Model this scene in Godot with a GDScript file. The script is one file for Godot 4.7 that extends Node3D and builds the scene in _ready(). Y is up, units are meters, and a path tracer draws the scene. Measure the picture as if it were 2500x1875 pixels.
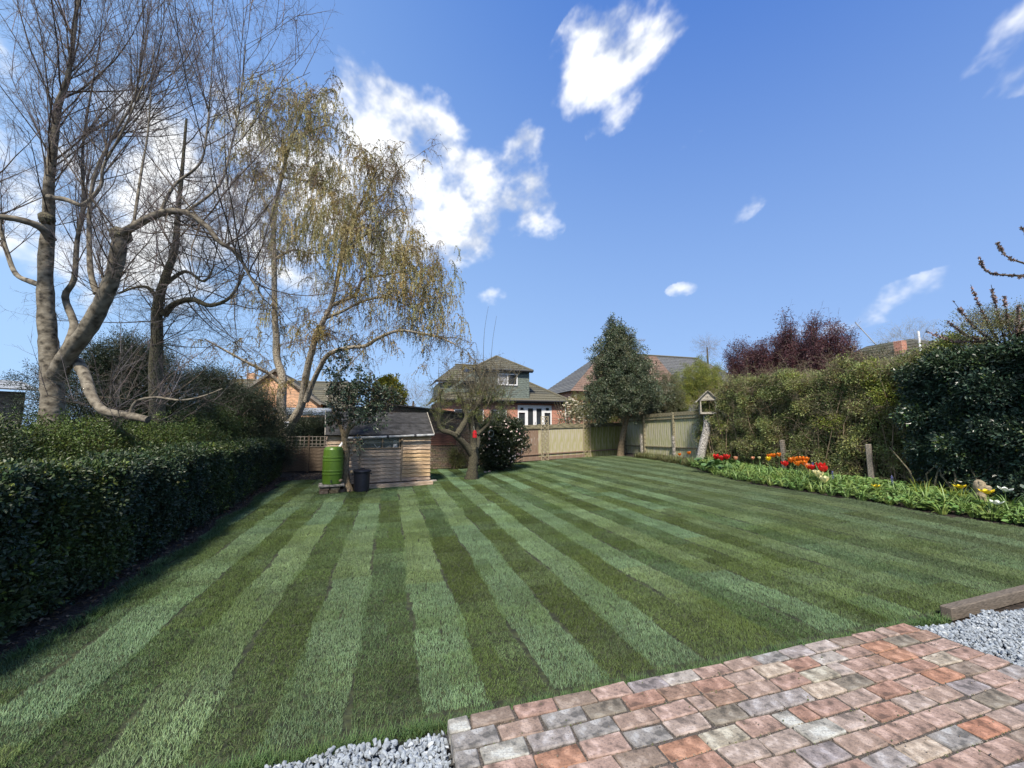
extends Node3D
# A back garden in early spring: striped new turf, brick patio, shed, hedges, bare and weeping birches, neighbouring houses.
# World axes: turf rolls run along z; the camera stands at x 0, z 0 on the patio.

var rng := RandomNumberGenerator.new()
var M := {}
var taken := {}
var CL := {}

class MB:
	var v := PackedVector3Array()
	var n := PackedVector3Array()
	var c := PackedColorArray()
	var ix := PackedInt32Array()
	var col := Color(1, 1, 1)
	func tri(a: Vector3, b: Vector3, d: Vector3) -> void:
		var nn := (b - a).cross(d - a).normalized()
		var k := v.size()
		v.append(a); v.append(b); v.append(d)
		n.append(nn); n.append(nn); n.append(nn)
		c.append(col); c.append(col); c.append(col)
		ix.append(k); ix.append(k + 2); ix.append(k + 1)
	func quad(a: Vector3, b: Vector3, d: Vector3, e: Vector3) -> void:
		var nn := (d - a).cross(e - b).normalized()
		var k := v.size()
		for p in [a, b, d, e]:
			v.append(p); n.append(nn); c.append(col)
		for q in [0, 2, 1, 0, 3, 2]:
			ix.append(k + q)
	# chamfered box: centre, size, basis, chamfer, jitter of the corners
	func box(o: Vector3, s: Vector3, b := Basis(), ch := 0.0, jit := 0.0, r: RandomNumberGenerator = null) -> void:
		var h := s * 0.5
		if ch <= 0.0:
			var p := []
			for i in 8:
				p.append(o + b * Vector3(h.x * (1 if i & 1 else -1), h.y * (1 if i & 2 else -1), h.z * (1 if i & 4 else -1)))
			quad(p[4], p[5], p[7], p[6]); quad(p[1], p[0], p[2], p[3]); quad(p[5], p[1], p[3], p[7])
			quad(p[0], p[4], p[6], p[2]); quad(p[6], p[7], p[3], p[2]); quad(p[0], p[1], p[5], p[4])
			return
		var q := {}
		for i in 8:
			var sg := Vector3(1 if i & 1 else -1, 1 if i & 2 else -1, 1 if i & 4 else -1)
			var j := Vector3.ZERO
			if jit > 0.0:
				j = Vector3(r.randf_range(-1, 1), r.randf_range(-1, 1), r.randf_range(-1, 1)) * jit
			for a in 3:
				var m := Vector3(h.x - ch, h.y - ch, h.z - ch)
				m[a] = h[a]
				q[i * 3 + a] = o + b * (m * sg + j)
		var F := [[0, [1, 3, 7, 5]], [0, [0, 4, 6, 2]], [1, [2, 6, 7, 3]], [1, [0, 1, 5, 4]], [2, [4, 5, 7, 6]], [2, [0, 2, 3, 1]]]
		for f in F:
			var w: Array = f[1]
			quad(q[w[0] * 3 + f[0]], q[w[1] * 3 + f[0]], q[w[2] * 3 + f[0]], q[w[3] * 3 + f[0]])
		for i in 8:
			for a in 3:
				var o2 := i ^ (1 << a)
				if o2 > i:
					var e1 := (a + 1) % 3
					var e2 := (a + 2) % 3
					var A: Vector3 = q[i * 3 + e1]; var B: Vector3 = q[o2 * 3 + e1]; var C: Vector3 = q[o2 * 3 + e2]; var D: Vector3 = q[i * 3 + e2]
					if (C - A).cross(D - B).dot((A + C) * 0.5 - o) > 0.0:
						quad(A, B, C, D)
					else:
						quad(D, C, B, A)
			var t0: Vector3 = q[i * 3]; var t1: Vector3 = q[i * 3 + 1]; var t2: Vector3 = q[i * 3 + 2]
			if (t1 - t0).cross(t2 - t0).dot(t0 - o) > 0.0:
				tri(t0, t1, t2)
			else:
				tri(t0, t2, t1)
	func bar(a: Vector3, b: Vector3, w: float, t: float, up := Vector3.UP, ch := 0.0) -> void:
		var x := (b - a).normalized()
		var z := x.cross(up).normalized()
		var y := z.cross(x).normalized()
		box((a + b) * 0.5, Vector3(a.distance_to(b), w, t), Basis(x, y, z), ch)
	func tube(p: Array, r: Array, sides: int, cap := true) -> void:
		var m := p.size()
		var k := v.size()
		var t: Vector3 = (p[1] - p[0]).normalized()
		var u := t.cross(Vector3.RIGHT if absf(t.x) < 0.8 else Vector3.UP).normalized()
		for i in m:
			var a: Vector3 = p[maxi(i - 1, 0)]
			var b: Vector3 = p[mini(i + 1, m - 1)]
			t = (b - a).normalized()
			u = (u - t * u.dot(t)).normalized()
			var w := t.cross(u)
			for s in sides:
				var an := TAU * s / sides
				var d := u * cos(an) + w * sin(an)
				v.append(p[i] + d * r[i]); n.append(d); c.append(col)
		for i in m - 1:
			for s in sides:
				var a := k + i * sides + s
				var b := k + i * sides + (s + 1) % sides
				ix.append(a); ix.append(a + sides); ix.append(b)
				ix.append(b); ix.append(a + sides); ix.append(b + sides)
		if cap:
			for e in [0, m - 1]:
				var cc := v.size()
				var nn: Vector3 = ((p[1] - p[0]) * -1.0 if e == 0 else p[m - 1] - p[m - 2]).normalized()
				v.append(p[e]); n.append(nn); c.append(col)
				for s in sides:
					v.append(v[k + e * sides + s]); n.append(nn); c.append(col)
				for s in sides:
					if e == 0:
						ix.append(cc); ix.append(cc + 1 + s); ix.append(cc + 1 + (s + 1) % sides)
					else:
						ix.append(cc); ix.append(cc + 1 + (s + 1) % sides); ix.append(cc + 1 + s)
	# lathe round y: profile of [radius, height]
	func lathe(prof: Array, sides: int, o := Vector3.ZERO, sx := 1.0, sz := 1.0) -> void:
		for i in prof.size() - 1:
			var d := Vector2(prof[i + 1][0] - prof[i][0], prof[i + 1][1] - prof[i][1]).normalized()
			var k := v.size()
			for s in sides + 1:
				var a := TAU * s / sides
				var e := Vector3(cos(a) * sx, 0, sin(a) * sz)
				for w in 2:
					v.append(o + e * prof[i + w][0] + Vector3.UP * prof[i + w][1])
					n.append((Vector3(cos(a), 0, sin(a)) * d.y - Vector3.UP * d.x).normalized()); c.append(col)
			for s in sides:
				var b := k + s * 2
				ix.append(b); ix.append(b + 2); ix.append(b + 1)
				ix.append(b + 1); ix.append(b + 2); ix.append(b + 3)
	# a pointed oval leaf folded along its rib
	func leaf(b: Vector3, dir: Vector3, up: Vector3, l: float, w: float, fold := 0.25, droop := 0.15) -> void:
		var side := dir.cross(up).normalized() * w * 0.5
		var nn := side.cross(dir).normalized()
		var t := b + dir * l - nn * l * droop
		var m1 := b + dir * l * 0.33
		var m2 := b + dir * l * 0.68 - nn * l * droop * 0.45
		var lift := nn * w * fold
		tri(b, m1 + side + lift, m2 + side * 0.82 + lift); tri(b, m2 + side * 0.82 + lift, t)
		tri(b, m2 - side * 0.82 + lift, m1 - side + lift); tri(b, t, m2 - side * 0.82 + lift)
	# a strap leaf: bends over along its length
	func strap(b: Vector3, d0: Vector3, l: float, w: float, bend: float, seg := 4) -> void:
		var d := d0.normalized()
		var out := Vector3(d.x, 0, d.z)
		out = out.normalized() if out.length() > 0.01 else Vector3.RIGHT
		var sd := out.cross(Vector3.UP)
		var p := b
		for i in seg:
			var w0 := w * (1.0 - pow(float(i) / seg, 2.2)) * 0.5
			var w1 := w * (1.0 - pow(float(i + 1) / seg, 2.2)) * 0.5
			var q := p + d * l / seg
			if i == seg - 1:
				tri(p - sd * w0, p + sd * w0, q)
			else:
				quad(p - sd * w0, p + sd * w0, q + sd * w1, q - sd * w1)
			p = q
			d = (d + out * bend * 0.6 + Vector3.DOWN * bend).normalized()
	func mesh() -> ArrayMesh:
		var a := []
		a.resize(Mesh.ARRAY_MAX)
		a[Mesh.ARRAY_VERTEX] = v; a[Mesh.ARRAY_NORMAL] = n; a[Mesh.ARRAY_COLOR] = c; a[Mesh.ARRAY_INDEX] = ix
		var m := ArrayMesh.new()
		m.add_surface_from_arrays(Mesh.PRIMITIVE_TRIANGLES, a)
		return m

# ------------------------------------------------------------------ naming and building
func uniq(parent: Node, called: String) -> String:
	var key := str(parent.get_instance_id()) + called
	var k: int = taken.get(key, 0)
	taken[key] = k + 1
	return called if k == 0 else "%s_%03d" % [called, k]

func put(mesh: Mesh, called: String, m: Material, parent: Node = self, at := Vector3.ZERO, b := Basis()) -> MeshInstance3D:
	var o := MeshInstance3D.new()
	o.mesh = mesh
	o.material_override = m
	o.name = uniq(parent, called)
	o.transform = Transform3D(b, at)
	parent.add_child(o)
	return o

func thing(called: String, label: String, category: String, at := Vector3.ZERO, turn := 0.0, group := "") -> Node3D:
	var o := Node3D.new()
	o.name = uniq(self, called)
	add_child(o)
	o.position = at
	o.rotation.y = turn
	return tag(o, label, category, group)

func tag(o: Node3D, label: String, category: String, group := "") -> Node3D:
	o.set_meta("label", label)
	o.set_meta("category", category)
	if group != "":
		o.set_meta("group", group)
	return o

func structure(o: Node3D) -> Node3D:
	o.set_meta("kind", "structure")
	return o

# many copies of one small mesh as one part: t = [Transform3D, Color]
func swarm(called: String, mesh: Mesh, m: Material, list: Array, parent: Node) -> MultiMeshInstance3D:
	var mm := MultiMesh.new()
	mm.transform_format = MultiMesh.TRANSFORM_3D
	mm.use_colors = true
	mm.mesh = mesh
	mm.instance_count = list.size()
	var buf := PackedFloat32Array()
	buf.resize(list.size() * 16)
	var k := 0
	for e in list:
		var t: Transform3D = e[0]
		var co: Color = e[1]
		buf[k] = t.basis.x.x; buf[k + 1] = t.basis.y.x; buf[k + 2] = t.basis.z.x; buf[k + 3] = t.origin.x
		buf[k + 4] = t.basis.x.y; buf[k + 5] = t.basis.y.y; buf[k + 6] = t.basis.z.y; buf[k + 7] = t.origin.y
		buf[k + 8] = t.basis.x.z; buf[k + 9] = t.basis.y.z; buf[k + 10] = t.basis.z.z; buf[k + 11] = t.origin.z
		buf[k + 12] = co.r; buf[k + 13] = co.g; buf[k + 14] = co.b; buf[k + 15] = 1.0
		k += 16
	mm.buffer = buf
	var o := MultiMeshInstance3D.new()
	o.multimesh = mm
	o.material_override = m
	o.name = uniq(parent, called)
	o.set_meta("kind", "stuff")
	parent.add_child(o)
	return o

func rr(a: float, b: float) -> float:
	return rng.randf_range(a, b)
func rv() -> Vector3:
	return Vector3(rng.randfn(), rng.randfn(), rng.randfn()).normalized()
func lin(r: float, g: float, b: float) -> Color:
	return Color(r, g, b).linear_to_srgb()
func vary(c: Color, s: float, h := 0.0) -> Color:
	var f := 1.0 + rr(-s, s)
	return Color(c.r * f * (1.0 + rr(-h, h)), c.g * f, c.b * f * (1.0 + rr(-h, h)))
func ss(a: float, b: float, x: float) -> float:
	return smoothstep(a, b, x)
func ter(x: float, z: float) -> float:
	return 0.27 * ss(3.0, 12.0, x) * ss(1.5, 7.0, -z)
func terv(x: float, z: float, up := 0.0) -> Vector3:
	return Vector3(x, ter(x, z) + up, z)
# a basis whose y axis is d, turned at random
func aim(d: Vector3, s := 1.0, spin := -1.0) -> Basis:
	var y := d.normalized()
	var x := y.cross(Vector3.RIGHT if absf(y.x) < 0.9 else Vector3.FORWARD).normalized()
	x = x.rotated(y, rr(0, TAU) if spin < 0.0 else spin)
	return Basis(x * s, y * s, x.cross(y) * s)

# ------------------------------------------------------------------ textures and materials
func nimg(sd: int, freq: float, size: int, oct: int, kind: int) -> Image:
	var f := FastNoiseLite.new()
	f.seed = sd
	f.frequency = freq
	f.noise_type = kind as FastNoiseLite.NoiseType
	f.fractal_octaves = oct
	return f.get_seamless_image(size, size)

func ntex(sd: int, freq: float, stops: Array, size := 256, oct := 4, kind := 1) -> ImageTexture:
	var im := nimg(sd, freq, size, oct, kind)
	var g := Gradient.new()
	g.offsets = PackedFloat32Array(stops.map(func(s): return s[0]))
	g.colors = PackedColorArray(stops.map(func(s): return s[1]))
	var lut := []
	for i in 256:
		lut.append(g.sample(i / 255.0))
	var src := im.get_data()
	var dst := PackedByteArray()
	dst.resize(size * size * 3)
	for i in size * size:
		var q: Color = lut[src[i]]
		dst[i * 3] = int(q.r * 255); dst[i * 3 + 1] = int(q.g * 255); dst[i * 3 + 2] = int(q.b * 255)
	return ImageTexture.create_from_image(Image.create_from_data(size, size, false, Image.FORMAT_RGB8, dst))

func gtex(sd: int, freq: float, lo: float, hi: float, size := 256, oct := 4, kind := 1, a := 0.15, b := 0.85) -> ImageTexture:
	return ntex(sd, freq, [[a, Color(lo, lo, lo)], [b, Color(hi, hi, hi)]], size, oct, kind)

func btex(sd: int, freq: float, strength: float, size := 256, oct := 4, kind := 1) -> ImageTexture:
	var im := nimg(sd, freq, size, oct, kind)
	im.convert(Image.FORMAT_RGBA8)
	im.bump_map_to_normal_map(strength)
	return ImageTexture.create_from_image(im)

func mat(c: Color, tex: Texture2D = null, sc := Vector3.ONE, rough := 0.85, nor: Texture2D = null, ns := 1.0, world := true) -> StandardMaterial3D:
	var m := StandardMaterial3D.new()
	m.albedo_color = c
	m.roughness = rough
	if tex:
		m.albedo_texture = tex
	if nor:
		m.normal_enabled = true
		m.normal_texture = nor
		m.normal_scale = ns
	if tex or nor:
		m.uv1_triplanar = true
		m.uv1_world_triplanar = world
		m.uv1_scale = sc
	return m

func leafmat(rough := 0.5, back := 0.25, spec := 0.5) -> StandardMaterial3D:
	var m := StandardMaterial3D.new()
	m.vertex_color_use_as_albedo = true
	m.roughness = rough
	m.metallic_specular = spec
	m.cull_mode = BaseMaterial3D.CULL_DISABLED
	if back > 0.0:
		m.backlight_enabled = true
		m.backlight = lin(0.12 * back * 4, 0.16 * back * 4, 0.03 * back * 4)
	return m

func materials() -> void:
	var fine := gtex(11, 0.03, 0.62, 1.0)
	var grain := ntex(12, 0.02, [[0.2, Color(0.62, 0.58, 0.54)], [0.5, Color(0.86, 0.84, 0.82)], [0.8, Color(1, 1, 1)]], 256, 5)
	var weather := ntex(13, 0.012, [[0.25, Color(0.62, 0.62, 0.6)], [0.5, Color(0.9, 0.88, 0.86)], [0.75, Color(1, 1, 1)]], 256, 5)
	var bump := btex(14, 0.04, 5.0)
	var gbump := btex(15, 0.03, 4.0)
	M.fine = fine
	M.bump = bump
	# brick surface: lime bloom, soot and pits
	var lime := blotch_tex()
	var pits := btex(22, 0.035, 7.0, 512, 5)
	var tints := [[0.46, 0.33, 0.275], [0.50, 0.39, 0.335], [0.43, 0.28, 0.215], [0.50, 0.275, 0.185], [0.42, 0.405, 0.395], [0.53, 0.47, 0.38], [0.56, 0.53, 0.49], [0.33, 0.275, 0.225], [0.49, 0.42, 0.37], [0.39, 0.36, 0.365]]
	M.bricks = []
	for t in tints:
		for k in 3:
			var bm := mat(lin(t[0] * rr(0.92, 1.06), t[1], t[2]), lime, Vector3(1.5, 1.5, 1.5), 0.95, pits, 0.6, false)
			bm.uv1_offset = Vector3(rr(0, 9), rr(0, 9), rr(0, 9))
			bm.albedo_color = bm.albedo_color.darkened(0.05)
			M.bricks.append(bm)
	M.joint = mat(lin(0.135, 0.115, 0.098), gtex(23, 0.08, 0.5, 1.0), Vector3(4, 4, 4), 1.0, bump, 1.0)
	M.gravel = StandardMaterial3D.new()
	M.gravel.vertex_color_use_as_albedo = true
	M.gravel.roughness = 0.85
	M.soil = mat(lin(0.062, 0.045, 0.034), gtex(24, 0.05, 0.45, 1.0, 256, 5), Vector3(1.3, 1.3, 1.3), 1.0, bump, 1.6)
	M.turf = mat(lin(0.05, 0.062, 0.026), gtex(25, 0.03, 0.55, 1.0, 256, 5), Vector3(0.9, 0.9, 0.9), 1.0, bump, 1.2)
	M.field = mat(lin(0.055, 0.075, 0.03), gtex(26, 0.02, 0.6, 1.0), Vector3(0.1, 0.1, 0.1), 1.0)
	# timber
	M.shed = []
	for t in [[0.60, 0.475, 0.355], [0.56, 0.44, 0.335], [0.64, 0.51, 0.375], [0.52, 0.42, 0.33]]:
		M.shed.append(mat(lin(t[0], t[1], t[2]), grain, Vector3(0.55, 9, 9), 0.85, gbump, 0.35))
	M.shed_new = []
	for t in [[0.66, 0.475, 0.27], [0.63, 0.465, 0.29], [0.68, 0.50, 0.29]]:
		M.shed_new.append(mat(lin(t[0], t[1], t[2]), grain, Vector3(0.55, 9, 9), 0.8, gbump, 0.35))
	M.batten = mat(lin(0.36, 0.285, 0.20), grain, Vector3(9, 0.6, 9), 0.85)
	M.grey_wood = mat(lin(0.30, 0.27, 0.235), weather, Vector3(0.7, 8, 8), 0.9, gbump, 0.5)
	M.pale_wood = mat(lin(0.55, 0.52, 0.46), weather, Vector3(1.5, 8, 8), 0.9, gbump, 0.4)
	M.dark_fence = mat(lin(0.15, 0.115, 0.08), grain, Vector3(0.6, 8, 8), 0.9)
	var algae := func(base: Color, green: Color, sd: int) -> ImageTexture:
		return ntex(sd, 0.011, [[0.28, green.linear_to_srgb()], [0.45, base.lerp(green, 0.55).linear_to_srgb()], [0.62, base.linear_to_srgb()], [0.85, base.lerp(Color(0.45, 0.43, 0.38), 0.5).linear_to_srgb()]], 256, 5)
	var red := Color(0.20, 0.125, 0.085)
	var palew := Color(0.31, 0.29, 0.21)
	var gr := Color(0.17, 0.19, 0.055)
	M.fence_red = mat(Color(1, 1, 1), algae.call(red, Color(0.235, 0.17, 0.12), 31), Vector3(2.6, 0.55, 2.6), 0.9)
	M.fence_pale = mat(Color(1, 1, 1), algae.call(Color(0.40, 0.36, 0.25), Color(0.34, 0.325, 0.16), 32), Vector3(2.6, 0.45, 2.6), 0.9)
	M.fence_green = mat(Color(1, 1, 1), algae.call(Color(0.32, 0.30, 0.12), Color(0.23, 0.235, 0.07), 33), Vector3(2.6, 0.45, 2.6), 0.9)
	M.fence_side = mat(Color(1, 1, 1), algae.call(Color(0.45, 0.43, 0.31), Color(0.35, 0.355, 0.19), 34), Vector3(2.2, 0.5, 2.2), 0.9)
	M.fence_cap = mat(lin(0.30, 0.275, 0.18), weather, Vector3(0.8, 5, 5), 0.9)
	M.trellis = mat(lin(0.50, 0.45, 0.31), grain, Vector3(4, 4, 4), 0.85)
	M.neighbour_fence = mat(lin(0.25, 0.27, 0.29), weather, Vector3(5, 0.6, 5), 0.9)
	M.red_clad = []
	for t in [[0.155, 0.062, 0.036], [0.125, 0.052, 0.033], [0.175, 0.075, 0.042]]:
		M.red_clad.append(mat(lin(t[0], t[1], t[2]), grain, Vector3(0.6, 8, 8), 0.7))
	M.felt = mat(lin(0.062, 0.063, 0.066), weather, Vector3(0.9, 2.2, 2.2), 0.95, bump, 0.6)
	M.concrete = mat(lin(0.42, 0.40, 0.36), weather, Vector3(2, 2, 2), 0.95, bump, 0.6)
	M.white = mat(lin(0.78, 0.79, 0.80), null, Vector3.ONE, 0.35)
	M.pipe = mat(lin(0.55, 0.58, 0.60), weather, Vector3(1, 3, 3), 0.4)
	M.butt = mat(lin(0.10, 0.19, 0.022), null, Vector3.ONE, 0.38)
	M.bin = mat(lin(0.016, 0.019, 0.032), fine, Vector3(2, 2, 2), 0.45)
	M.red_plastic = mat(lin(0.55, 0.02, 0.025), null, Vector3.ONE, 0.4)
	M.seed = mat(lin(0.52, 0.46, 0.30), gtex(41, 0.15, 0.6, 1.0), Vector3(20, 20, 20), 0.8)
	M.wire = mat(lin(0.25, 0.28, 0.26), null, Vector3.ONE, 0.4)
	M.inside = mat(lin(0.09, 0.075, 0.06), grain, Vector3(1, 4, 4), 0.9)
	var gl := StandardMaterial3D.new()
	gl.transparency = BaseMaterial3D.TRANSPARENCY_ALPHA
	gl.albedo_color = Color(0.6, 0.66, 0.68, 0.12)
	gl.roughness = 0.03
	M.glass = gl
	# houses
	M.house_brick = mat(Color(1, 1, 1), brick_tex(Color(0.68, 0.44, 0.36)), Vector3(1.0, 1.0, 1.0), 0.9)
	M.orange_brick = mat(Color(1, 1, 1), brick_tex(Color(0.82, 0.62, 0.47)), Vector3(1.0, 1.0, 1.0), 0.9)
	M.garage_bricks = []
	for t in [[0.20, 0.155, 0.115], [0.24, 0.18, 0.13], [0.17, 0.14, 0.11], [0.225, 0.20, 0.14], [0.19, 0.165, 0.10]]:
		M.garage_bricks.append(mat(lin(t[0], t[1], t[2]), lime, Vector3(1.7, 1.7, 1.7), 0.95))
	M.mortar = mat(lin(0.27, 0.245, 0.19), fine, Vector3(3, 3, 3), 1.0)
	M.clad = mat(lin(0.20, 0.245, 0.215), fine, Vector3(0.5, 2, 2), 0.7)
	M.tile = []
	for t in [[0.155, 0.158, 0.135], [0.125, 0.13, 0.115], [0.185, 0.182, 0.145]]:
		M.tile.append(mat(lin(t[0], t[1], t[2]), ntex(51, 0.05, [[0.3, Color(0.6, 0.6, 0.58)], [0.6, Color(0.95, 0.93, 0.9)], [0.8, Color(1, 0.95, 0.8)]]), Vector3(1.1, 1.1, 1.1), 0.95, bump, 0.8))
	M.tile_brown = []
	for t in [[0.27, 0.175, 0.13], [0.25, 0.165, 0.125], [0.285, 0.19, 0.145]]:
		M.tile_brown.append(mat(lin(t[0], t[1], t[2]), fine, Vector3(0.8, 0.8, 0.8), 0.95))
	M.tile_grey = []
	for t in [[0.17, 0.175, 0.18], [0.155, 0.16, 0.165], [0.185, 0.19, 0.19]]:
		M.tile_grey.append(mat(lin(t[0], t[1], t[2]), fine, Vector3(0.8, 0.8, 0.8), 0.95))
	M.fascia = mat(lin(0.03, 0.03, 0.033), null, Vector3.ONE, 0.5)
	M.ridge = mat(lin(0.22, 0.205, 0.15), fine, Vector3(2, 2, 2), 0.95)
	M.pale_roof = mat(lin(0.42, 0.46, 0.50), weather, Vector3(0.6, 3, 3), 0.6)
	M.dark_pane = mat(lin(0.035, 0.04, 0.045), null, Vector3.ONE, 0.06)
	M.pale_pane = mat(lin(0.50, 0.52, 0.55), fine, Vector3(6, 0.6, 6), 0.2)  # pale tone that paints a white reflection into window glass
	M.metal = mat(lin(0.30, 0.31, 0.32), null, Vector3.ONE, 0.5)
	M.stone = mat(lin(0.45, 0.37, 0.25), fine, Vector3(5, 5, 5), 0.95, bump, 0.8)
	# bark
	var birch := ntex(61, 0.02, [[0.14, Color(0.22, 0.20, 0.18)], [0.32, Color(0.62, 0.59, 0.54)], [0.5, Color(0.85, 0.82, 0.77)], [0.8, Color(1, 0.98, 0.94)]], 512, 5)
	var barkb := btex(62, 0.03, 6.0, 256, 5)
	M.pale_bark = mat(lin(0.27, 0.255, 0.22), birch, Vector3(0.6, 0.62, 0.6), 0.9, barkb, 0.5)
	M.birch_bark = mat(lin(0.52, 0.49, 0.43), birch, Vector3(1.6, 1.2, 1.6), 0.95, barkb, 1.0)
	M.brown_bark = mat(lin(0.145, 0.115, 0.085), ntex(63, 0.03, [[0.2, Color(0.4, 0.38, 0.36)], [0.7, Color(1, 1, 1)]], 256, 5), Vector3(4, 1.2, 4), 0.95, barkb, 1.0)
	M.grey_bark = mat(lin(0.21, 0.19, 0.155), ntex(64, 0.035, [[0.2, Color(0.38, 0.36, 0.33)], [0.55, Color(0.85, 0.83, 0.78)], [0.75, Color(0.9, 0.95, 0.75)]], 256, 5), Vector3(5, 1.6, 5), 0.95, barkb, 1.2)
	M.apple_bark = M.grey_bark.duplicate()
	M.apple_bark.albedo_color = lin(0.155, 0.14, 0.115)
	M.tan_bark = mat(lin(0.29, 0.23, 0.15), ntex(65, 0.03, [[0.2, Color(0.6, 0.57, 0.52)], [0.7, Color(1, 1, 1)]], 256, 4), Vector3(3, 1.0, 3), 0.9, barkb, 0.5)
	M.log_bark = mat(lin(0.62, 0.59, 0.55), ntex(66, 0.028, [[0.34, Color(0.12, 0.11, 0.1)], [0.44, Color(0.7, 0.68, 0.66)], [0.6, Color(1, 1, 1)]], 256, 4), Vector3(3.4, 2.0, 3.4), 0.95, barkb, 1.0)
	M.twig = leafmat(0.9, 0.0)
	M.leaf = leafmat(0.5, 0.25)
	M.gloss = leafmat(0.36, 0.12, 0.5)
	M.waxy = leafmat(0.36, 0.15, 0.5)
	M.petal = leafmat(0.6, 0.5)
	M.grass = leafmat(0.55, 0.2, 0.35)
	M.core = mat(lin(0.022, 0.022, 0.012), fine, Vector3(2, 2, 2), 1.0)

# worn brick: soot, body colour and lime bloom in blotches, with fine pits
func blotch_tex() -> ImageTexture:
	var S := 512
	var a := nimg(21, 0.011, S, 4, 1).get_data()
	var b := nimg(27, 0.09, S, 3, 1).get_data()
	var dst := PackedByteArray()
	dst.resize(S * S * 3)
	for i in S * S:
		var t := a[i] / 255.0
		var s := b[i] / 255.0
		var c := Color(0.58, 0.57, 0.56).lerp(Color(0.82, 0.80, 0.785), ss(0.15, 0.42, t)).lerp(Color(1, 1, 1), ss(0.50, 0.80, t))
		var k := 1.0 - 0.22 * ss(0.55, 0.95, s)
		if s < 0.17:
			k = 0.55
		dst[i * 3] = int(c.r * k * 255); dst[i * 3 + 1] = int(c.g * k * 255); dst[i * 3 + 2] = int(c.b * k * 255)
	return ImageTexture.create_from_image(Image.create_from_data(S, S, false, Image.FORMAT_RGB8, dst))

# far brickwork, where single bricks cannot be told apart
func brick_tex(base: Color) -> ImageTexture:
	var im := Image.create(256, 256, false, Image.FORMAT_RGB8)
	im.fill(Color(0.70, 0.64, 0.58))
	var r := RandomNumberGenerator.new()
	r.seed = 77
	for j in 12:
		for i in 5:
			var x := int((i + (0.5 if j & 1 else 0.0)) * 51.2)
			var f := r.randf_range(0.8, 1.1)
			var c := Color(base.r * f, base.g * f, base.b * f)
			im.fill_rect(Rect2i(x, int(j * 21.33), 47, 18), c)
			if x + 47 > 256:
				im.fill_rect(Rect2i(0, int(j * 21.33), x + 47 - 256, 18), c)
	return ImageTexture.create_from_image(im)

# ------------------------------------------------------------------ camera, sky and sun
func cam_and_light() -> void:
	var cam := Camera3D.new()
	cam.position = Vector3(0, 1.7, 0)
	cam.rotation = Vector3(deg_to_rad(6.32), deg_to_rad(-16.82), 0)
	cam.fov = 88.05
	cam.far = 600.0
	cam.current = true
	add_child(cam)
	var env := Environment.new()
	env.background_mode = Environment.BG_SKY
	var sky := Sky.new()
	var pm := PanoramaSkyMaterial.new()
	pm.panorama = sky_image()
	sky.sky_material = pm
	env.sky = sky
	env.tonemap_mode = Environment.TONE_MAPPER_LINEAR
	env.tonemap_exposure = 1.34
	env.background_energy_multiplier = 1.0
	env.sdfgi_enabled = true
	env.ssao_enabled = true
	env.ssil_enabled = true
	var we := WorldEnvironment.new()
	we.environment = env
	add_child(we)
	var sun := DirectionalLight3D.new()
	sun.light_energy = 1.55
	sun.light_angular_distance = 6.0
	sun.light_color = Color(1.0, 0.96, 0.9)
	sun.shadow_enabled = true
	var to := Vector3(-0.27, 0.77, 0.58).normalized()
	sun.look_at_from_position(Vector3.ZERO, -to, Vector3.UP)
	add_child(sun)

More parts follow.
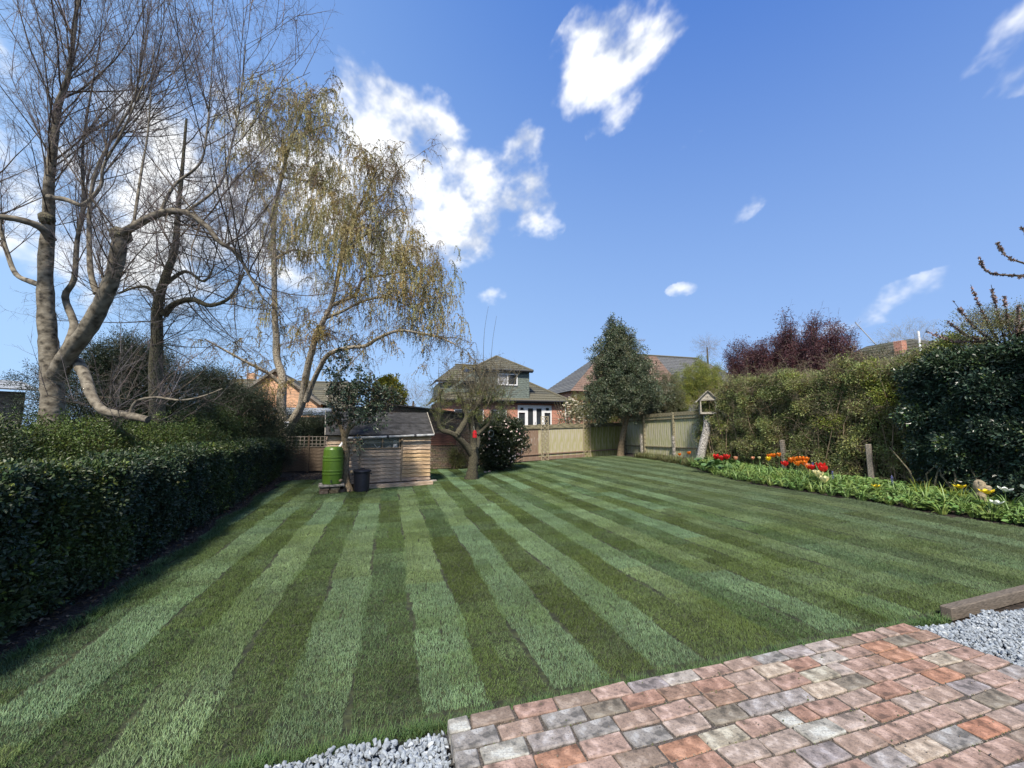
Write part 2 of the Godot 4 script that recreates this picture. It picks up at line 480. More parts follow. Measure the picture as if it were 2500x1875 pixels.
func sky_image() -> ImageTexture:
	var W := 3072
	var H := 1536
	# clear air: deeper blue overhead and to the right, paler to the left and low down
	var small := Image.create(104, 97, false, Image.FORMAT_RGBF)
	for y in 97:
		var el := 90.0 - y * 180.0 / 96.0
		for x in 104:
			var az := (x - 3.5) / 96.0 * 360.0
			var t := clampf(1.0 - maxf(el, 0.0) / 62.0, 0.0, 1.0)
			t = pow(t, 1.5)
			var a := Color(0.042, 0.150, 0.49)
			var b := Color(0.37, 0.57, 0.83)
			var q := a.lerp(b, t)
			var toward := 0.5 + 0.5 * cos(deg_to_rad(az + 80.0))
			q = q.lerp(Color(0.38, 0.58, 0.84), 0.55 * toward * toward)
			var deep := lerpf(0.84, 1.0, toward)
			small.set_pixel(x, y, Color(q.r * deep, q.g * deep, q.b * lerpf(0.93, 1.0, toward)))
	small.resize(W / 96 * 104, H, Image.INTERPOLATE_CUBIC)
	small = small.get_region(Rect2i(W / 96 * 4, 0, W, H))
	var hh := H / 2
	var den := PackedFloat32Array()
	den.resize(W * hh)
	# clouds: azimuth, elevation, half widths, tilt, weight
	var lobes := [
		[-6.6, 40.0, 3.0, 2.6, 0, 1.0], [-2.4, 40.6, 2.4, 2.0, 0, 0.9], [-3.5, 36.2, 6.5, 3.6, 20, 1.4], [1.5, 33.5, 6.5, 4.6, -20, 1.5], [-1.0, 31.0, 6.0, 5.0, 0, 1.5],
		[6.4, 30.0, 5.5, 4.8, -25, 1.4], [10.0, 31.0, 2.8, 3.2, 0, 1.1], [8.6, 26.6, 4.6, 2.8, 0, 1.1], [3, 27, 6, 4, 0, 0.9], [17.2, 34.6, 3.6, 1.9, 50, 1.0], [18.6, 37.4, 2.4, 1.3, 40, 0.8],
		[19.4, 31.0, 3.0, 2.0, 0, 1.0], [20.6, 27.8, 2.4, 1.2, 0, 0.9], [5.6, 39.2, 2.2, 1.0, -10, 0.75], [14, 32.5, 2.6, 1.4, 30, 0.6], [16.6, 32.6, 4.2, 3.0, 0, 0.55], [18.5, 35.5, 3.5, 2.0, 30, 0.4], [12.5, 36, 2.2, 1.0, -20, 0.4],
		[35.0, 46.9, 4.6, 2.8, 15, 0.8], [30.6, 45.3, 4.0, 3.0, 20, 0.78], [28.4, 42.8, 2.8, 2.4, 50, 0.7], [33.2, 39.3, 2.8, 1.0, 25, 0.8], [36.6, 43.2, 2.4, 1.8, 0, 0.6], [40, 45, 2.4, 1.2, 0, 0.55],
		[15.4, 18.9, 3.4, 1.1, 0, 0.36], [11.0, 19.0, 3.2, 0.9, 0, 0.25], [47.8, 20.9, 1.8, 0.9, 0, 0.27], [40.5, 18.2, 1.7, 0.8, 0, 0.27], [42, 34.3, 2.0, 0.9, 30, 0.27], [49, 26, 2.4, 0.9, 30, 0.20],
		[62.5, 13.4, 7, 1.8, 12, 0.22], [57, 12.0, 4, 1.0, 8, 0.16], [72.5, 32.0, 3.0, 3.0, 40, 0.48], [52, 29, 3, 0.9, 20, 0.2],
		[-20, 32.5, 7, 4.5, 0, 0.7], [-27.5, 25, 9, 6, 0, 0.75], [-17, 26, 7, 5, 0, 0.8], [-32, 18, 10, 5, 0, 0.7], [-14, 20, 8, 4, 0, 0.7]]
	var r := RandomNumberGenerator.new()
	r.seed = 5
	for i in 34:  # clouds outside the view, their number raised for more fill light
		var az := 88.0 + r.randf() * 224.0
		var el := r.randf_range(14, 58)
		for j in 4:
			lobes.append([az + r.randf_range(-9, 9), el + r.randf_range(-4, 4), r.randf_range(2, 8), r.randf_range(1.5, 4.5), r.randf_range(-20, 20), r.randf_range(0.6, 1.1)])
	for l in lobes:
		var cx: float = l[0] / 360.0 * W
		var cy: float = (90.0 - l[1]) / 180.0 * H
		var px := W / 360.0
		var st: float = 1.0 / cos(deg_to_rad(l[1]))
		var rx := int(maxf(l[2], l[3]) * 2.2 * px * st)
		var ry := int(maxf(l[2], l[3]) * 2.2 * px)
		var ca := cos(deg_to_rad(l[4]))
		var sa := sin(deg_to_rad(l[4]))
		for y in range(maxi(0, int(cy) - ry), mini(hh, int(cy) + ry)):
			var dy := (cy - y) / px
			for xx in range(int(cx) - rx, int(cx) + rx):
				var dx: float = (xx - cx) / px / st
				var p: float = (dx * ca + dy * sa) / l[2]
				var q: float = (-dx * sa + dy * ca) / l[3]
				var d := p * p + q * q
				if d < 4.0:
					var k := y * W + posmod(xx, W)
					var g: float = (1.0 - d * 0.25)
					den[k] = den[k] + l[5] * g * g
	var f := FastNoiseLite.new()
	f.seed = 9
	f.frequency = 0.06
	f.fractal_octaves = 7
	f.fractal_gain = 0.60
	f.noise_type = FastNoiseLite.TYPE_SIMPLEX_SMOOTH
	for y in hh:
		var el := 90.0 - (y + 0.5) * 180.0 / H
		var cosel := cos(deg_to_rad(el))
		for x in W:
			var d := den[y * W + x]
			if d < 0.12:
				continue
			var az := wrapf((x + 0.5) / W * 360.0, -180.0, 180.0)
			var nn := f.get_noise_3d(az * cosel * 1.6, el * 2.0, az * 0.02)
			var a := clampf((minf(d, 1.4) + nn * 1.5 - 0.42) / 1.15, 0.0, 1.0)
			if a <= 0.0:
				continue
			a = a * a * (3.0 - 2.0 * a) * 0.97
			# cloud shading put into the colour: white lit heads, grey-blue shaded bodies
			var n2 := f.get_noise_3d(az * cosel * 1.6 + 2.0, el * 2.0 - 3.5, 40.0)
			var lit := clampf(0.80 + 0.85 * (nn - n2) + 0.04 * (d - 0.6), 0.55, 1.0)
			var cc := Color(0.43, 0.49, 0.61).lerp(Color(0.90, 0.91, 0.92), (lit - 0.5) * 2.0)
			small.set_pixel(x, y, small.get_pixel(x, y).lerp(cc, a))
	return ImageTexture.create_from_image(small)

# ------------------------------------------------------------------ the ground
func sheet(x0: float, x1: float, z0: float, z1: float, st: float, hf: Callable, keep = null) -> ArrayMesh:
	var mb := MB.new()
	var nx := int(ceil((x1 - x0) / st))
	var nz := int(ceil((z1 - z0) / st))
	for j in nz:
		for i in nx:
			var xa := x0 + i * st
			var za := z0 + j * st
			if keep != null and not keep.call(xa + st * 0.5, za + st * 0.5):
				continue
			var p := func(x: float, z: float) -> Vector3: return Vector3(x, hf.call(x, z), z)
			mb.quad(p.call(xa, za + st), p.call(xa + st, za + st), p.call(xa + st, za), p.call(xa, za))
	return mb.mesh()

func hedge_x(z: float) -> float:
	return -2.95 - 0.72 * clampf((-z - 6.0) / 10.0, 0.0, 1.3)

func bed_x(z: float) -> float:
	var tab := [[-2.0, 10.2], [-4.0, 9.75], [-5.0, 9.45], [-6.5, 9.3], [-9.0, 9.35], [-11.0, 10.0], [-13.0, 10.95], [-16.0, 11.5], [-20.0, 11.6]]
	for i in tab.size() - 1:
		if z <= tab[i][0] and z >= tab[i + 1][0]:
			return lerpf(tab[i][1], tab[i + 1][1], (z - tab[i][0]) / (tab[i + 1][0] - tab[i][0]))
	return 10.2

func in_lawn(x: float, z: float) -> bool:
	if z > -2.43 or z < -18.6:
		return false
	if x < hedge_x(z) + 0.32 + 0.07 * sin(z * 2.3) + 0.05 * sin(z * 5.1):
		return false
	if x > bed_x(z) + 0.04 * sin(z * 4.0):
		return false
	if x > 4.8 and z > -2.62:
		return false
	if x < -1.62 and z < -14.7 + (x + 1.7) * 0.5:
		return false
	if z < -12.02 - (x + 1.68) * 0.24 and x > -1.75 and x < 1.27:
		return false
	if x <= 1.27 and z < -14.7:
		return false
	if x < 3.7 and z < -16.9:
		return false
	return z > -18.1 - (x - 5.0) * 0.13

func setting() -> void:
	var g := MB.new()
	g.quad(Vector3(-260, -0.14, 60), Vector3(300, -0.14, 60), Vector3(300, -0.14, -420), Vector3(-260, -0.14, -420))
	structure(put(g.mesh(), "ground", M.field))
	structure(put(sheet(-14, 20, -24, 4, 0.5, func(x, z): return ter(x, z) - 0.035), "garden_soil", M.soil))
	structure(put(sheet(-3.5, 12.0, -18.8, -2.4, 0.1, func(x, z): return ter(x, z) - 0.008, in_lawn), "lawn", M.turf))
	# raised soil of the border: slopes up to the hedge
	var bh := func(x: float, z: float) -> float:
		return ter(x, z) + 0.10 * ss(0.0, 0.7, x - bed_x(z)) - 0.015 + 0.012 * sin(x * 9.0) * sin(z * 7.0)
	structure(put(sheet(9.1, 12.6, -19.0, -1.5, 0.15, bh, func(x, z): return x > bed_x(z) - 0.12), "flower_bed", M.soil))

func patio() -> void:
	var p := Node3D.new()
	p.name = "patio"
	add_child(p)
	structure(p)
	var jb := MB.new()
	jb.box(Vector3(2.25, 0.0, -0.4), Vector3(3.78, 0.182, 3.94))
	put(jb.mesh(), "joint_bed", M.joint, p)
	var full := []
	var half := []
	for i in 9:
		var a := MB.new()
		a.box(Vector3.ZERO, Vector3(0.240, 0.066, 0.1085), Basis(), 0.006, 0.0055, rng)
		full.append(a.mesh())
	for i in 4:
		var a := MB.new()
		a.box(Vector3.ZERO, Vector3(0.113, 0.066, 0.1085), Basis(), 0.006, 0.0055, rng)
		half.append(a.mesh())
	for r in 13:
		var x := 0.35
		var z := -2.335 + r * 0.1195
		var first := true
		while x < 4.08:
			var hb := (first and r % 2 == 0) or rng.randf() < 0.07 or x > 3.93
			var l := 0.113 if hb else 0.240
			if x + l > 4.17:
				break
			var wonk := Basis(Vector3.UP, rr(-0.02, 0.02)) * Basis(Vector3.RIGHT, rr(-0.012, 0.012)) * Basis(Vector3.BACK, rr(-0.008, 0.008))
			var k := 0
			var q := rng.randf()
			for w in [0.24, 0.45, 0.58, 0.625, 0.69, 0.77, 0.84, 0.90, 0.98, 1.01]:
				if q < w:
					break
				k += 1
			put((half if hb else full)[rng.randi() % (4 if hb else 9)], "brick", M.bricks[k * 3 + rng.randi() % 3], p, Vector3(x + l * 0.5, 0.069 + rr(-0.004, 0.004), z + rr(-0.003, 0.003)), wonk)
			x += l + rr(0.008, 0.017)
			first = false
	grit(p)

# sand, grit and crumbs caught in and around the joints
func grit(p: Node3D) -> void:
	var mb := MB.new()
	mb.box(Vector3.ZERO, Vector3(1.0, 0.6, 0.8), Basis(), 0.2, 0.15, rng)
	var list := []
	for i in 2600:
		var row := rng.randi() % 12
		var x := rr(0.36, 4.14)
		var z := -2.275 + row * 0.1195 + rr(-0.008, 0.008)
		var y := 0.094
		if rng.randf() < 0.13:
			z = rr(-2.38, -0.9)
			y = 0.105
		var f := rr(0.5, 1.3)
		list.append([Transform3D(Basis.from_euler(Vector3(rr(0, TAU), rr(0, TAU), 0)).scaled(Vector3.ONE * rr(0.003, 0.0085)), Vector3(x, y, z)), Color(0.20 * f, 0.165 * f, 0.125 * f) if rng.randf() < 0.75 else Color(0.09, 0.11, 0.04)])
	swarm("grit", mb.mesh(), M.gravel, list, p)

func gravel() -> void:
	var meshes := []
	for i in 6:
		var mb := MB.new()
		mb.box(Vector3.ZERO, Vector3(rr(0.85, 1.15), rr(0.5, 0.75), rr(0.65, 0.95)), Basis(), 0.2, 0.17, rng)
		meshes.append(mb.mesh())
	var areas := [["gravel", -2.9, 0.335, -2.47, -1.35, "pale grey stone chippings beside the left end of the patio"], ["gravel", 4.185, 7.2, -2.47, -0.7, "pale grey stone chippings between brick patio and sleeper"]]
	for a in areas:
		var root := thing(a[0], a[5], "gravel")
		root.set_meta("kind", "stuff")
		var lists := [[], [], [], [], [], []]
		var n := int((a[2] - a[1]) * (a[4] - a[3]) * 4600)
		for i in n:
			var x := rr(a[1], a[2])
			var z := rr(a[3], a[4])
			var edge := -2.40 + 0.035 * sin(x * 5.0) + 0.02 * sin(x * 13.0)
			if a[1] > 0.0:
				edge = -2.37 + 0.03 * sin(x * 7.0)
			if z < edge or (z > 0.0):
				continue
			var s := rr(0.011, 0.031)
			var f := rr(0.82, 1.15)
			var c := Color(0.28 * f, 0.315 * f, 0.35 * f)
			if rng.randf() < 0.10:
				c = Color(0.20 * f, 0.225 * f, 0.25 * f)
			elif rng.randf() < 0.10:
				c = Color(0.42, 0.45, 0.47)
			var y := 0.012 + rr(0.0, 0.03) + 0.02 * (0.5 + 0.5 * sin(x * 4.0 + z * 5.0))
			lists[i % 6].append([Transform3D(Basis.from_euler(Vector3(rr(0, TAU), rr(0, TAU), rr(0, TAU))).scaled(Vector3.ONE * s), Vector3(x, y, z)), c])
		for k in 6:
			swarm("chippings", meshes[k], M.gravel, lists[k], root)
	var bed := MB.new()
	bed.quad(Vector3(-3.2, -0.004, 1.5), Vector3(0.36, -0.004, 1.5), Vector3(0.36, -0.004, -2.42), Vector3(-3.2, -0.004, -2.42))
	bed.quad(Vector3(4.14, -0.004, 1.5), Vector3(9.5, -0.004, 1.5), Vector3(9.5, -0.004, -2.42), Vector3(4.14, -0.004, -2.42))
	structure(put(bed.mesh(), "gravel_bed", mat(lin(0.10, 0.10, 0.10), M.fine, Vector3(6, 6, 6), 1.0)))
	var s := thing("timber_sleeper", "weathered brown timber sleeper edging the lawn beside pale chippings", "edging", Vector3(4.86, 0, -2.50), deg_to_rad(2.5))
	var mb := MB.new()
	mb.box(Vector3(1.4, 0.035, 0.0), Vector3(2.8, 0.11, 0.085), Basis(), 0.008, 0.004, rng)
	put(mb.mesh(), "timber", mat(lin(0.20, 0.165, 0.13), M.fine, Vector3(1.2, 14, 14), 0.95, M.bump, 0.7), s)
	mb = MB.new()
	mb.box(Vector3(1.55, 0.02, 0.0645), Vector3(0.05, 0.2, 0.04), Basis(), 0.004)
	put(mb.mesh(), "peg", M.grey_wood, s)

func grass_patch(n: int, w: float, hmin: float, hmax: float, lean: float) -> ArrayMesh:
	var mb := MB.new()
	var S := 0.2078
	for i in n:
		var p := Vector3(rr(-0.5, 0.5) * S, 0, rr(-0.5, 0.5) * S)
		var h := rr(hmin, hmax)
		var d := Vector3(rng.randfn() * 0.42, 1.0, rng.randfn() * 0.42 - lean).normalized()
		var d2 := (d + Vector3(rng.randfn() * 0.3, -0.35, rng.randfn() * 0.3 - lean * 0.7)).normalized()
		var a := rr(0, PI)
		var sd := Vector3(cos(a), 0, sin(a)) * w * rr(0.7, 1.2) * 0.5
		var f := rr(0.72, 1.22)
		mb.col = Color(f * rr(0.9, 1.12), f, f * rr(0.8, 1.2))
		if rng.randf() < 0.035:
			mb.col = Color(2.3, 1.5, 1.5)
		var m := p + d * h * 0.55
		mb.quad(p - sd, p + sd, m + sd * 0.8, m - sd * 0.8)
		mb.tri(m - sd * 0.8, m + sd * 0.8, m + d2 * h * 0.5)
	return mb.mesh()

func grass() -> void:
	var root := thing("grass", "short striped turf grass covering the whole lawn", "grass")
	root.set_meta("kind", "stuff")
	var near := []
	var far := []
	for i in 4:
		near.append(grass_patch(680, 0.0031, 0.017, 0.035, 0.22))
		far.append(grass_patch(300, 0.0055, 0.017, 0.035, 0.22))
	var lists := [[], [], [], [], [], [], [], []]
	var no := FastNoiseLite.new()
	no.seed = 3
	no.frequency = 0.55
	no.fractal_octaves = 4
	var roll := {}
	var r2 := RandomNumberGenerator.new()
	r2.seed = 41
	var W := 0.41
	for i in range(-9, 32):
		var off := r2.randf() * 2.3
		# each turf roll: [stripe tone, brightness, warmth]
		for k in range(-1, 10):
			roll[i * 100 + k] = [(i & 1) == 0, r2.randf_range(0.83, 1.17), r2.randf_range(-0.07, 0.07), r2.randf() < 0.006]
		for sub in 2:
			var x := -0.18 + i * W + (sub + 0.5) * W * 0.5
			var z := -2.50
			while z > -18.7:
				z -= 0.205
				var jx := x + rr(-0.012, 0.012) + 0.022 * sin(z * 1.9 + i * 2.1) + 0.012 * sin(z * 4.7 + i)
				if not in_lawn(jx, z):
					continue
				var seg := int(floor((-z + off) / 2.3))
				var t: Array = roll[i * 100 + seg]
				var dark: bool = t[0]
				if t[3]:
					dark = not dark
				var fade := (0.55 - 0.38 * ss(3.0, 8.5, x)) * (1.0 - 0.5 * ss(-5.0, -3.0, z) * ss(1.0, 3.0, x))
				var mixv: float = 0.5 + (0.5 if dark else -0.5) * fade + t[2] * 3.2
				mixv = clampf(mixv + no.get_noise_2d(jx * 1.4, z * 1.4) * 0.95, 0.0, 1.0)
				var c := Color(0.165, 0.248, 0.128).lerp(Color(0.105, 0.158, 0.050), mixv)  # stripe tones painted in for the sheen of blades leaning each way
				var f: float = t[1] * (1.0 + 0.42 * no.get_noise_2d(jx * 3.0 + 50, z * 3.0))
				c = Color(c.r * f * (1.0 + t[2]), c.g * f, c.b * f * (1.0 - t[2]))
				c = c.lerp(Color(0.135, 0.165, 0.095), 0.45 * ss(4.5, 9.0, x))
				var b := Basis(Vector3.UP, (PI if dark else 0.0) + rr(-0.12, 0.12))
				if rng.randf() < 0.5:
					b = b * Basis.from_scale(Vector3(-1, 1, 1))
				b = b.scaled(Vector3(1, rr(0.8, 1.15), 1))
				var slot := rng.randi() % 4 + (0 if z > -8.5 else 4)
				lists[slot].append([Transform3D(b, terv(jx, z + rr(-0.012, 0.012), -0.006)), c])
	for k in 8:
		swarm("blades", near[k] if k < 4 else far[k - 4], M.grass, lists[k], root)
	# longer untidy blades along the edges of the lawn
	var tuft := MB.new()
	for i in 16:
		var a := rr(0, TAU)
		tuft.col = Color(rr(0.8, 1.2), rr(0.9, 1.1), rr(0.8, 1.2))
		tuft.strap(Vector3(rr(-0.05, 0.05), 0, rr(-0.03, 0.03)), Vector3(cos(a) * 0.5, 1, sin(a) * 0.5), rr(0.05, 0.11), 0.004, rr(0.15, 0.4), 3)
	var tl := []
	for i in 900:
		var x := rr(-2.5, 4.8)
		tl.append([Transform3D(Basis(Vector3.UP, rr(0, TAU)).scaled(Vector3.ONE * rr(0.5, 1.0)), terv(x, -2.455 + rr(-0.06, 0.02), -0.004)), vary(Color(0.085, 0.14, 0.045), 0.3, 0.15)])
	for i in 700:
		var z := rr(-12.0, -3.4)
		tl.append([Transform3D(Basis(Vector3.UP, rr(0, TAU)).scaled(Vector3.ONE * rr(0.6, 1.1)), terv(hedge_x(z) + 0.36 + 0.07 * sin(z * 2.3) + rr(-0.1, 0.06), z, -0.004)), vary(Color(0.07, 0.12, 0.04), 0.3, 0.15)])
	swarm("edge_tufts", tuft.mesh(), M.grass, tl, root)

# ------------------------------------------------------------------ boards and roofs
# horizontal boards or courses over the face a (bottom left), b (bottom right), d (top right), e (top left)
func rows(parent: Node, called: String, a: Vector3, b: Vector3, d: Vector3, e: Vector3, n: int, lap: float, thick: float, mats: Array, wob := 0.0) -> void:
	var nn := (b - a).cross(e - a)
	if nn.length() < 1e-6:
		nn = (b - a).cross(d - a)
	nn = nn.normalized()
	for i in n:
		var t0 := float(i) / n
		var t1 := minf(1.0, (i + 1.12) / n)
		var w0 := nn * (lap + rr(-wob, wob))
		var w1 := nn * (lap + rr(-wob, wob))
		var up := (e - a) / n * rr(-1.0, 1.0) * wob * 9.0
		var p0 := a.lerp(e, t0) + up
		var p1 := b.lerp(d, t0) + up * rr(0.5, 1.0)
		var p2 := b.lerp(d, t1)
		var p3 := a.lerp(e, t1)
		var bk := -nn * thick
		var mb := MB.new()
		mb.quad(p0 + w0, p1 + w1, p2 + nn * 0.001, p3 + nn * 0.001)
		mb.quad(p0 + bk, p1 + bk, p1 + w1, p0 + w0)
		mb.quad(p1 + w1, p1 + bk, p2 + bk, p2 + nn * 0.001)
		mb.quad(p0 + bk, p0 + w0, p3 + nn * 0.001, p3 + bk)
		mb.quad(p3 + bk, p2 + bk, p1 + bk, p0 + bk)
		put(mb.mesh(), called, mats[rng.randi() % mats.size()], parent)

func boxpart(parent: Node, called: String, m: Material, o: Vector3, s: Vector3, ch := 0.0, b := Basis()) -> MeshInstance3D:
	var mb := MB.new()
	mb.box(Vector3.ZERO, s, Basis(), ch)
	return put(mb.mesh(), called, m, parent, o, b)

func barpart(parent: Node, called: String, m: Material, a: Vector3, b: Vector3, w: float, t: float, up := Vector3.UP) -> MeshInstance3D:
	var mb := MB.new()
	mb.bar(a, b, w, t, up, minf(w, t) * 0.12)
	return put(mb.mesh(), called, m, parent)

func tubepart(parent: Node, called: String, m: Material, p: Array, r: float, sides := 10) -> MeshInstance3D:
	var mb := MB.new()
	var rad := []
	for q in p:
		rad.append(r)
	mb.tube(p, rad, sides)
	return put(mb.mesh(), called, m, parent)

func lathepart(parent: Node, called: String, m: Material, prof: Array, at := Vector3.ZERO, sides := 32) -> MeshInstance3D:
	var mb := MB.new()
	mb.lathe(prof, sides)
	return put(mb.mesh(), called, m, parent, at)

# ------------------------------------------------------------------ shed and what stands by it
func shed() -> void:
	var s := thing("garden_shed", "small weathered timber garden shed with black felt roof and side window", "shed", Vector3(-1.68, 0.0, -12.2), deg_to_rad(9.5))
	var L := 2.90
	var y0 := 0.13
	var y1 := 1.47
	var wx0 := 0.93
	var wx1 := 1.97
	var wy := 1.10
	# cladding in three bays, newer yellow boards in the right one
	rows(s, "board", Vector3(0, y0, 0), Vector3(0.86, y0, 0), Vector3(0.86, y1, 0), Vector3(0, y1, 0), 12, 0.030, 0.010, M.shed, 0.004)
	rows(s, "board", Vector3(0.87, y0, 0), Vector3(2.01, y0, 0), Vector3(2.01, wy, 0), Vector3(0.87, wy, 0), 9, 0.030, 0.010, M.shed, 0.005)
	rows(s, "board", Vector3(2.05, y0, 0), Vector3(L, y0, 0), Vector3(L, 0.24, 0), Vector3(2.05, 0.24, 0), 1, 0.030, 0.010, M.shed, 0.003)
	rows(s, "board", Vector3(2.05, 0.24, 0), Vector3(L, 0.24, 0), Vector3(L, 1.06, 0), Vector3(2.05, 1.06, 0), 7, 0.030, 0.010, M.shed_new, 0.004)
	rows(s, "board", Vector3(2.05, 1.06, 0), Vector3(L, 1.06, 0), Vector3(L, 1.36, 0), Vector3(2.05, 1.36, 0), 3, 0.030, 0.010, M.shed, 0.004)
	rows(s, "board", Vector3(2.05, 1.36, 0), Vector3(L, 1.36, 0), Vector3(L, y1, 0), Vector3(2.05, y1, 0), 1, 0.030, 0.010, M.shed_new, 0.003)
	boxpart(s, "batten", M.batten, Vector3(0.865, 0.66, 0.030), Vector3(0.045, 1.06, 0.024), 0.003)
	boxpart(s, "batten", M.batten, Vector3(2.03, 0.80, 0.030), Vector3(0.05, 1.36, 0.026), 0.003)
	# end and back walls, floor
	rows(s, "board", Vector3(L, y0, 0), Vector3(L, y0, -1.6), Vector3(L, y1, -1.6), Vector3(L, y1, 0), 12, 0.030, 0.010, M.shed, 0.004)
	rows(s, "board", Vector3(0, y0, -1.6), Vector3(0, y0, 0), Vector3(0, y1, 0), Vector3(0, y1, -1.6), 12, 0.030, 0.010, M.shed, 0.004)
	boxpart(s, "back_wall", M.inside, Vector3(L * 0.5, 0.8, -1.59), Vector3(L, 1.34, 0.02))
	boxpart(s, "floor", M.inside, Vector3(L * 0.5, 0.1, -0.80), Vector3(L - 0.02, 0.03, 1.56))
	for gx in [0.0, L]:
		var mb := MB.new()
		var w: float = 0.012 if gx > 0 else -0.012
		mb.tri(Vector3(gx + w, y1, 0.0), Vector3(gx + w, y1, -1.6), Vector3(gx + w, 2.14, -0.80))
		mb.tri(Vector3(gx - w, y1, -1.6), Vector3(gx - w, y1, 0.0), Vector3(gx - w, 2.14, -0.80))
		put(mb.mesh(), "gable", M.shed[0], s)
	# window
	var wn := Node3D.new()
	wn.name = "window"
	s.add_child(wn)
	boxpart(wn, "sill", M.batten, Vector3((wx0 + wx1) * 0.5, wy + 0.008, 0.022), Vector3(1.10, 0.028, 0.05), 0.003)
	for x in [wx0 - 0.02, 1.47, wx1 - 0.005]:
		boxpart(wn, "frame", M.batten, Vector3(x, 1.285, 0.006), Vector3(0.04, 0.33, 0.034), 0.003)
	boxpart(wn, "frame", M.batten, Vector3(1.45, 1.462, 0.006), Vector3(1.10, 0.03, 0.034), 0.003)
	for x in [[wx0, 1.45], [1.49, wx1 - 0.025]]:
		boxpart(wn, "pane", M.glass, Vector3((x[0] + x[1]) * 0.5, 1.285, 0.0), Vector3(x[1] - x[0], 0.325, 0.004))
	# roof: two sheets of felt to a slope, laid on boards
	var ev := Vector3(0, 1.50, 0.13)
	var rd := Vector3(0, 2.20, -0.80)
	for side in 2:
		var e2 := ev if side == 0 else Vector3(0, 1.50, -1.73)
		var xl := -0.07
		var xr := L + 0.07
		var a := Vector3(xl, e2.y, e2.z); var b := Vector3(xr, e2.y, e2.z); var d := Vector3(xr, rd.y, rd.z); var e := Vector3(xl, rd.y, rd.z)
		if side == 1:
			a = Vector3(xr, e2.y, e2.z); b = Vector3(xl, e2.y, e2.z); d = Vector3(xl, rd.y, rd.z); e = Vector3(xr, rd.y, rd.z)
		var nn := (b - a).cross(e - a).normalized()
		rows(s, "felt_sheet", a, b, d, e, 2, 0.012, 0.004, [M.felt], 0.001)
		rows(s, "roof_deck", a - nn * 0.02, b - nn * 0.02, d - nn * 0.02, e - nn * 0.02, 1, 0.0, 0.016, [M.inside])
	barpart(s, "edge_trim", M.pale_wood, Vector3(L + 0.082, 1.50, 0.14), Vector3(L + 0.082, 2.205, -0.80), 0.05, 0.018)
	barpart(s, "edge_trim", M.pale_wood, Vector3(-0.082, 1.50, 0.14), Vector3(-0.082, 2.205, -0.80), 0.05, 0.018)
	# gutter falling to the left, and its spout
	tubepart(s, "gutter", M.pipe, [Vector3(0.40, 1.415, 0.175), Vector3(1.6, 1.445, 0.175), Vector3(L + 0.06, 1.49, 0.175)], 0.036)
	for x in [1.55, 2.35]:
		tubepart(s, "gutter_joint", M.fascia, [Vector3(x, 1.4305 + (x - 1.0) * 0.028, 0.175), Vector3(x + 0.07, 1.4325 + (x - 1.0) * 0.028, 0.175)], 0.040)
	tubepart(s, "spout", M.white, [Vector3(0.42, 1.40, 0.175), Vector3(0.40, 1.33, 0.20), Vector3(0.27, 1.15, 0.36)], 0.036)
	# low timber base and the plank in front of it
	boxpart(s, "base_plank", M.shed[2], Vector3(1.86, 0.05, 0.15), Vector3(2.16, 0.10, 0.27), 0.006)
	boxpart(s, "base_plank", M.pale_wood, Vector3(2.80, 0.09, 0.03), Vector3(0.62, 0.035, 0.10), 0.004)
	boxpart(s, "bearer", M.dark_fence, Vector3(L * 0.5, 0.06, -0.80), Vector3(L - 0.1, 0.09, 1.5))
	# things on the shelf inside, seen through the glass
	var tb := s.transform
	var shelf := boxpart(s, "shelf", M.shed[1], Vector3(1.45, 1.085, -0.22), Vector3(1.2, 0.02, 0.36))
	shelf.name = uniq(s, "shelf")
	var wb := thing("storage_tub", "small white tub on the shelf inside the shed window", "tub", tb * Vector3(1.86, 1.095, -0.12), deg_to_rad(9.5))
	lathepart(wb, "tub", M.white, [[0, 0], [0.065, 0], [0.07, 0.13], [0.0, 0.13]], Vector3.ZERO, 20)
	lathepart(wb, "lid", M.pipe, [[0, 0.13], [0.045, 0.131], [0.045, 0.24], [0, 0.245]], Vector3.ZERO, 20)
	var cr := thing("folded_paper", "folded white paper leaning inside the left shed pane", "paper", tb * Vector3(1.30, 1.095, -0.10), deg_to_rad(9.5))
	var mb2 := MB.new()
	mb2.box(Vector3(0, 0.07, 0), Vector3(0.16, 0.008, 0.10), Basis(Vector3.BACK, -0.85))
	mb2.box(Vector3(0.075, 0.045, 0), Vector3(0.10, 0.008, 0.10), Basis(Vector3.BACK, 0.5))
	put(mb2.mesh(), "sheet", M.white, cr)
	var cl := thing("wood_offcuts", "pale wood offcuts lying inside the right shed pane", "offcuts", tb * Vector3(1.62, 1.095, -0.12), deg_to_rad(9.5))
	boxpart(cl, "offcut", M.pale_wood, Vector3(0, 0.03, 0), Vector3(0.22, 0.03, 0.04), 0.003, Basis(Vector3.BACK, 0.35))
	boxpart(cl, "offcut", M.pale_wood, Vector3(0.03, 0.016, 0.03), Vector3(0.16, 0.03, 0.04), 0.003)

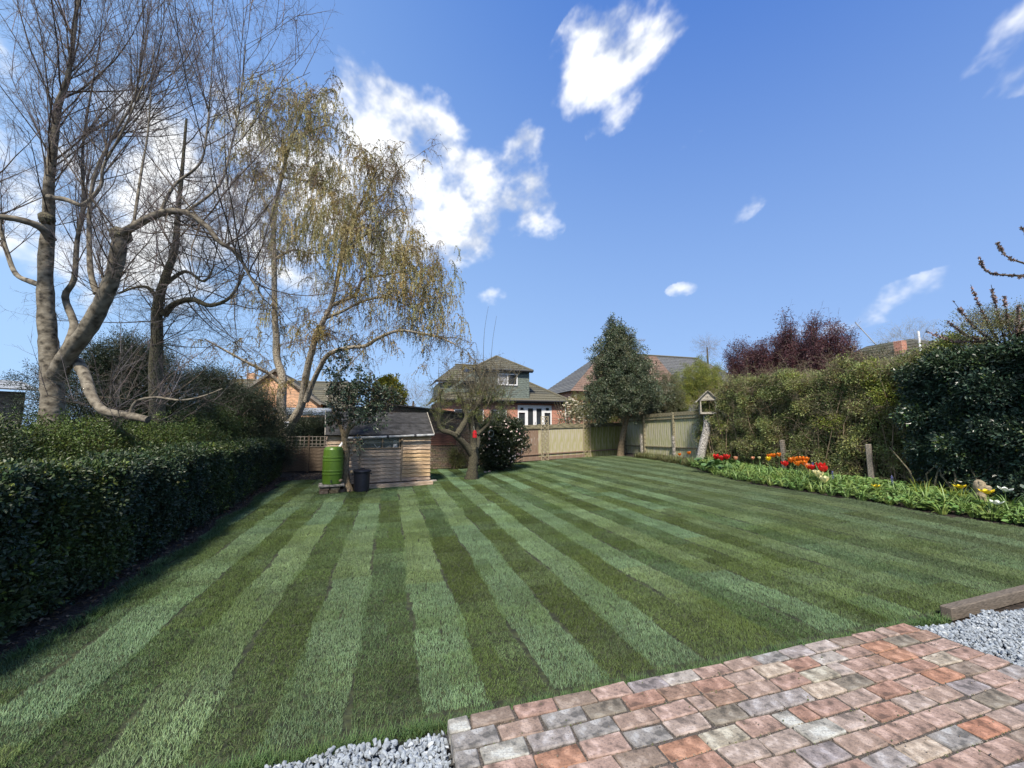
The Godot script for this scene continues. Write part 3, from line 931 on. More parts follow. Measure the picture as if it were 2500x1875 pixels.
func by_the_shed() -> void:
	var st := thing("water_butt_stand", "paving slab on loose bricks under the green water butt", "stand", Vector3(-1.47, 0, -11.72), deg_to_rad(8))
	boxpart(st, "slab", M.concrete, Vector3(0, 0.205, 0), Vector3(0.62, 0.05, 0.58), 0.008)
	for p in [Vector3(-0.18, 0.048, 0.2), Vector3(0.06, 0.048, 0.2), Vector3(0.22, 0.048, 0.1), Vector3(-0.18, 0.048, -0.2), Vector3(0.12, 0.048, -0.2), Vector3(-0.16, 0.137, 0.2), Vector3(0.09, 0.137, 0.2), Vector3(-0.16, 0.137, -0.2), Vector3(0.12, 0.137, -0.2)]:
		boxpart(st, "brick", M.garage_bricks[rng.randi() % 5], p, Vector3(0.215, 0.085, 0.1), 0.006)
	var wb := thing("water_butt", "bright green plastic water butt with moulded bands beside the shed", "water butt", Vector3(-1.46, 0.23, -11.72), deg_to_rad(8))
	lathepart(wb, "barrel", M.butt, [[0, 0], [0.225, 0.0], [0.238, 0.02], [0.246, 0.24], [0.25, 0.25], [0.258, 0.255], [0.258, 0.275], [0.246, 0.285], [0.246, 0.325], [0.258, 0.335], [0.258, 0.355], [0.25, 0.365], [0.252, 0.60], [0.26, 0.61], [0.26, 0.63], [0.248, 0.64], [0.248, 0.68], [0.259, 0.69], [0.259, 0.71], [0.247, 0.72], [0.238, 0.90], [0.215, 0.945], [0.19, 0.955], [0, 0.957]], Vector3.ZERO, 40)
	lathepart(wb, "lid", M.butt, [[0, 0.972], [0.19, 0.968], [0.205, 0.955], [0.205, 0.945]], Vector3.ZERO, 40)
	tubepart(wb, "tap", M.fascia, [Vector3(-0.03, 0.09, 0.23), Vector3(-0.03, 0.09, 0.285), Vector3(-0.03, 0.055, 0.295)], 0.014)
	boxpart(wb, "tap_handle", M.fascia, Vector3(-0.03, 0.115, 0.27), Vector3(0.05, 0.014, 0.014), 0.003)
	var b := thing("dustbin", "black plastic dustbin with dished lid in front of shed", "bin", Vector3(-0.72, 0, -11.72), deg_to_rad(10))
	lathepart(b, "body", M.bin, [[0, 0], [0.185, 0], [0.195, 0.02], [0.212, 0.50], [0.222, 0.505], [0.222, 0.525], [0.0, 0.525]], Vector3.ZERO, 36)
	lathepart(b, "lid", M.bin, [[0.236, 0.515], [0.242, 0.53], [0.238, 0.555], [0.20, 0.575], [0.06, 0.585], [0, 0.585]], Vector3.ZERO, 36)
	tubepart(b, "lid_handle", M.bin, [Vector3(-0.055, 0.58, 0), Vector3(-0.05, 0.61, 0), Vector3(0.05, 0.61, 0), Vector3(0.055, 0.58, 0)], 0.012, 8)
	for sgn in [-1, 1]:
		tubepart(b, "side_handle", M.bin, [Vector3(sgn * 0.215, 0.47, -0.05), Vector3(sgn * 0.25, 0.45, -0.045), Vector3(sgn * 0.25, 0.45, 0.045), Vector3(sgn * 0.215, 0.47, 0.05)], 0.012, 8)

# ------------------------------------------------------------------ the garage wall behind
func garage() -> void:
	var zf := -17.15
	var g := thing("brick_garage", "old brown brick garage gable with low felted roof behind shed", "garage", Vector3(0.0, 0, zf))
	var mb := MB.new()
	# mortar body with the gable line: peak at x 0, falling to both sides
	var x0 := -1.9
	var x1 := 3.35
	var pk := 2.62
	var lo := 2.26
	mb.quad(Vector3(x0, 0, 0), Vector3(x1, 0, 0), Vector3(x1, lo, 0), Vector3(x0, lo, 0))
	mb.tri(Vector3(x0, lo, 0), Vector3(x1, lo, 0), Vector3(0, pk, 0))
	mb.quad(Vector3(x1, 0, 0), Vector3(x1, 0, -5), Vector3(x1, lo, -5), Vector3(x1, lo, 0))
	mb.quad(Vector3(x0, 0, -5), Vector3(x0, 0, 0), Vector3(x0, lo, 0), Vector3(x0, lo, -5))
	put(mb.mesh(), "wall", M.mortar, g)
	var variants := []
	for i in 5:
		var a := MB.new()
		a.box(Vector3.ZERO, Vector3(0.215, 0.064, 0.03), Basis(), 0.004, 0.002, rng)
		variants.append(a.mesh())
	var far := MB.new()
	for j in 34:
		var y := 0.04 + j * 0.0765
		for i in 30:
			var x := x0 + 0.115 + i * 0.227 + (0.1135 if j & 1 else 0.0)
			if x > x1 - 0.11 or (y > lo - 0.04 and y > lo + (pk - lo) * (1.0 - absf(x) / (x1 if x > 0 else -x0)) - 0.08):
				continue
			var seen := x > 1.0 and (y < 0.98 or y > 1.45)
			if seen:
				put(variants[rng.randi() % 5], "brick", M.garage_bricks[rng.randi() % 5], g, Vector3(x, y, 0.003), Basis(Vector3.BACK, rr(-0.008, 0.008)))
			else:
				far.box(Vector3(x, y, 0.003), Vector3(0.215, 0.064, 0.03))
	var fo := put(far.mesh(), "brickwork", M.garage_bricks[1], g)
	fo.set_meta("kind", "stuff")
	rows(g, "cladding_board", Vector3(1.15, 0.98, 0.03), Vector3(2.68, 0.98, 0.03), Vector3(2.68, 1.47, 0.03), Vector3(1.15, 1.47, 0.03), 6, 0.014, 0.012, M.red_clad, 0.002)
	for e in [[x0 - 0.25, 0.0], [0.0, x1 + 0.2]]:
		var ya: float = pk + 0.03 - (pk - lo) * absf(e[0]) / (3.3)
		var yb: float = pk + 0.03 - (pk - lo) * absf(e[1]) / (3.3)
		rows(g, "roof_sheet", Vector3(e[0], ya, 0.22), Vector3(e[1], yb, 0.22), Vector3(e[1], yb, -5.2), Vector3(e[0], ya, -5.2), 1, 0.04, 0.02, [M.felt])
	var o := thing("lean_to", "low outbuilding with pale corrugated sheet roof behind left fence", "outbuilding", Vector3(-4.4, 0, -20.5))
	boxpart(o, "wall", M.dark_fence, Vector3(0.6, 1.1, -1.2), Vector3(2.6, 2.2, 2.4))
	rows(o, "roof_sheet", Vector3(-0.9, 2.28, 0.15), Vector3(2.1, 2.28, 0.15), Vector3(2.1, 2.75, -2.6), Vector3(-0.9, 2.75, -2.6), 3, 0.03, 0.01, [M.pale_roof])

# ------------------------------------------------------------------ fences
func upright_boards(parent: Node, a: Vector3, b: Vector3, y0: float, y1: float, bw: float, mats: Callable) -> void:
	var l := Vector2(a.x - b.x, a.z - b.z).length()
	var n := int(l / bw)
	var x := (b - a).normalized()
	var xf := Vector3(x.x, 0, x.z).normalized()
	var z := xf.cross(Vector3.UP).normalized()
	if z.dot(Vector3(0, 0, 1) - Vector3(1, 0, 0) * 0.8) < 0.0:
		z = -z
	for i in n:
		var t := (i + 0.5) / n
		var p := a.lerp(b, t)
		var mb := MB.new()
		var w := bw * 0.56
		var yb := p.y + y0 + rr(-0.006, 0.006)
		var yt := p.y + y1 + rr(-0.006, 0.006)
		var o := Vector3(p.x, 0, p.z)
		# featheredge: thick on one side, thin on the other, each lapping the next
		var l0 := o - xf * w + z * 0.006
		var r0 := o + xf * w + z * 0.020
		var q := [l0, r0, o + xf * w - z * 0.004, o - xf * w - z * 0.002]
		for k in 4:
			var s0: Vector3 = q[k]
			var s1: Vector3 = q[(k + 1) % 4]
			var nn := (s1 - s0).cross(Vector3.UP)
			if nn.dot((s0 + s1) * 0.5 - o) > 0.0:
				mb.quad(s0 + Vector3.UP * yb, s1 + Vector3.UP * yb, s1 + Vector3.UP * yt, s0 + Vector3.UP * yt)
			else:
				mb.quad(s1 + Vector3.UP * yb, s0 + Vector3.UP * yb, s0 + Vector3.UP * yt, s1 + Vector3.UP * yt)
		mb.quad(l0 + Vector3.UP * yt, r0 + Vector3.UP * yt, q[2] + Vector3.UP * yt, q[3] + Vector3.UP * yt)
		put(mb.mesh(), "board", mats.call(t), parent)

func lattice(called: String, label: String, at: Vector3, turn: float, w: float, h: float) -> void:
	var t := thing(called, label, "trellis", at, turn, "diamond trellis panels on the back fence")
	boxpart(t, "upright", M.trellis, Vector3(-w * 0.5, h * 0.5, 0), Vector3(0.032, h, 0.03), 0.003)
	boxpart(t, "upright", M.trellis, Vector3(w * 0.5, h * 0.5, 0), Vector3(0.032, h, 0.03), 0.003)
	for y in [0.016, h - 0.016]:
		boxpart(t, "rail", M.trellis, Vector3(0, y, 0), Vector3(w - 0.034, 0.032, 0.028), 0.003)
	var step := 0.22
	var iw := w - 0.034
	for k in range(-3, int(h / step) + 1):
		for dirn in 2:
			var ya := k * step
			var yb := ya + iw
			var xa := -iw * 0.5
			var xb := iw * 0.5
			if yb < 0.03 or ya > h - 0.03:
				continue
			if ya < 0.03:
				xa += 0.03 - ya
				ya = 0.03
			if yb > h - 0.03:
				xb -= yb - (h - 0.03)
				yb = h - 0.03
			if xb - xa < 0.04:
				continue
			var s := 1.0 if dirn == 0 else -1.0
			barpart(t, "slat", M.trellis, Vector3(xa * s, ya, 0.008 * s), Vector3(xb * s, yb, 0.008 * s), 0.022, 0.010, Vector3(0, 0, 1).cross(Vector3(1 * s, 1, 0)))

func fences() -> void:
	# back fence
	var f := thing("back_fence", "back boundary fence of vertical boards, reddish at left, green with algae rightwards", "fence", Vector3(0, 0, 0))
	var a := Vector3(3.4, 0.02, -18.15)
	var b := Vector3(12.15, 0.27, -19.3)
	upright_boards(f, a, b, 0.02, 1.72, 0.10, func(t): return M.fence_red if t < 0.41 else (M.fence_pale if t < 0.72 else M.fence_green))
	var fr := Vector3(0.13, 0, 0.99)
	for y in [1.55, 0.30]:
		barpart(f, "rail", M.fence_cap if y > 1 else M.fence_red, a + Vector3.UP * y + fr * 0.04, b + Vector3.UP * y + fr * 0.04, 0.035 if y > 1 else 0.06, 0.05)
	barpart(f, "cap_board", M.fence_cap, a + Vector3.UP * 1.655 + fr * 0.035, b + Vector3.UP * 1.655 + fr * 0.035, 0.16, 0.022)
	barpart(f, "gravel_board", M.fence_red, a + Vector3.UP * 0.08 + fr * 0.03, a.lerp(b, 0.72) + Vector3.UP * 0.08 + fr * 0.03, 0.16, 0.022)
	barpart(f, "gravel_board", M.fence_green, a.lerp(b, 0.722) + Vector3.UP * 0.08 + fr * 0.03, b + Vector3.UP * 0.08 + fr * 0.03, 0.16, 0.022)
	for t in [0.0, 0.21, 0.42, 0.63, 0.84, 0.995]:
		var p := a.lerp(b, t)
		boxpart(f, "post", M.fence_green, p + Vector3(0, 0.85, -0.07), Vector3(0.09, 1.8, 0.09), 0.008)
	lattice("trellis_panel", "pale diamond trellis strip leaning on the reddish end of the back fence", Vector3(7.30, 0.10, -18.52), deg_to_rad(7.5), 0.40, 2.18)
	lattice("trellis_panel", "pale diamond trellis strip on the greener back fence near the holly tree", Vector3(9.78, 0.17, -18.86), deg_to_rad(7.5), 0.42, 2.2)
	# side fence, seen face on beyond the border
	var s := thing("side_fence", "pale green algae-stained board fence with concrete posts behind the border", "fence")
	var c := Vector3(12.25, 0.35, -19.2)
	var d := Vector3(12.45, 0.45, -12.6)
	upright_boards(s, c, d, 0.02, 1.98, 0.13, func(_t): return M.fence_side)
	var sf := Vector3(-0.99, 0, 0.03)
	for y in [1.72, 0.42]:
		barpart(s, "rail", M.fence_cap, c + Vector3.UP * y + sf * 0.045, d + Vector3.UP * y + sf * 0.045, 0.05, 0.05)
	barpart(s, "cap_board", M.fence_cap, c + Vector3.UP * 1.92 + sf * 0.04, d + Vector3.UP * 1.92 + sf * 0.04, 0.16, 0.022)
	for t in [0.02, 0.27, 0.59, 0.90]:
		boxpart(s, "post", M.fence_cap, c.lerp(d, t) + Vector3(-0.06, 1.0, 0), Vector3(0.10, 2.0, 0.10), 0.01)
	for q in [["concrete_spur", Vector3(12.08, 0.30, -17.45), 1.20, "short grey concrete spur post by the holly tree at the side fence"], ["concrete_spur", Vector3(12.12, 0.30, -15.1), 1.15, "short grey concrete spur post beside the bird table at side fence"]]:
		var sp := thing(q[0], q[3], "post", q[1], 0.05, "concrete spurs along the side fence")
		var mb := MB.new()
		mb.box(Vector3(0, q[2] * 0.5 - 0.1, 0), Vector3(0.11, q[2], 0.11), Basis(Vector3.BACK, 0.02), 0.012, 0.004, rng)
		put(mb.mesh(), "post", M.concrete, sp)
	for q in [[Vector3(11.62, 0.3, -9.48), 1.08, "weathered grey wooden post in scrubby hedge behind the orange tulips"], [Vector3(11.35, 0.3, -6.98), 1.05, "weathered grey wooden post where scrubby hedge meets dark evergreen hedge"]]:
		var wp := thing("wooden_post", q[2], "post", q[0], 0.3, "old posts in the right hedge")
		var mb := MB.new()
		mb.box(Vector3(0, q[1] * 0.5 - 0.1, 0), Vector3(0.12, q[1] + 0.1, 0.11), Basis(Vector3.BACK, 0.03), 0.015, 0.008, rng)
		put(mb.mesh(), "post", M.grey_wood, wp)
	# low fence with trellis top at the far left
	var t := thing("lap_fence", "low brown lap fence with square trellis top left of shed", "fence", Vector3(-4.2, 0, -17.65), deg_to_rad(-15))
	rows(t, "board", Vector3(0, 0.05, 0), Vector3(1.15, 0.05, 0), Vector3(1.15, 0.95, 0), Vector3(0, 0.95, 0), 7, 0.014, 0.008, [M.dark_fence], 0.004)
	rows(t, "board", Vector3(1.22, 0.05, 0), Vector3(2.3, 0.05, 0), Vector3(2.3, 0.95, 0), Vector3(1.22, 0.95, 0), 7, 0.014, 0.008, [M.dark_fence], 0.004)
	for x in [0.0, 1.185, 2.33]:
		boxpart(t, "post", M.dark_fence, Vector3(x, 0.7, 0.01), Vector3(0.07, 1.4, 0.07), 0.006)
	for y in [0.97, 1.08, 1.22, 1.36]:
		boxpart(t, "trellis_slat", M.grey_wood, Vector3(1.17, y, 0.014), Vector3(2.3, 0.03, 0.014), 0.002)
	for i in 15:
		boxpart(t, "trellis_slat", M.grey_wood, Vector3(0.08 + i * 0.155, 1.17, 0.030), Vector3(0.03, 0.40, 0.014), 0.002)
	# the neighbour's grey fence behind
	var nf := thing("neighbour_fence", "blue grey weathered board fence rising behind the side fence", "fence")
	upright_boards(nf, Vector3(13.6, 1.0, -19.3), Vector3(18.5, 1.0, -18.4), 0.0, 2.05, 0.15, func(_t): return M.neighbour_fence)
	for i in 5:
		var x := 14.1 + i * 0.75
		for sgn in [-1.0, 1.0]:
			barpart(nf, "brace", M.fascia, Vector3(x - 0.3 * sgn, 2.0, -19.05 + (x - 13.6) * 0.18), Vector3(x + 0.3 * sgn, 2.6, -19.05 + (x - 13.6) * 0.18), 0.025, 0.02, Vector3(0, 0, 1))

# ------------------------------------------------------------------ neighbouring houses
func hip_or_gable(parent: Node, a: Vector3, b: Vector3, d: Vector3, e: Vector3, n: int, mats: Array) -> void:
	rows(parent, "tile_course", a, b, d, e, n, 0.035, 0.02, mats, 0.004)

func window(parent: Node, x0: float, x1: float, y0: float, y1: float, z: float, lights: Array) -> void:
	var w := Node3D.new()
	w.name = uniq(parent, "window")
	parent.add_child(w)
	var fw := 0.07
	boxpart(w, "frame", M.white, Vector3((x0 + x1) * 0.5, y1 - fw * 0.5, z + 0.03), Vector3(x1 - x0, fw, 0.08))
	boxpart(w, "frame", M.white, Vector3((x0 + x1) * 0.5, y0 + fw * 0.5, z + 0.03), Vector3(x1 - x0, fw, 0.08))
	var n := lights.size()
	for i in n + 1:
		boxpart(w, "frame", M.white, Vector3(lerpf(x0 + fw * 0.5, x1 - fw * 0.5, float(i) / n), (y0 + y1) * 0.5, z + 0.032), Vector3(fw, y1 - y0 - 2.0 * fw, 0.08))
	for i in n:
		var a := lerpf(x0 + fw * 0.5, x1 - fw * 0.5, float(i) / n) + fw * 0.5
		var b := lerpf(x0 + fw * 0.5, x1 - fw * 0.5, float(i + 1) / n) - fw * 0.5
		boxpart(w, "pane", lights[i], Vector3((a + b) * 0.5, (y0 + y1) * 0.5, z + 0.02), Vector3(b - a, y1 - y0 - 2.0 * fw, 0.01))

func house_clad() -> void:
	var zf := -26.0
	var h := thing("bungalow", "bungalow with grey-green clad dormers, white french doors and mossy tiled roof", "house", Vector3(0, 0, zf))
	# ground floor walls, with the french doors' opening filled by the door set
	var X0 := 3.05
	var X1 := 11.95
	var ye := 3.55
	var mb := MB.new()
	for seg in [[X0, 3.9, 0.0, ye], [3.9, 5.9, 0.0, 1.6], [3.9, 5.9, 2.95, ye], [5.9, 6.35, 0.0, ye], [6.35, 7.5, 0.0, 1.6], [6.35, 7.5, 2.95, ye], [7.5, 8.27, 0.0, ye], [8.27, 10.78, 3.27, ye], [8.27, 10.78, 0.0, 1.1], [10.78, X1, 0.0, ye]]:
		mb.box(Vector3((seg[0] + seg[1]) * 0.5, (seg[2] + seg[3]) * 0.5, -0.15), Vector3(seg[1] - seg[0], seg[3] - seg[2], 0.3))
	mb.box(Vector3(X1 - 0.15, ye * 0.5, -3.5), Vector3(0.3, ye, 6.4))
	mb.box(Vector3(X0 + 0.15, ye * 0.5, -3.5), Vector3(0.3, ye, 6.4))
	put(mb.mesh(), "wall", M.house_brick, h)
	window(h, 3.9, 5.9, 1.6, 2.95, -0.12, [M.dark_pane, M.pale_pane, M.dark_pane])
	window(h, 6.35, 7.5, 1.6, 2.95, -0.12, [M.dark_pane, M.pale_pane])
	# french doors with side lights
	var ds := Node3D.new()
	ds.name = "french_doors"
	h.add_child(ds)
	boxpart(ds, "frame", M.white, Vector3(9.525, 3.22, -0.08), Vector3(2.51, 0.10, 0.12))
	for x in [8.31, 8.86, 10.20, 10.74]:
		boxpart(ds, "frame", M.white, Vector3(x, 2.135, -0.08), Vector3(0.09, 2.07, 0.12))
	for q in [[8.36, 8.81], [10.25, 10.69]]:
		boxpart(ds, "frame", M.white, Vector3((q[0] + q[1]) * 0.5, 2.80, -0.078), Vector3(q[1] - q[0], 0.09, 0.12))
		boxpart(ds, "frame", M.white, Vector3((q[0] + q[1]) * 0.5, 3.01, -0.078), Vector3(q[1] - q[0], 0.325, 0.09))
		boxpart(ds, "pane", M.dark_pane, Vector3((q[0] + q[1]) * 0.5, 3.01, -0.03), Vector3(0.22, 0.18, 0.012))
		boxpart(ds, "pane", M.dark_pane, Vector3((q[0] + q[1]) * 0.5, 1.94, -0.10), Vector3(q[1] - q[0], 1.62, 0.01))
	for q in [[8.91, 9.52], [9.54, 10.15]]:
		var leaf := Node3D.new()
		leaf.name = uniq(ds, "door_leaf")
		ds.add_child(leaf)
		for x in [q[0] + 0.055, q[1] - 0.055]:
			boxpart(leaf, "stile", M.white, Vector3(x, 2.135, -0.07), Vector3(0.11, 2.06, 0.07))
		boxpart(leaf, "top_rail", M.white, Vector3((q[0] + q[1]) * 0.5, 3.11, -0.07), Vector3(q[1] - q[0] - 0.22, 0.11, 0.068))
		boxpart(leaf, "pane", M.dark_pane, Vector3((q[0] + q[1]) * 0.5, 2.08, -0.08), Vector3(q[1] - q[0] - 0.22, 1.95, 0.01))
	boxpart(ds, "handle", M.metal, Vector3(9.56, 2.05, -0.02), Vector3(0.03, 0.14, 0.03))
	# main roof: front slope with a hip at the right end
	hip_or_gable(h, Vector3(2.75, ye, 0.35), Vector3(12.15, ye, 0.35), Vector3(8.3, 6.0, -3.5), Vector3(4.2, 6.0, -3.5), 13, M.tile)
	hip_or_gable(h, Vector3(12.15, ye, 0.35), Vector3(12.15, ye, -7.4), Vector3(8.3, 6.0, -3.51), Vector3(8.3, 6.0, -3.5), 12, M.tile)
	hip_or_gable(h, Vector3(2.75, ye, -7.4), Vector3(2.75, ye, 0.35), Vector3(4.2, 6.0, -3.5), Vector3(4.2, 6.0, -3.51), 12, M.tile)
	barpart(h, "hip_ridge", M.ridge, Vector3(12.16, ye + 0.05, 0.37), Vector3(8.3, 6.06, -3.5), 0.12, 0.16)
	boxpart(h, "fascia", M.fascia, Vector3(7.45, ye - 0.075, 0.29), Vector3(9.4, 0.17, 0.03))
	tubepart(h, "gutter", M.fascia, [Vector3(2.75, ye - 0.03, 0.38), Vector3(12.2, ye - 0.01, 0.38)], 0.06, 8)
	tubepart(h, "downpipe", M.white, [Vector3(11.8, ye - 0.15, 0.06), Vector3(11.8, 0.0, 0.06)], 0.04, 8)
	# right dormer: clad box under a hipped roof with a long left slope
	var dx0 := 5.35
	var dx1 := 9.09
	var db := 3.62
	var dt := 5.52
	rows(h, "cladding_board", Vector3(dx0, db, 0.06), Vector3(dx1, db, 0.06), Vector3(dx1, dt, 0.06), Vector3(dx0, dt, 0.06), 15, 0.018, 0.03, [M.clad], 0.0)
	rows(h, "cladding_board", Vector3(dx1, db, 0.06), Vector3(dx1, db, -3.0), Vector3(dx1, dt, -3.0), Vector3(dx1, dt, 0.06), 15, 0.018, 0.03, [M.clad], 0.0)
	rows(h, "cladding_board", Vector3(dx0, db, -3.0), Vector3(dx0, db, 0.06), Vector3(dx0, dt, 0.06), Vector3(dx0, dt, -3.0), 15, 0.018, 0.03, [M.clad], 0.0)
	window(h, 6.82, 8.22, 4.60, 5.40, 0.06, [M.pale_pane, M.dark_pane])
	hip_or_gable(h, Vector3(5.05, 5.62, 0.32), Vector3(9.28, 5.62, 0.32), Vector3(7.18, 6.85, -1.55), Vector3(7.14, 6.85, -1.55), 7, M.tile)
	hip_or_gable(h, Vector3(9.28, 5.62, 0.32), Vector3(9.28, 5.62, -4.0), Vector3(7.18, 6.85, -4.0), Vector3(7.18, 6.85, -1.55), 7, M.tile)
	hip_or_gable(h, Vector3(3.35, 4.25, -4.0), Vector3(3.35, 4.25, -0.6), Vector3(7.14, 6.85, -1.55), Vector3(7.14, 6.85, -4.0), 12, M.tile)
	barpart(h, "hip_ridge", M.ridge, Vector3(9.29, 5.66, 0.34), Vector3(7.16, 6.90, -1.55), 0.11, 0.15)
	barpart(h, "hip_ridge", M.ridge, Vector3(5.04, 5.66, 0.34), Vector3(7.16, 6.90, -1.55), 0.11, 0.15)
	barpart(h, "valley_board", M.clad, Vector3(5.3, 5.45, 0.2), Vector3(3.3, 4.0, 0.02), 0.14, 0.05)
	boxpart(h, "fascia", M.fascia, Vector3(7.17, 5.56, 0.27), Vector3(4.22, 0.13, 0.03))
	tubepart(h, "gutter", M.fascia, [Vector3(5.05, 5.60, 0.36), Vector3(9.30, 5.60, 0.36)], 0.055, 8)
	# left dormer
	rows(h, "cladding_board", Vector3(2.95, 3.62, -0.5), Vector3(5.2, 3.62, -0.5), Vector3(5.2, 4.72, -0.5), Vector3(2.95, 4.72, -0.5), 9, 0.018, 0.03, [M.clad], 0.0)
	rows(h, "cladding_board", Vector3(2.95, 3.62, -4.0), Vector3(2.95, 3.62, -0.5), Vector3(2.95, 4.72, -0.5), Vector3(2.95, 4.72, -4.0), 9, 0.018, 0.03, [M.clad], 0.0)
	hip_or_gable(h, Vector3(2.72, 4.82, -0.2), Vector3(5.9, 4.82, -0.2), Vector3(5.9, 6.22, -2.2), Vector3(4.35, 6.22, -2.2), 8, M.tile)
	hip_or_gable(h, Vector3(2.72, 4.82, -4.2), Vector3(2.72, 4.82, -0.2), Vector3(4.35, 6.22, -2.2), Vector3(4.35, 6.22, -2.21), 8, M.tile)
	boxpart(h, "fascia", M.fascia, Vector3(4.1, 4.76, -0.24), Vector3(2.8, 0.12, 0.03))
	boxpart(h, "ridge_tiles", M.ridge, Vector3(5.4, 6.25, -2.2), Vector3(2.3, 0.09, 0.2), 0.02)
	boxpart(h, "rooflight", M.dark_pane, Vector3(5.0, 5.72, -1.42), Vector3(0.55, 0.5, 0.06), 0.01, Basis(Vector3.RIGHT, deg_to_rad(-55)))

func house_brick() -> void:
	var h := thing("brick_house", "orange brick house with gable and long tiled roof behind birch", "house", Vector3(-8.3, 0, -33.0))
	var mb := MB.new()
	mb.quad(Vector3(-2.75, 0, 0), Vector3(2.9, 0, 0), Vector3(2.9, 3.7, 0), Vector3(-2.75, 3.7, 0))
	mb.tri(Vector3(-2.75, 3.7, 0), Vector3(2.9, 3.7, 0), Vector3(0, 5.9, 0))
	mb.quad(Vector3(2.9, 0, 0), Vector3(2.9, 0, -3), Vector3(2.9, 3.7, -3), Vector3(2.9, 3.7, 0))
	mb.quad(Vector3(-2.75, 0, -3), Vector3(-2.75, 0, 0), Vector3(-2.75, 3.7, 0), Vector3(-2.75, 3.7, -3))
	mb.box(Vector3(0.4, 1.6, -5.5), Vector3(9.6, 3.2, 6.0))
	put(mb.mesh(), "wall", M.orange_brick, h)
	hip_or_gable(h, Vector3(-4.6, 3.3, -2.3), Vector3(5.4, 3.3, -2.3), Vector3(5.4, 5.75, -5.6), Vector3(-4.6, 5.75, -5.6), 12, M.tile)
	hip_or_gable(h, Vector3(3.2, 3.5, 0.25), Vector3(3.2, 3.5, -5.0), Vector3(0, 6.02, -5.0), Vector3(0, 6.02, 0.25), 10, M.tile)
	hip_or_gable(h, Vector3(-3.05, 3.5, -5.0), Vector3(-3.05, 3.5, 0.25), Vector3(0, 6.02, 0.25), Vector3(0, 6.02, -5.0), 10, M.tile)
	barpart(h, "barge_board", M.grey_wood, Vector3(-3.05, 3.46, 0.28), Vector3(0.0, 5.98, 0.28), 0.18, 0.03)
	barpart(h, "barge_board", M.grey_wood, Vector3(3.2, 3.46, 0.28), Vector3(0.0, 5.98, 0.28), 0.18, 0.03)
	boxpart(h, "ridge_tiles", M.ridge, Vector3(0.4, 5.78, -5.6), Vector3(10.0, 0.12, 0.22), 0.02)
	boxpart(h, "chimney", M.orange_brick, Vector3(-3.4, 5.9, -6.2), Vector3(0.6, 1.0, 0.6), 0.01)

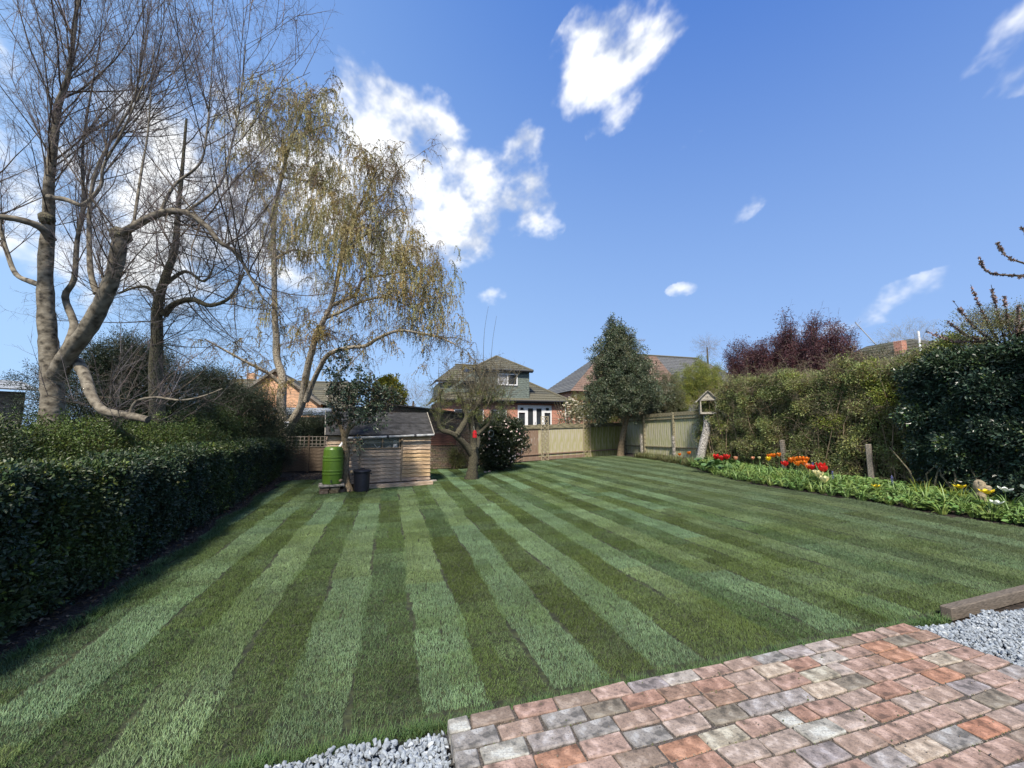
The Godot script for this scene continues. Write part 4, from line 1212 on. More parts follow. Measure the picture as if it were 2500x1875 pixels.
func house_hip() -> void:
	var h := thing("hip_roof_house", "house with wide hipped roof, brown tiles at left and grey at right", "house", Vector3(22, 0, -33))
	boxpart(h, "wall", M.house_brick, Vector3(5.6, 2.6, -4.2), Vector3(23.5, 5.2, 8.0))
	var ev := 5.05
	var y1 := 9.75
	hip_or_gable(h, Vector3(-6.55, ev, 0.2), Vector3(6.3, ev, 0.2), Vector3(6.2, y1, -4.5), Vector3(-0.5, y1, -4.5), 22, M.tile_brown)
	hip_or_gable(h, Vector3(6.3, ev, 0.2), Vector3(18.0, ev, 0.2), Vector3(12.0, y1, -4.5), Vector3(6.2, y1, -4.5), 22, M.tile_grey)
	hip_or_gable(h, Vector3(-6.55, ev, -9.0), Vector3(-6.55, ev, 0.2), Vector3(-0.5, y1, -4.5), Vector3(-0.5, y1, -4.51), 22, M.tile_grey)
	hip_or_gable(h, Vector3(18.0, ev, 0.2), Vector3(18.0, ev, -9.0), Vector3(12.0, y1, -4.51), Vector3(12.0, y1, -4.5), 22, M.tile_grey)
	boxpart(h, "ridge_tiles", M.ridge, Vector3(5.75, y1 + 0.03, -4.5), Vector3(12.6, 0.14, 0.26), 0.03)
	boxpart(h, "chimney", M.house_brick, Vector3(3.1, y1 + 0.15, -5.4), Vector3(1.3, 0.9, 0.8), 0.02)
	for x in [2.7, 3.1, 3.5]:
		lathepart(h, "chimney_pot", M.tile_brown[0], [[0.13, 0], [0.11, 0.32], [0.14, 0.36], [0.0, 0.36]], Vector3(x, y1 + 0.6, -5.4), 14)
	var a := thing("aerial", "spindly television aerial on a bent pole above brown roof", "aerial", Vector3(26.1, y1 + 0.05, -37.5))
	tubepart(a, "pole", M.metal, [Vector3(0, 0, 0), Vector3(-0.03, 0.7, 0), Vector3(0.08, 1.6, 0)], 0.035, 8)
	tubepart(a, "boom", M.metal, [Vector3(-0.7, 1.58, 0), Vector3(0.8, 1.66, 0)], 0.03, 8)
	for i in 7:
		tubepart(a, "element", M.metal, [Vector3(-0.65 + i * 0.22, 1.45, -0.25), Vector3(-0.65 + i * 0.22, 1.75, 0.25)], 0.02, 6)
	# low far roofs and chimney seen between the bungalow and the holly
	var f := thing("far_house", "distant low slate roof with single chimney right of bungalow", "house", Vector3(20.5, 0, -56))
	boxpart(f, "wall", M.house_brick, Vector3(0, 2.6, -2), Vector3(12, 5.2, 8))
	hip_or_gable(f, Vector3(-6.3, 5.2, 2.3), Vector3(6.3, 5.2, 2.3), Vector3(6.3, 6.9, -2), Vector3(-6.3, 6.9, -2), 8, M.tile_grey)
	boxpart(f, "chimney", M.house_brick, Vector3(-2.9, 7.5, -2), Vector3(0.9, 1.8, 0.7), 0.02)
	var r := thing("far_bungalow", "distant brown hipped roof with red chimney above right hedge", "house", Vector3(31, 0, -17.5))
	boxpart(r, "wall", M.house_brick, Vector3(2, 2.4, 0), Vector3(9, 4.8, 8))
	hip_or_gable(r, Vector3(-3.0, 4.8, 4.5), Vector3(7.0, 4.8, 4.5), Vector3(2.8, 7.3, 1.2), Vector3(0.2, 7.3, 1.2), 11, M.tile)
	hip_or_gable(r, Vector3(-3.0, 4.8, -4.5), Vector3(-3.0, 4.8, 4.5), Vector3(0.2, 7.3, 1.2), Vector3(0.2, 7.3, -1.2), 11, M.tile)
	boxpart(r, "chimney", M.house_brick, Vector3(-1.0, 6.4, 1.3), Vector3(0.45, 1.3, 0.45), 0.02)
	tubepart(r, "soil_pipe", M.white, [Vector3(-1.3, 5.2, 2.4), Vector3(-1.3, 7.4, 2.4)], 0.06, 8)
	tubepart(r, "mast", M.metal, [Vector3(0.2, 7.2, -0.6), Vector3(-0.4, 9.0, -1.4)], 0.035, 6)
	var l := thing("left_outbuilding", "low grey felt roofed outbuilding behind the big bare tree", "outbuilding", Vector3(-13.5, 0, -13.5), deg_to_rad(40))
	boxpart(l, "wall", M.grey_wood, Vector3(0, 1.35, 0), Vector3(7.0, 2.7, 3.0))
	rows(l, "roof_sheet", Vector3(-3.7, 2.75, 1.8), Vector3(3.7, 2.75, 1.8), Vector3(3.7, 3.25, -1.8), Vector3(-3.7, 3.25, -1.8), 3, 0.02, 0.02, [M.pale_roof])

# ------------------------------------------------------------------ bird table, feeders, boxes, ornaments
func bird_things() -> void:
	var base := Vector3(11.62, 0.30, -12.95)
	var b := thing("bird_table", "wooden bird table with slatted pitched roof on a leaning birch log", "bird table", base, deg_to_rad(-36))
	var mb := MB.new()
	var pts := [Vector3(-0.05, -0.1, 0), Vector3(0.02, 0.35, 0.0), Vector3(0.12, 0.8, 0.02), Vector3(0.25, 1.25, 0.04), Vector3(0.30, 1.6, 0.06), Vector3(0.29, 1.92, 0.06)]
	mb.tube(pts, [0.17, 0.155, 0.15, 0.15, 0.14, 0.135], 14)
	for k in mb.v.size():
		mb.v[k] += mb.n[k] * 0.018 * sin(mb.v[k].y * 31.0 + mb.v[k].x * 40.0) * sin(mb.v[k].z * 37.0 + 1.0)
	put(mb.mesh(), "log_post", M.log_bark, b)
	var c := Vector3(0.33, 1.93, 0.06)
	boxpart(b, "floor_tray", M.pale_wood, c + Vector3(0, 0.02, 0), Vector3(0.58, 0.03, 0.56), 0.004)
	for sgn in [-1, 1]:
		boxpart(b, "tray_rim", M.pale_wood, c + Vector3(0, 0.055, sgn * 0.27), Vector3(0.56, 0.055, 0.02), 0.003)
		for s2 in [-1, 1]:
			boxpart(b, "corner_post", M.pale_wood, c + Vector3(sgn * 0.265, 0.28, s2 * 0.235), Vector3(0.05, 0.50, 0.05), 0.004)
	var ry := 0.53
	for s2 in [-1, 1]:
		var g := MB.new()
		for w in [0.012, -0.012]:
			var o: Vector3 = c + Vector3(0, 0, s2 * 0.27 + w)
			if w > 0:
				g.tri(o + Vector3(-0.36, ry, 0), o + Vector3(0.36, ry, 0), o + Vector3(0, ry + 0.36, 0))
			else:
				g.tri(o + Vector3(0.36, ry, 0), o + Vector3(-0.36, ry, 0), o + Vector3(0, ry + 0.36, 0))
		put(g.mesh(), "gable_board", M.pale_wood, b)
	for x in [[-0.01, 0.30], [0.0, 0.22]]:
		boxpart(b, "bolt", M.fascia, c + Vector3(x[0], ry + x[1] * 0.5, 0.284), Vector3(0.022, 0.022, 0.012), 0.003)
	rows(b, "roof_slat", c + Vector3(-0.44, ry - 0.07, -0.36), c + Vector3(-0.44, ry - 0.07, 0.36), c + Vector3(0, ry + 0.385, 0.36), c + Vector3(0, ry + 0.385, -0.36), 5, 0.022, 0.01, [M.pale_wood], 0.002)
	rows(b, "roof_slat", c + Vector3(0.44, ry - 0.07, 0.36), c + Vector3(0.44, ry - 0.07, -0.36), c + Vector3(0, ry + 0.385, -0.36), c + Vector3(0, ry + 0.385, 0.36), 5, 0.022, 0.01, [M.pale_wood], 0.002)
	tubepart(b, "bracket", M.grey_wood, [c + Vector3(-0.02, -0.06, 0.12), c + Vector3(0.16, -0.12, 0.20), c + Vector3(0.34, -0.06, 0.24)], 0.018, 8)
	for q in [[Vector3(11.86, 1.78, -12.60), "seed-filled tube feeder hanging nearest the bird table log"], [Vector3(12.22, 1.80, -12.58), "seed-filled tube feeder hanging at bird table's outer right corner"]]:
		var f := thing("bird_feeder", q[1], "bird feeder", q[0], 0.0, "feeders under the bird table")
		lathepart(f, "tube", M.seed, [[0, 0.02], [0.036, 0.02], [0.036, 0.24], [0, 0.24]], Vector3.ZERO, 18)
		lathepart(f, "cap", M.pipe, [[0.042, 0.235], [0.042, 0.265], [0.0, 0.285]], Vector3.ZERO, 18)
		lathepart(f, "base", M.pipe, [[0, 0], [0.044, 0.0], [0.044, 0.02], [0, 0.021]], Vector3.ZERO, 18)
		tubepart(f, "hanger", M.wire, [Vector3(-0.035, 0.25, 0), Vector3(-0.03, 0.36, 0), Vector3(0, 0.39, 0), Vector3(0.03, 0.36, 0), Vector3(0.035, 0.25, 0)], 0.006, 6)
	var n := thing("nest_box", "small white nest box fixed to the birch trunk", "nest box", Vector3(-3.80, 1.70, -16.95), deg_to_rad(10))
	boxpart(n, "box", M.white, Vector3(0, 0.10, 0), Vector3(0.13, 0.20, 0.13), 0.004)
	boxpart(n, "roof", M.white, Vector3(0, 0.215, 0.01), Vector3(0.17, 0.018, 0.18), 0.003, Basis(Vector3.RIGHT, 0.25))
	tubepart(n, "entrance_hole", M.fascia, [Vector3(0, 0.13, 0.064), Vector3(0, 0.13, 0.0685)], 0.02, 14)
	var r := thing("hanging_feeder", "red pillar shaped feeder hanging in the apple tree fork", "bird feeder", Vector3(2.60, 1.38, -12.78), deg_to_rad(20))
	boxpart(r, "body", M.red_plastic, Vector3(0, 0.10, 0), Vector3(0.11, 0.20, 0.09), 0.012)
	boxpart(r, "top", M.red_plastic, Vector3(0, 0.22, 0), Vector3(0.08, 0.05, 0.07), 0.012)
	boxpart(r, "port", M.fascia, Vector3(0, 0.13, 0.046), Vector3(0.04, 0.03, 0.006), 0.002)
	tubepart(r, "hanger", M.wire, [Vector3(0, 0.24, 0), Vector3(0.01, 0.38, -0.1)], 0.005, 6)
	var w := thing("wire_ring", "pale wire ring ornament hanging on the camellia bush", "ornament", Vector3(3.62, 1.50, -14.72))
	var rp := []
	for i in 25:
		rp.append(Vector3(cos(TAU * i / 24.0) * 0.10, sin(TAU * i / 24.0) * 0.12, 0.02 * sin(i * 0.7)))
	tubepart(w, "ring", M.wire, rp, 0.008, 6)
	var hd := thing("stone_head", "pale stone animal head ornament nestling under dark hedge", "ornament", Vector3(10.50, 0.40, -4.71), 0.6)
	var st := MB.new()
	st.lathe([[0.0, -0.06], [0.08, -0.05], [0.09, 0.04], [0.075, 0.12], [0.095, 0.18], [0.10, 0.24], [0.085, 0.30], [0.04, 0.335], [0, 0.34]], 16, Vector3.ZERO, 1.0, 0.85)
	for k in st.v.size():
		st.v[k] += st.n[k] * 0.012 * sin(st.v[k].y * 40.0) * sin(st.v[k].x * 50.0)
	put(st.mesh(), "head", M.stone, hd)
	var mz := MB.new()
	mz.lathe([[0.0, -0.05], [0.055, -0.04], [0.06, 0.02], [0.04, 0.05], [0, 0.055]], 12)
	put(mz.mesh(), "muzzle", M.stone, hd, Vector3(-0.06, 0.20, 0.08))
	for sgn in [-1, 1]:
		var er := MB.new()
		er.lathe([[0.0, -0.03], [0.03, -0.02], [0.025, 0.04], [0, 0.05]], 10)
		put(er.mesh(), "ear", M.stone, hd, Vector3(sgn * 0.075, 0.28, 0))

# ------------------------------------------------------------------ leaves, twigs and plants
func sprig(n: int, rad: float, l: float, w: float, flat := 0.4, twig := true) -> ArrayMesh:
	var mb := MB.new()
	if twig:
		mb.col = Color(0.9, 0.62, 0.5)
		for i in 3:
			mb.tube([Vector3(0, -rad * 0.9, 0), rv() * rad * 0.5 + Vector3(0, rad * 0.3, 0)], [0.003, 0.0015], 3, false)
	for i in n:
		var d := rv()
		var p := d * rad * pow(rng.randf(), 0.45)
		p.y *= 0.85
		var dir := (d + Vector3(0, 0.35, 0) + rv() * 0.5).normalized()
		var up := (Vector3.UP * flat + rv() * 0.6 + d * 0.5).normalized()
		var f := rr(0.62, 1.3)
		mb.col = Color(f * rr(0.88, 1.18), f, f * rr(0.8, 1.15))
		mb.leaf(p, dir, up, l * rr(0.7, 1.2), w * rr(0.75, 1.2))
	return mb.mesh()

# a bare shoot with side shoots, along +y, one metre long
func shoot(n: int, spread: float, r: float, buds: bool, kink := 0.05) -> ArrayMesh:
	var mb := MB.new()
	var p := Vector3.ZERO
	var d := Vector3.UP
	var pts := [p]
	for i in 6:
		d = (d + rv() * kink * 2.0 + Vector3.UP * 0.05).normalized()
		p += d / 6.0
		pts.append(p)
	mb.tube(pts, [r, r * 0.9, r * 0.78, r * 0.65, r * 0.5, r * 0.36, r * 0.2], 4, false)
	for i in n:
		var t := rr(0.08, 0.95)
		var k := mini(int(t * 6), 5)
		var s: Vector3 = pts[k].lerp(pts[k + 1], t * 6 - k)
		var dd := (Vector3.UP * rr(0.3, 0.9) + rv() * spread).normalized()
		var l := rr(0.15, 0.42) * (1.15 - t * 0.5)
		var q := s + dd * l * 0.5 + rv() * l * kink
		var e := q + (dd + rv() * kink * 3.0).normalized() * l * 0.5
		mb.tube([s, q, e], [r * 0.45, r * 0.33, r * 0.16], 3, false)
		for j in 3:
			var s2 := s.lerp(e, rr(0.3, 0.9))
			mb.tube([s2, s2 + (dd + rv() * 0.9).normalized() * l * rr(0.2, 0.5)], [r * 0.26, r * 0.13], 3, false)
		if buds:
			for j in 5:
				var bp := s.lerp(e, rr(0.1, 1.0))
				mb.leaf(bp, rv(), rv(), r * 3.4, r * 2.2)
	return mb.mesh()

# a hanging birch strand, one metre long downwards, with small leaves and catkins
func strand(nl: int, l: float) -> ArrayMesh:
	var mb := MB.new()
	mb.col = Color(0.62, 0.42, 0.38)
	var pts := [Vector3.ZERO]
	var d := Vector3(0.5, 0.1, 0).normalized()
	var p := Vector3.ZERO
	for i in 7:
		p += d / 7.0
		pts.append(p)
		d = (d + Vector3(-0.05, -0.42, 0) + rv() * 0.12).normalized()
	mb.tube(pts, [0.006, 0.0055, 0.005, 0.0045, 0.004, 0.0034, 0.003, 0.002], 3, false)
	var subs := [pts]
	for i in 5:
		var k := rng.randi() % 5
		var s: Vector3 = pts[k]
		var dd := (rv() + Vector3(0, -0.3, 0)).normalized()
		var q := [s]
		for j in 4:
			s += dd * 0.1
			q.append(s)
			dd = (dd + Vector3(0, -0.6, 0) + rv() * 0.2).normalized()
		mb.tube(q, [0.004, 0.0035, 0.003, 0.0025, 0.002], 3, false)
		subs.append(q)
	for i in nl:
		var q: Array = subs[rng.randi() % subs.size()]
		var k := rng.randi() % (q.size() - 1)
		var s: Vector3 = q[k].lerp(q[k + 1], rng.randf())
		var f := rr(0.7, 1.3)
		mb.col = Color(f * rr(0.95, 1.2), f, f * rr(0.7, 1.1))
		mb.leaf(s, (rv() + Vector3(0, -0.7, 0)).normalized(), rv(), l * rr(0.7, 1.35), l * 0.5)
	return mb.mesh()

func curve_pts(ctrl: Array, sub := 4) -> Array:
	var out := []
	var n := ctrl.size()
	for i in n - 1:
		var p0: Vector3 = ctrl[maxi(i - 1, 0)]
		var p1: Vector3 = ctrl[i]
		var p2: Vector3 = ctrl[i + 1]
		var p3: Vector3 = ctrl[mini(i + 2, n - 1)]
		for s in sub:
			out.append(p1.cubic_interpolate(p2, p0, p3, float(s) / sub))
	out.append(ctrl[n - 1])
	return out

# limbs of a tree: table rows are [first radius, last radius, points in the world]; returns the smoothed curves in the tree's own space
func limbs(root: Node3D, table: Array, m: Material, sides := 10, lump := 0.06, thin := 1.0) -> Array:
	var res := []
	for i in table.size():
		var row: Array = table[i]
		var ctrl := []
		for p in row[2]:
			ctrl.append(p - root.position)
		if i == 0 and ctrl[0].y > 0.0:
			ctrl.push_front(Vector3(ctrl[0].x, -0.05, ctrl[0].z))
		var pts := curve_pts(ctrl)
		var rad := []
		for k in pts.size():
			var t := float(k) / (pts.size() - 1)
			var r := thin * lerpf(row[0], row[1], pow(t, 0.8)) * (1.0 + rr(-lump, lump))
			if i == 0 and k < 4:
				r *= 1.0 + 0.10 * (4 - k)
			rad.append(r)
		var mb := MB.new()
		mb.tube(pts, rad, sides)
		put(mb.mesh(), "trunk" if i == 0 else "limb", m, root)
		res.append([pts, rad])
	return res

# side branches off the limbs: fills mb with wood and tips with [position, direction]
func branch_out(curves: Array, per_metre: float, lmin: float, lmax: float, rise: float, wig: float, mb: MB, tips: Array, from := 0.25, minr := 0.0, step := 0.16) -> void:
	for cv in curves:
		var pts: Array = cv[0]
		var rad: Array = cv[1]
		var l := 0.0
		for i in pts.size() - 1:
			l += pts[i].distance_to(pts[i + 1])
		var n := int(l * per_metre)
		for j in n:
			var t := lerpf(from, 1.0, rng.randf())
			var k := mini(int(t * (pts.size() - 1)), pts.size() - 2)
			if rad[k] < minr:
				continue
			var s: Vector3 = pts[k].lerp(pts[k + 1], rng.randf())
			var tn: Vector3 = (pts[k + 1] - pts[k]).normalized()
			var d := (tn * 0.35 + rv() + Vector3.UP * rise).normalized()
			var bl := rr(lmin, lmax)
			var seg := maxi(3, int(bl / 0.28))
			var q := [s]
			var r0: float = minf(rad[k] * 0.55, 0.004 + bl * 0.0055)
			var rr_ := [r0]
			for a in seg:
				d = (d + rv() * wig + Vector3.UP * rise * 0.12).normalized()
				s += d * bl / seg
				q.append(s)
				rr_.append(lerpf(r0, 0.004, float(a + 1) / seg))
				var m := int(bl / seg / step) + 1
				for b in m:
					tips.append([s - d * bl / seg * (float(b) / m), d])
			mb.tube(q, rr_, 5, false)

func twigs_on(root: Node3D, called: String, tips: Array, meshes: Array, m: Material, prob: float, smin: float, smax: float, rise: float, col: Color, own := 0.8) -> void:
	var lists := []
	for i in meshes.size():
		lists.append([])
	for t in tips:
		if rng.randf() > prob:
			continue
		var d: Vector3 = (t[1] * 0.5 + rv() * own + Vector3.UP * rise).normalized()
		lists[rng.randi() % meshes.size()].append([Transform3D(aim(d, rr(smin, smax)), t[0]), vary(col, 0.3, 0.08)])
	for i in meshes.size():
		if lists[i].size() > 0:
			swarm(called, meshes[i], m, lists[i], root)

# leaf sprigs through lumpy ellipsoids: blobs [centre, radii]
func crown(root: Node3D, called: String, blobs: Array, meshes: Array, m: Material, per: float, smin: float, smax: float, cols: Array, shell := 0.45, lump := 0.22, sd := 1) -> void:
	var no := FastNoiseLite.new()
	no.seed = sd
	no.frequency = 0.9
	var lists := []
	for i in meshes.size():
		lists.append([])
	for b in blobs:
		var rad: Vector3 = b[1] if b[1] is Vector3 else Vector3.ONE * b[1]
		var area := (rad.x * rad.y + rad.y * rad.z + rad.x * rad.z) * 4.2
		for i in int(area * per):
			var d := rv()
			var p: Vector3 = b[0] + d * rad * pow(rng.randf(), shell) * (1.0 + lump * 2.0 * no.get_noise_3dv(b[0] * 2.0 + d * 2.2))
			var gap := no.get_noise_3dv(p * 1.9 + Vector3(7, 3, 1))
			if gap < -0.28:
				continue
			var out := (d / rad).normalized()
			lists[rng.randi() % meshes.size()].append([Transform3D(aim((out + rv() * 0.7 + Vector3.UP * 0.3).normalized(), rr(smin, smax)), p), vary(cols[rng.randi() % cols.size()], 0.22, 0.08)])
	for i in meshes.size():
		swarm(called, meshes[i], m, lists[i], root)

# a wall of leaves: along the line a-b (front face at its right hand), height h, depth w
func hedge_leaves(root: Node3D, fx: Callable, z0: float, z1: float, hf: Callable, w: float, face: float, per: float, meshes: Array, m: Material, smin: float, smax: float, cf: Callable, bump: float, sd: int, ymin := 0.0) -> void:
	var no := FastNoiseLite.new()
	no.seed = sd
	no.frequency = 0.8
	no.fractal_octaves = 3
	var lists := []
	for i in meshes.size():
		lists.append([])
	var len_ := absf(z1 - z0)
	var n := int(len_ * (2.0 + w) * per)
	for i in n:
		var z := rr(z0, z1)
		var h: float = hf.call(z)
		var dep := absf(rng.randfn()) * 0.11
		var p: Vector3
		var out: Vector3
		if rng.randf() < h / (h + w):
			var y := rr(ymin, h)
			p = Vector3(fx.call(z) - face * (dep - bump * no.get_noise_3d(0, y * 1.7, z * 1.7)), y, z)
			# soft shoulder at the top
			var over := maxf(0.0, y - (h - 0.18))
			p.x -= face * over * 0.5
			out = Vector3(face, 0.25, 0)
		else:
			var x := rng.randf() * w
			p = Vector3(fx.call(z) - face * x, h - dep + bump * 0.7 * no.get_noise_3d(x * 1.7, 5, z * 1.7), z)
			out = Vector3(0.1 * face, 1, 0)
		if no.get_noise_3dv(p * 2.3 + Vector3(9, 2, 4)) < -0.33 and rng.randf() < 0.8:
			continue
		p.y += ter(p.x, p.z)
		lists[rng.randi() % meshes.size()].append([Transform3D(aim((out + rv() * 0.75).normalized(), rr(smin, smax)), p - root.position), cf.call(p, no)])
	for i in meshes.size():
		swarm("foliage", meshes[i], m, lists[i], root)

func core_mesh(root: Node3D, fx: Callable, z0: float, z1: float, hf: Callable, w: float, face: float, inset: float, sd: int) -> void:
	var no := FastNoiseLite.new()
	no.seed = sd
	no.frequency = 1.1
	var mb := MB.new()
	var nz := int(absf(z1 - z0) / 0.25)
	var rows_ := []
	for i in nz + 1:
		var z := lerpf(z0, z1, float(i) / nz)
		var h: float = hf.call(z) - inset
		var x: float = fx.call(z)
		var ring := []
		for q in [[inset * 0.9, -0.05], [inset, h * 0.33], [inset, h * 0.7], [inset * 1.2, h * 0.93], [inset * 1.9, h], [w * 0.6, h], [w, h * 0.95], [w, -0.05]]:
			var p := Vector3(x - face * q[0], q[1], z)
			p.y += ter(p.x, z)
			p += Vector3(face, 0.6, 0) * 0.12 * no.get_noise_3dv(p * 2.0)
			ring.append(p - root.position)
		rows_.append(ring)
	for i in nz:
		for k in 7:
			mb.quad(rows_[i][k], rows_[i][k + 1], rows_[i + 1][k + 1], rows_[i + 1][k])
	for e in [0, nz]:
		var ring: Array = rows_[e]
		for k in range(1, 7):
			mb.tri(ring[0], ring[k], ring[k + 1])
	put(mb.mesh(), "stems", M.core, root)  # added opaque dark core, so light does not shine through the hedge

func plant_meshes() -> void:
	CL.small = []
	CL.ivy = []
	CL.holly = []
	CL.camellia = []
	CL.fine = []
	CL.shoot = []
	CL.budded = []
	CL.wild = []
	CL.strand_leafy = []
	CL.strand_bare = []
	for i in 3:
		CL.small.append(sprig(26, 0.11, 0.034, 0.019))
		CL.ivy.append(sprig(20, 0.12, 0.052, 0.036))
		CL.holly.append(sprig(22, 0.14, 0.062, 0.034, 0.3))
		CL.camellia.append(sprig(16, 0.15, 0.085, 0.045, 0.4))
		CL.fine.append(sprig(30, 0.16, 0.032, 0.014, 0.2))
		CL.shoot.append(shoot(9, 0.5, 0.0050, false, 0.04))
		CL.budded.append(shoot(6, 0.5, 0.0075, true))
		CL.wild.append(shoot(10, 1.0, 0.0055, false, 0.2))
		CL.strand_leafy.append(strand(130, 0.05))
		CL.strand_bare.append(strand(45, 0.036))

# ------------------------------------------------------------------ hedges
func hedges() -> void:
	# clipped hedge along the left
	var h := thing("clipped_hedge", "long dark green clipped hedge along the left of the lawn", "hedge", Vector3(-3.4, 0, -9.0))
	var hf := func(z: float) -> float: return 1.29 + 0.02 * sin(z * 1.3)
	core_mesh(h, hedge_x, -1.2, -16.0, hf, 1.05, 1.0, 0.22, 3)
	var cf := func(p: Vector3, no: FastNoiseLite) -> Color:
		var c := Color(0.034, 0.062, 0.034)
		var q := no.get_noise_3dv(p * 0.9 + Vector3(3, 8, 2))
		c = c.lerp(Color(0.065, 0.10, 0.022), clampf(0.20 + q * 1.4 + (0.35 if p.y > 1.25 else 0.0), 0.0, 0.9))  # yellower leaf colour on top paints in its lit upper side
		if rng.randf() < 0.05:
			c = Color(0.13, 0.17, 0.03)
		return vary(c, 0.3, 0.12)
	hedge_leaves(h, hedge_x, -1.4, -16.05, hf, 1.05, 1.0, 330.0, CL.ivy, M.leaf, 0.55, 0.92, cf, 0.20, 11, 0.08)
	# the yellow-green shrubs that grow behind it
	var i := 0
	for q in [[Vector3(-5.6, 0, -6.8), 1.05, 1.62, "dark bushy shrub growing behind hedge at the far left edge", Color(0.045, 0.075, 0.022)], [Vector3(-5.3, 0, -8.6), 1.0, 1.68, "yellow-green shrub behind hedge below the big bare tree", Color(0.095, 0.145, 0.028)], [Vector3(-5.1, 0, -10.2), 1.05, 1.72, "yellow-green shrub behind hedge below the twisted low trunk", Color(0.10, 0.155, 0.028)], [Vector3(-5.0, 0, -12.0), 0.95, 1.75, "bright green shrub behind hedge between dark birch and weeping birch", Color(0.08, 0.13, 0.026)], [Vector3(-5.3, 0, -14.2), 1.0, 2.15, "deep green shrub behind the far end of the hedge", Color(0.065, 0.11, 0.026)]]:
		var s := thing("shrub", q[3], "shrub", q[0], 0.0, "shrubs behind the left hedge")
		var mb := MB.new()
		for k in 9:
			var a := rr(0, TAU)
			mb.tube([Vector3(0, -0.02, 0), Vector3(cos(a) * 0.25, q[2] * 0.5, sin(a) * 0.25), Vector3(cos(a) * 0.6, q[2] * 0.95, sin(a) * 0.7)], [0.025, 0.018, 0.006], 5)
		put(mb.mesh(), "stems", M.brown_bark, s)
		crown(s, "foliage", [[Vector3(0, q[2] * 0.62, 0), Vector3(q[1], q[2] * 0.50, q[1] * 1.25)]], CL.small, M.leaf, 95.0, 0.9, 1.5, [q[4], q[4] * 0.7], 0.35, 0.3, i + 3)
		i += 1
	# dark evergreen hedge on the right
	var d := thing("evergreen_hedge", "tall glossy dark evergreen hedge at the right edge behind the flower bed", "hedge", Vector3(11.6, 0, -4.2))
	var dx := func(z: float) -> float: return 10.95 + 0.35 * ss(-4.6, -6.2, z)
	var dh := func(z: float) -> float: return 3.18 + 0.10 * sin(z * 1.7) - 0.5 * ss(-4.6, -6.3, z)
	core_mesh(d, dx, 0.5, -5.9, dh, 1.9, -1.0, 0.34, 4)
	var dc := func(p: Vector3, no: FastNoiseLite) -> Color:
		var c := Color(0.042, 0.076, 0.052)
		if rng.randf() < 0.06:
			c = Color(0.10, 0.15, 0.045)
		if p.y > 2.9:
			c = c.lerp(Color(0.05, 0.08, 0.03), 0.5)
		return vary(c, 0.3, 0.1)
	hedge_leaves(d, dx, 0.3, -6.15, dh, 1.7, -1.0, 270.0, CL.holly, M.gloss, 0.85, 1.3, dc, 0.42, 12, 0.35)
	var st := MB.new()
	for k in 26:
		var z := rr(-6.0, -3.2)
		st.tube([terv(10.95 + rr(0, 0.3), z, 0.02) - d.position, terv(10.95 + rr(0, 0.3), z + rr(-0.3, 0.3), 0.5) - d.position, terv(11.2, z + rr(-0.5, 0.5), 1.0) - d.position], [0.022, 0.018, 0.012], 5)
	put(st.mesh(), "lower_stems", M.grey_bark, d)
	# scrubby mixed hedge
	var s := thing("scrub_hedge", "tall scrubby olive green mixed hedge with bare stems behind tulips", "hedge", Vector3(12.2, 0, -10.0))
	var sx := func(z: float) -> float: return 11.75 + 0.35 * ss(-11.5, -13.5, z)
	var sh := func(z: float) -> float: return 2.95 + 0.20 * sin(z * 1.1 + 0.6) + 0.10 * sin(z * 3.1) + 0.28 * ss(-9.5, -8.0, z) - 0.35 * ss(-11.5, -13.5, z)
	core_mesh(s, sx, -5.4, -13.2, sh, 1.5, -1.0, 0.55, 5)
	var sc := func(p: Vector3, no: FastNoiseLite) -> Color:
		var q := no.get_noise_3dv(p * 0.8 + Vector3(1, 4, 7))
		var c := Color(0.165, 0.21, 0.07).lerp(Color(0.285, 0.315, 0.11), clampf(0.4 + q * 1.6, 0.0, 1.0))
		if rng.randf() < 0.22:
			c = Color(0.19, 0.175, 0.095)
		if q > 0.30 and p.y > 1.6:
			c = Color(0.24, 0.29, 0.05)
		return vary(c, 0.28, 0.1)
	hedge_leaves(s, sx, -5.4, -13.6, sh, 1.5, -1.0, 190.0, CL.small, M.leaf, 0.95, 1.7, sc, 0.5, 13, 0.12)
	var lists := []
	for k in 800:
		var z := rr(-13.6, -5.7)
		var top := rng.randf() < 0.3
		var y: float = rr(0.0, sh.call(z)) if not top else sh.call(z) - 0.25
		var p := terv(sx.call(z) + (rr(-0.1, 0.5) if not top else rr(0, 1.2)), z, y)
		lists.append([Transform3D(aim((Vector3(-0.35, 0.75, 0) + rv() * 0.8).normalized(), rr(0.4, 0.95)), p - s.position), vary(Color(0.22, 0.18, 0.115), 0.35, 0.1)])
	swarm("bare_stems", CL.wild[0], M.twig, lists.slice(0, 400), s)
	swarm("bare_stems", CL.wild[1], M.twig, lists.slice(400), s)
	var sb := MB.new()
	for k in 70:
		var z := rr(-13.2, -6.4)
		var b0 := terv(11.75 + rr(0, 0.4), z, 0.0) - s.position
		var lean := rr(-0.5, 0.5)
		sb.tube([b0, b0 + Vector3(rr(-0.1, 0.1), 0.7, lean * 0.4), b0 + Vector3(rr(-0.12, 0.2), 1.5, lean), b0 + Vector3(rr(-0.15, 0.3), rr(1.9, 2.6), lean * 1.6)], [0.02, 0.017, 0.012, 0.006], 5)
	put(sb.mesh(), "stems", M.tan_bark, s)

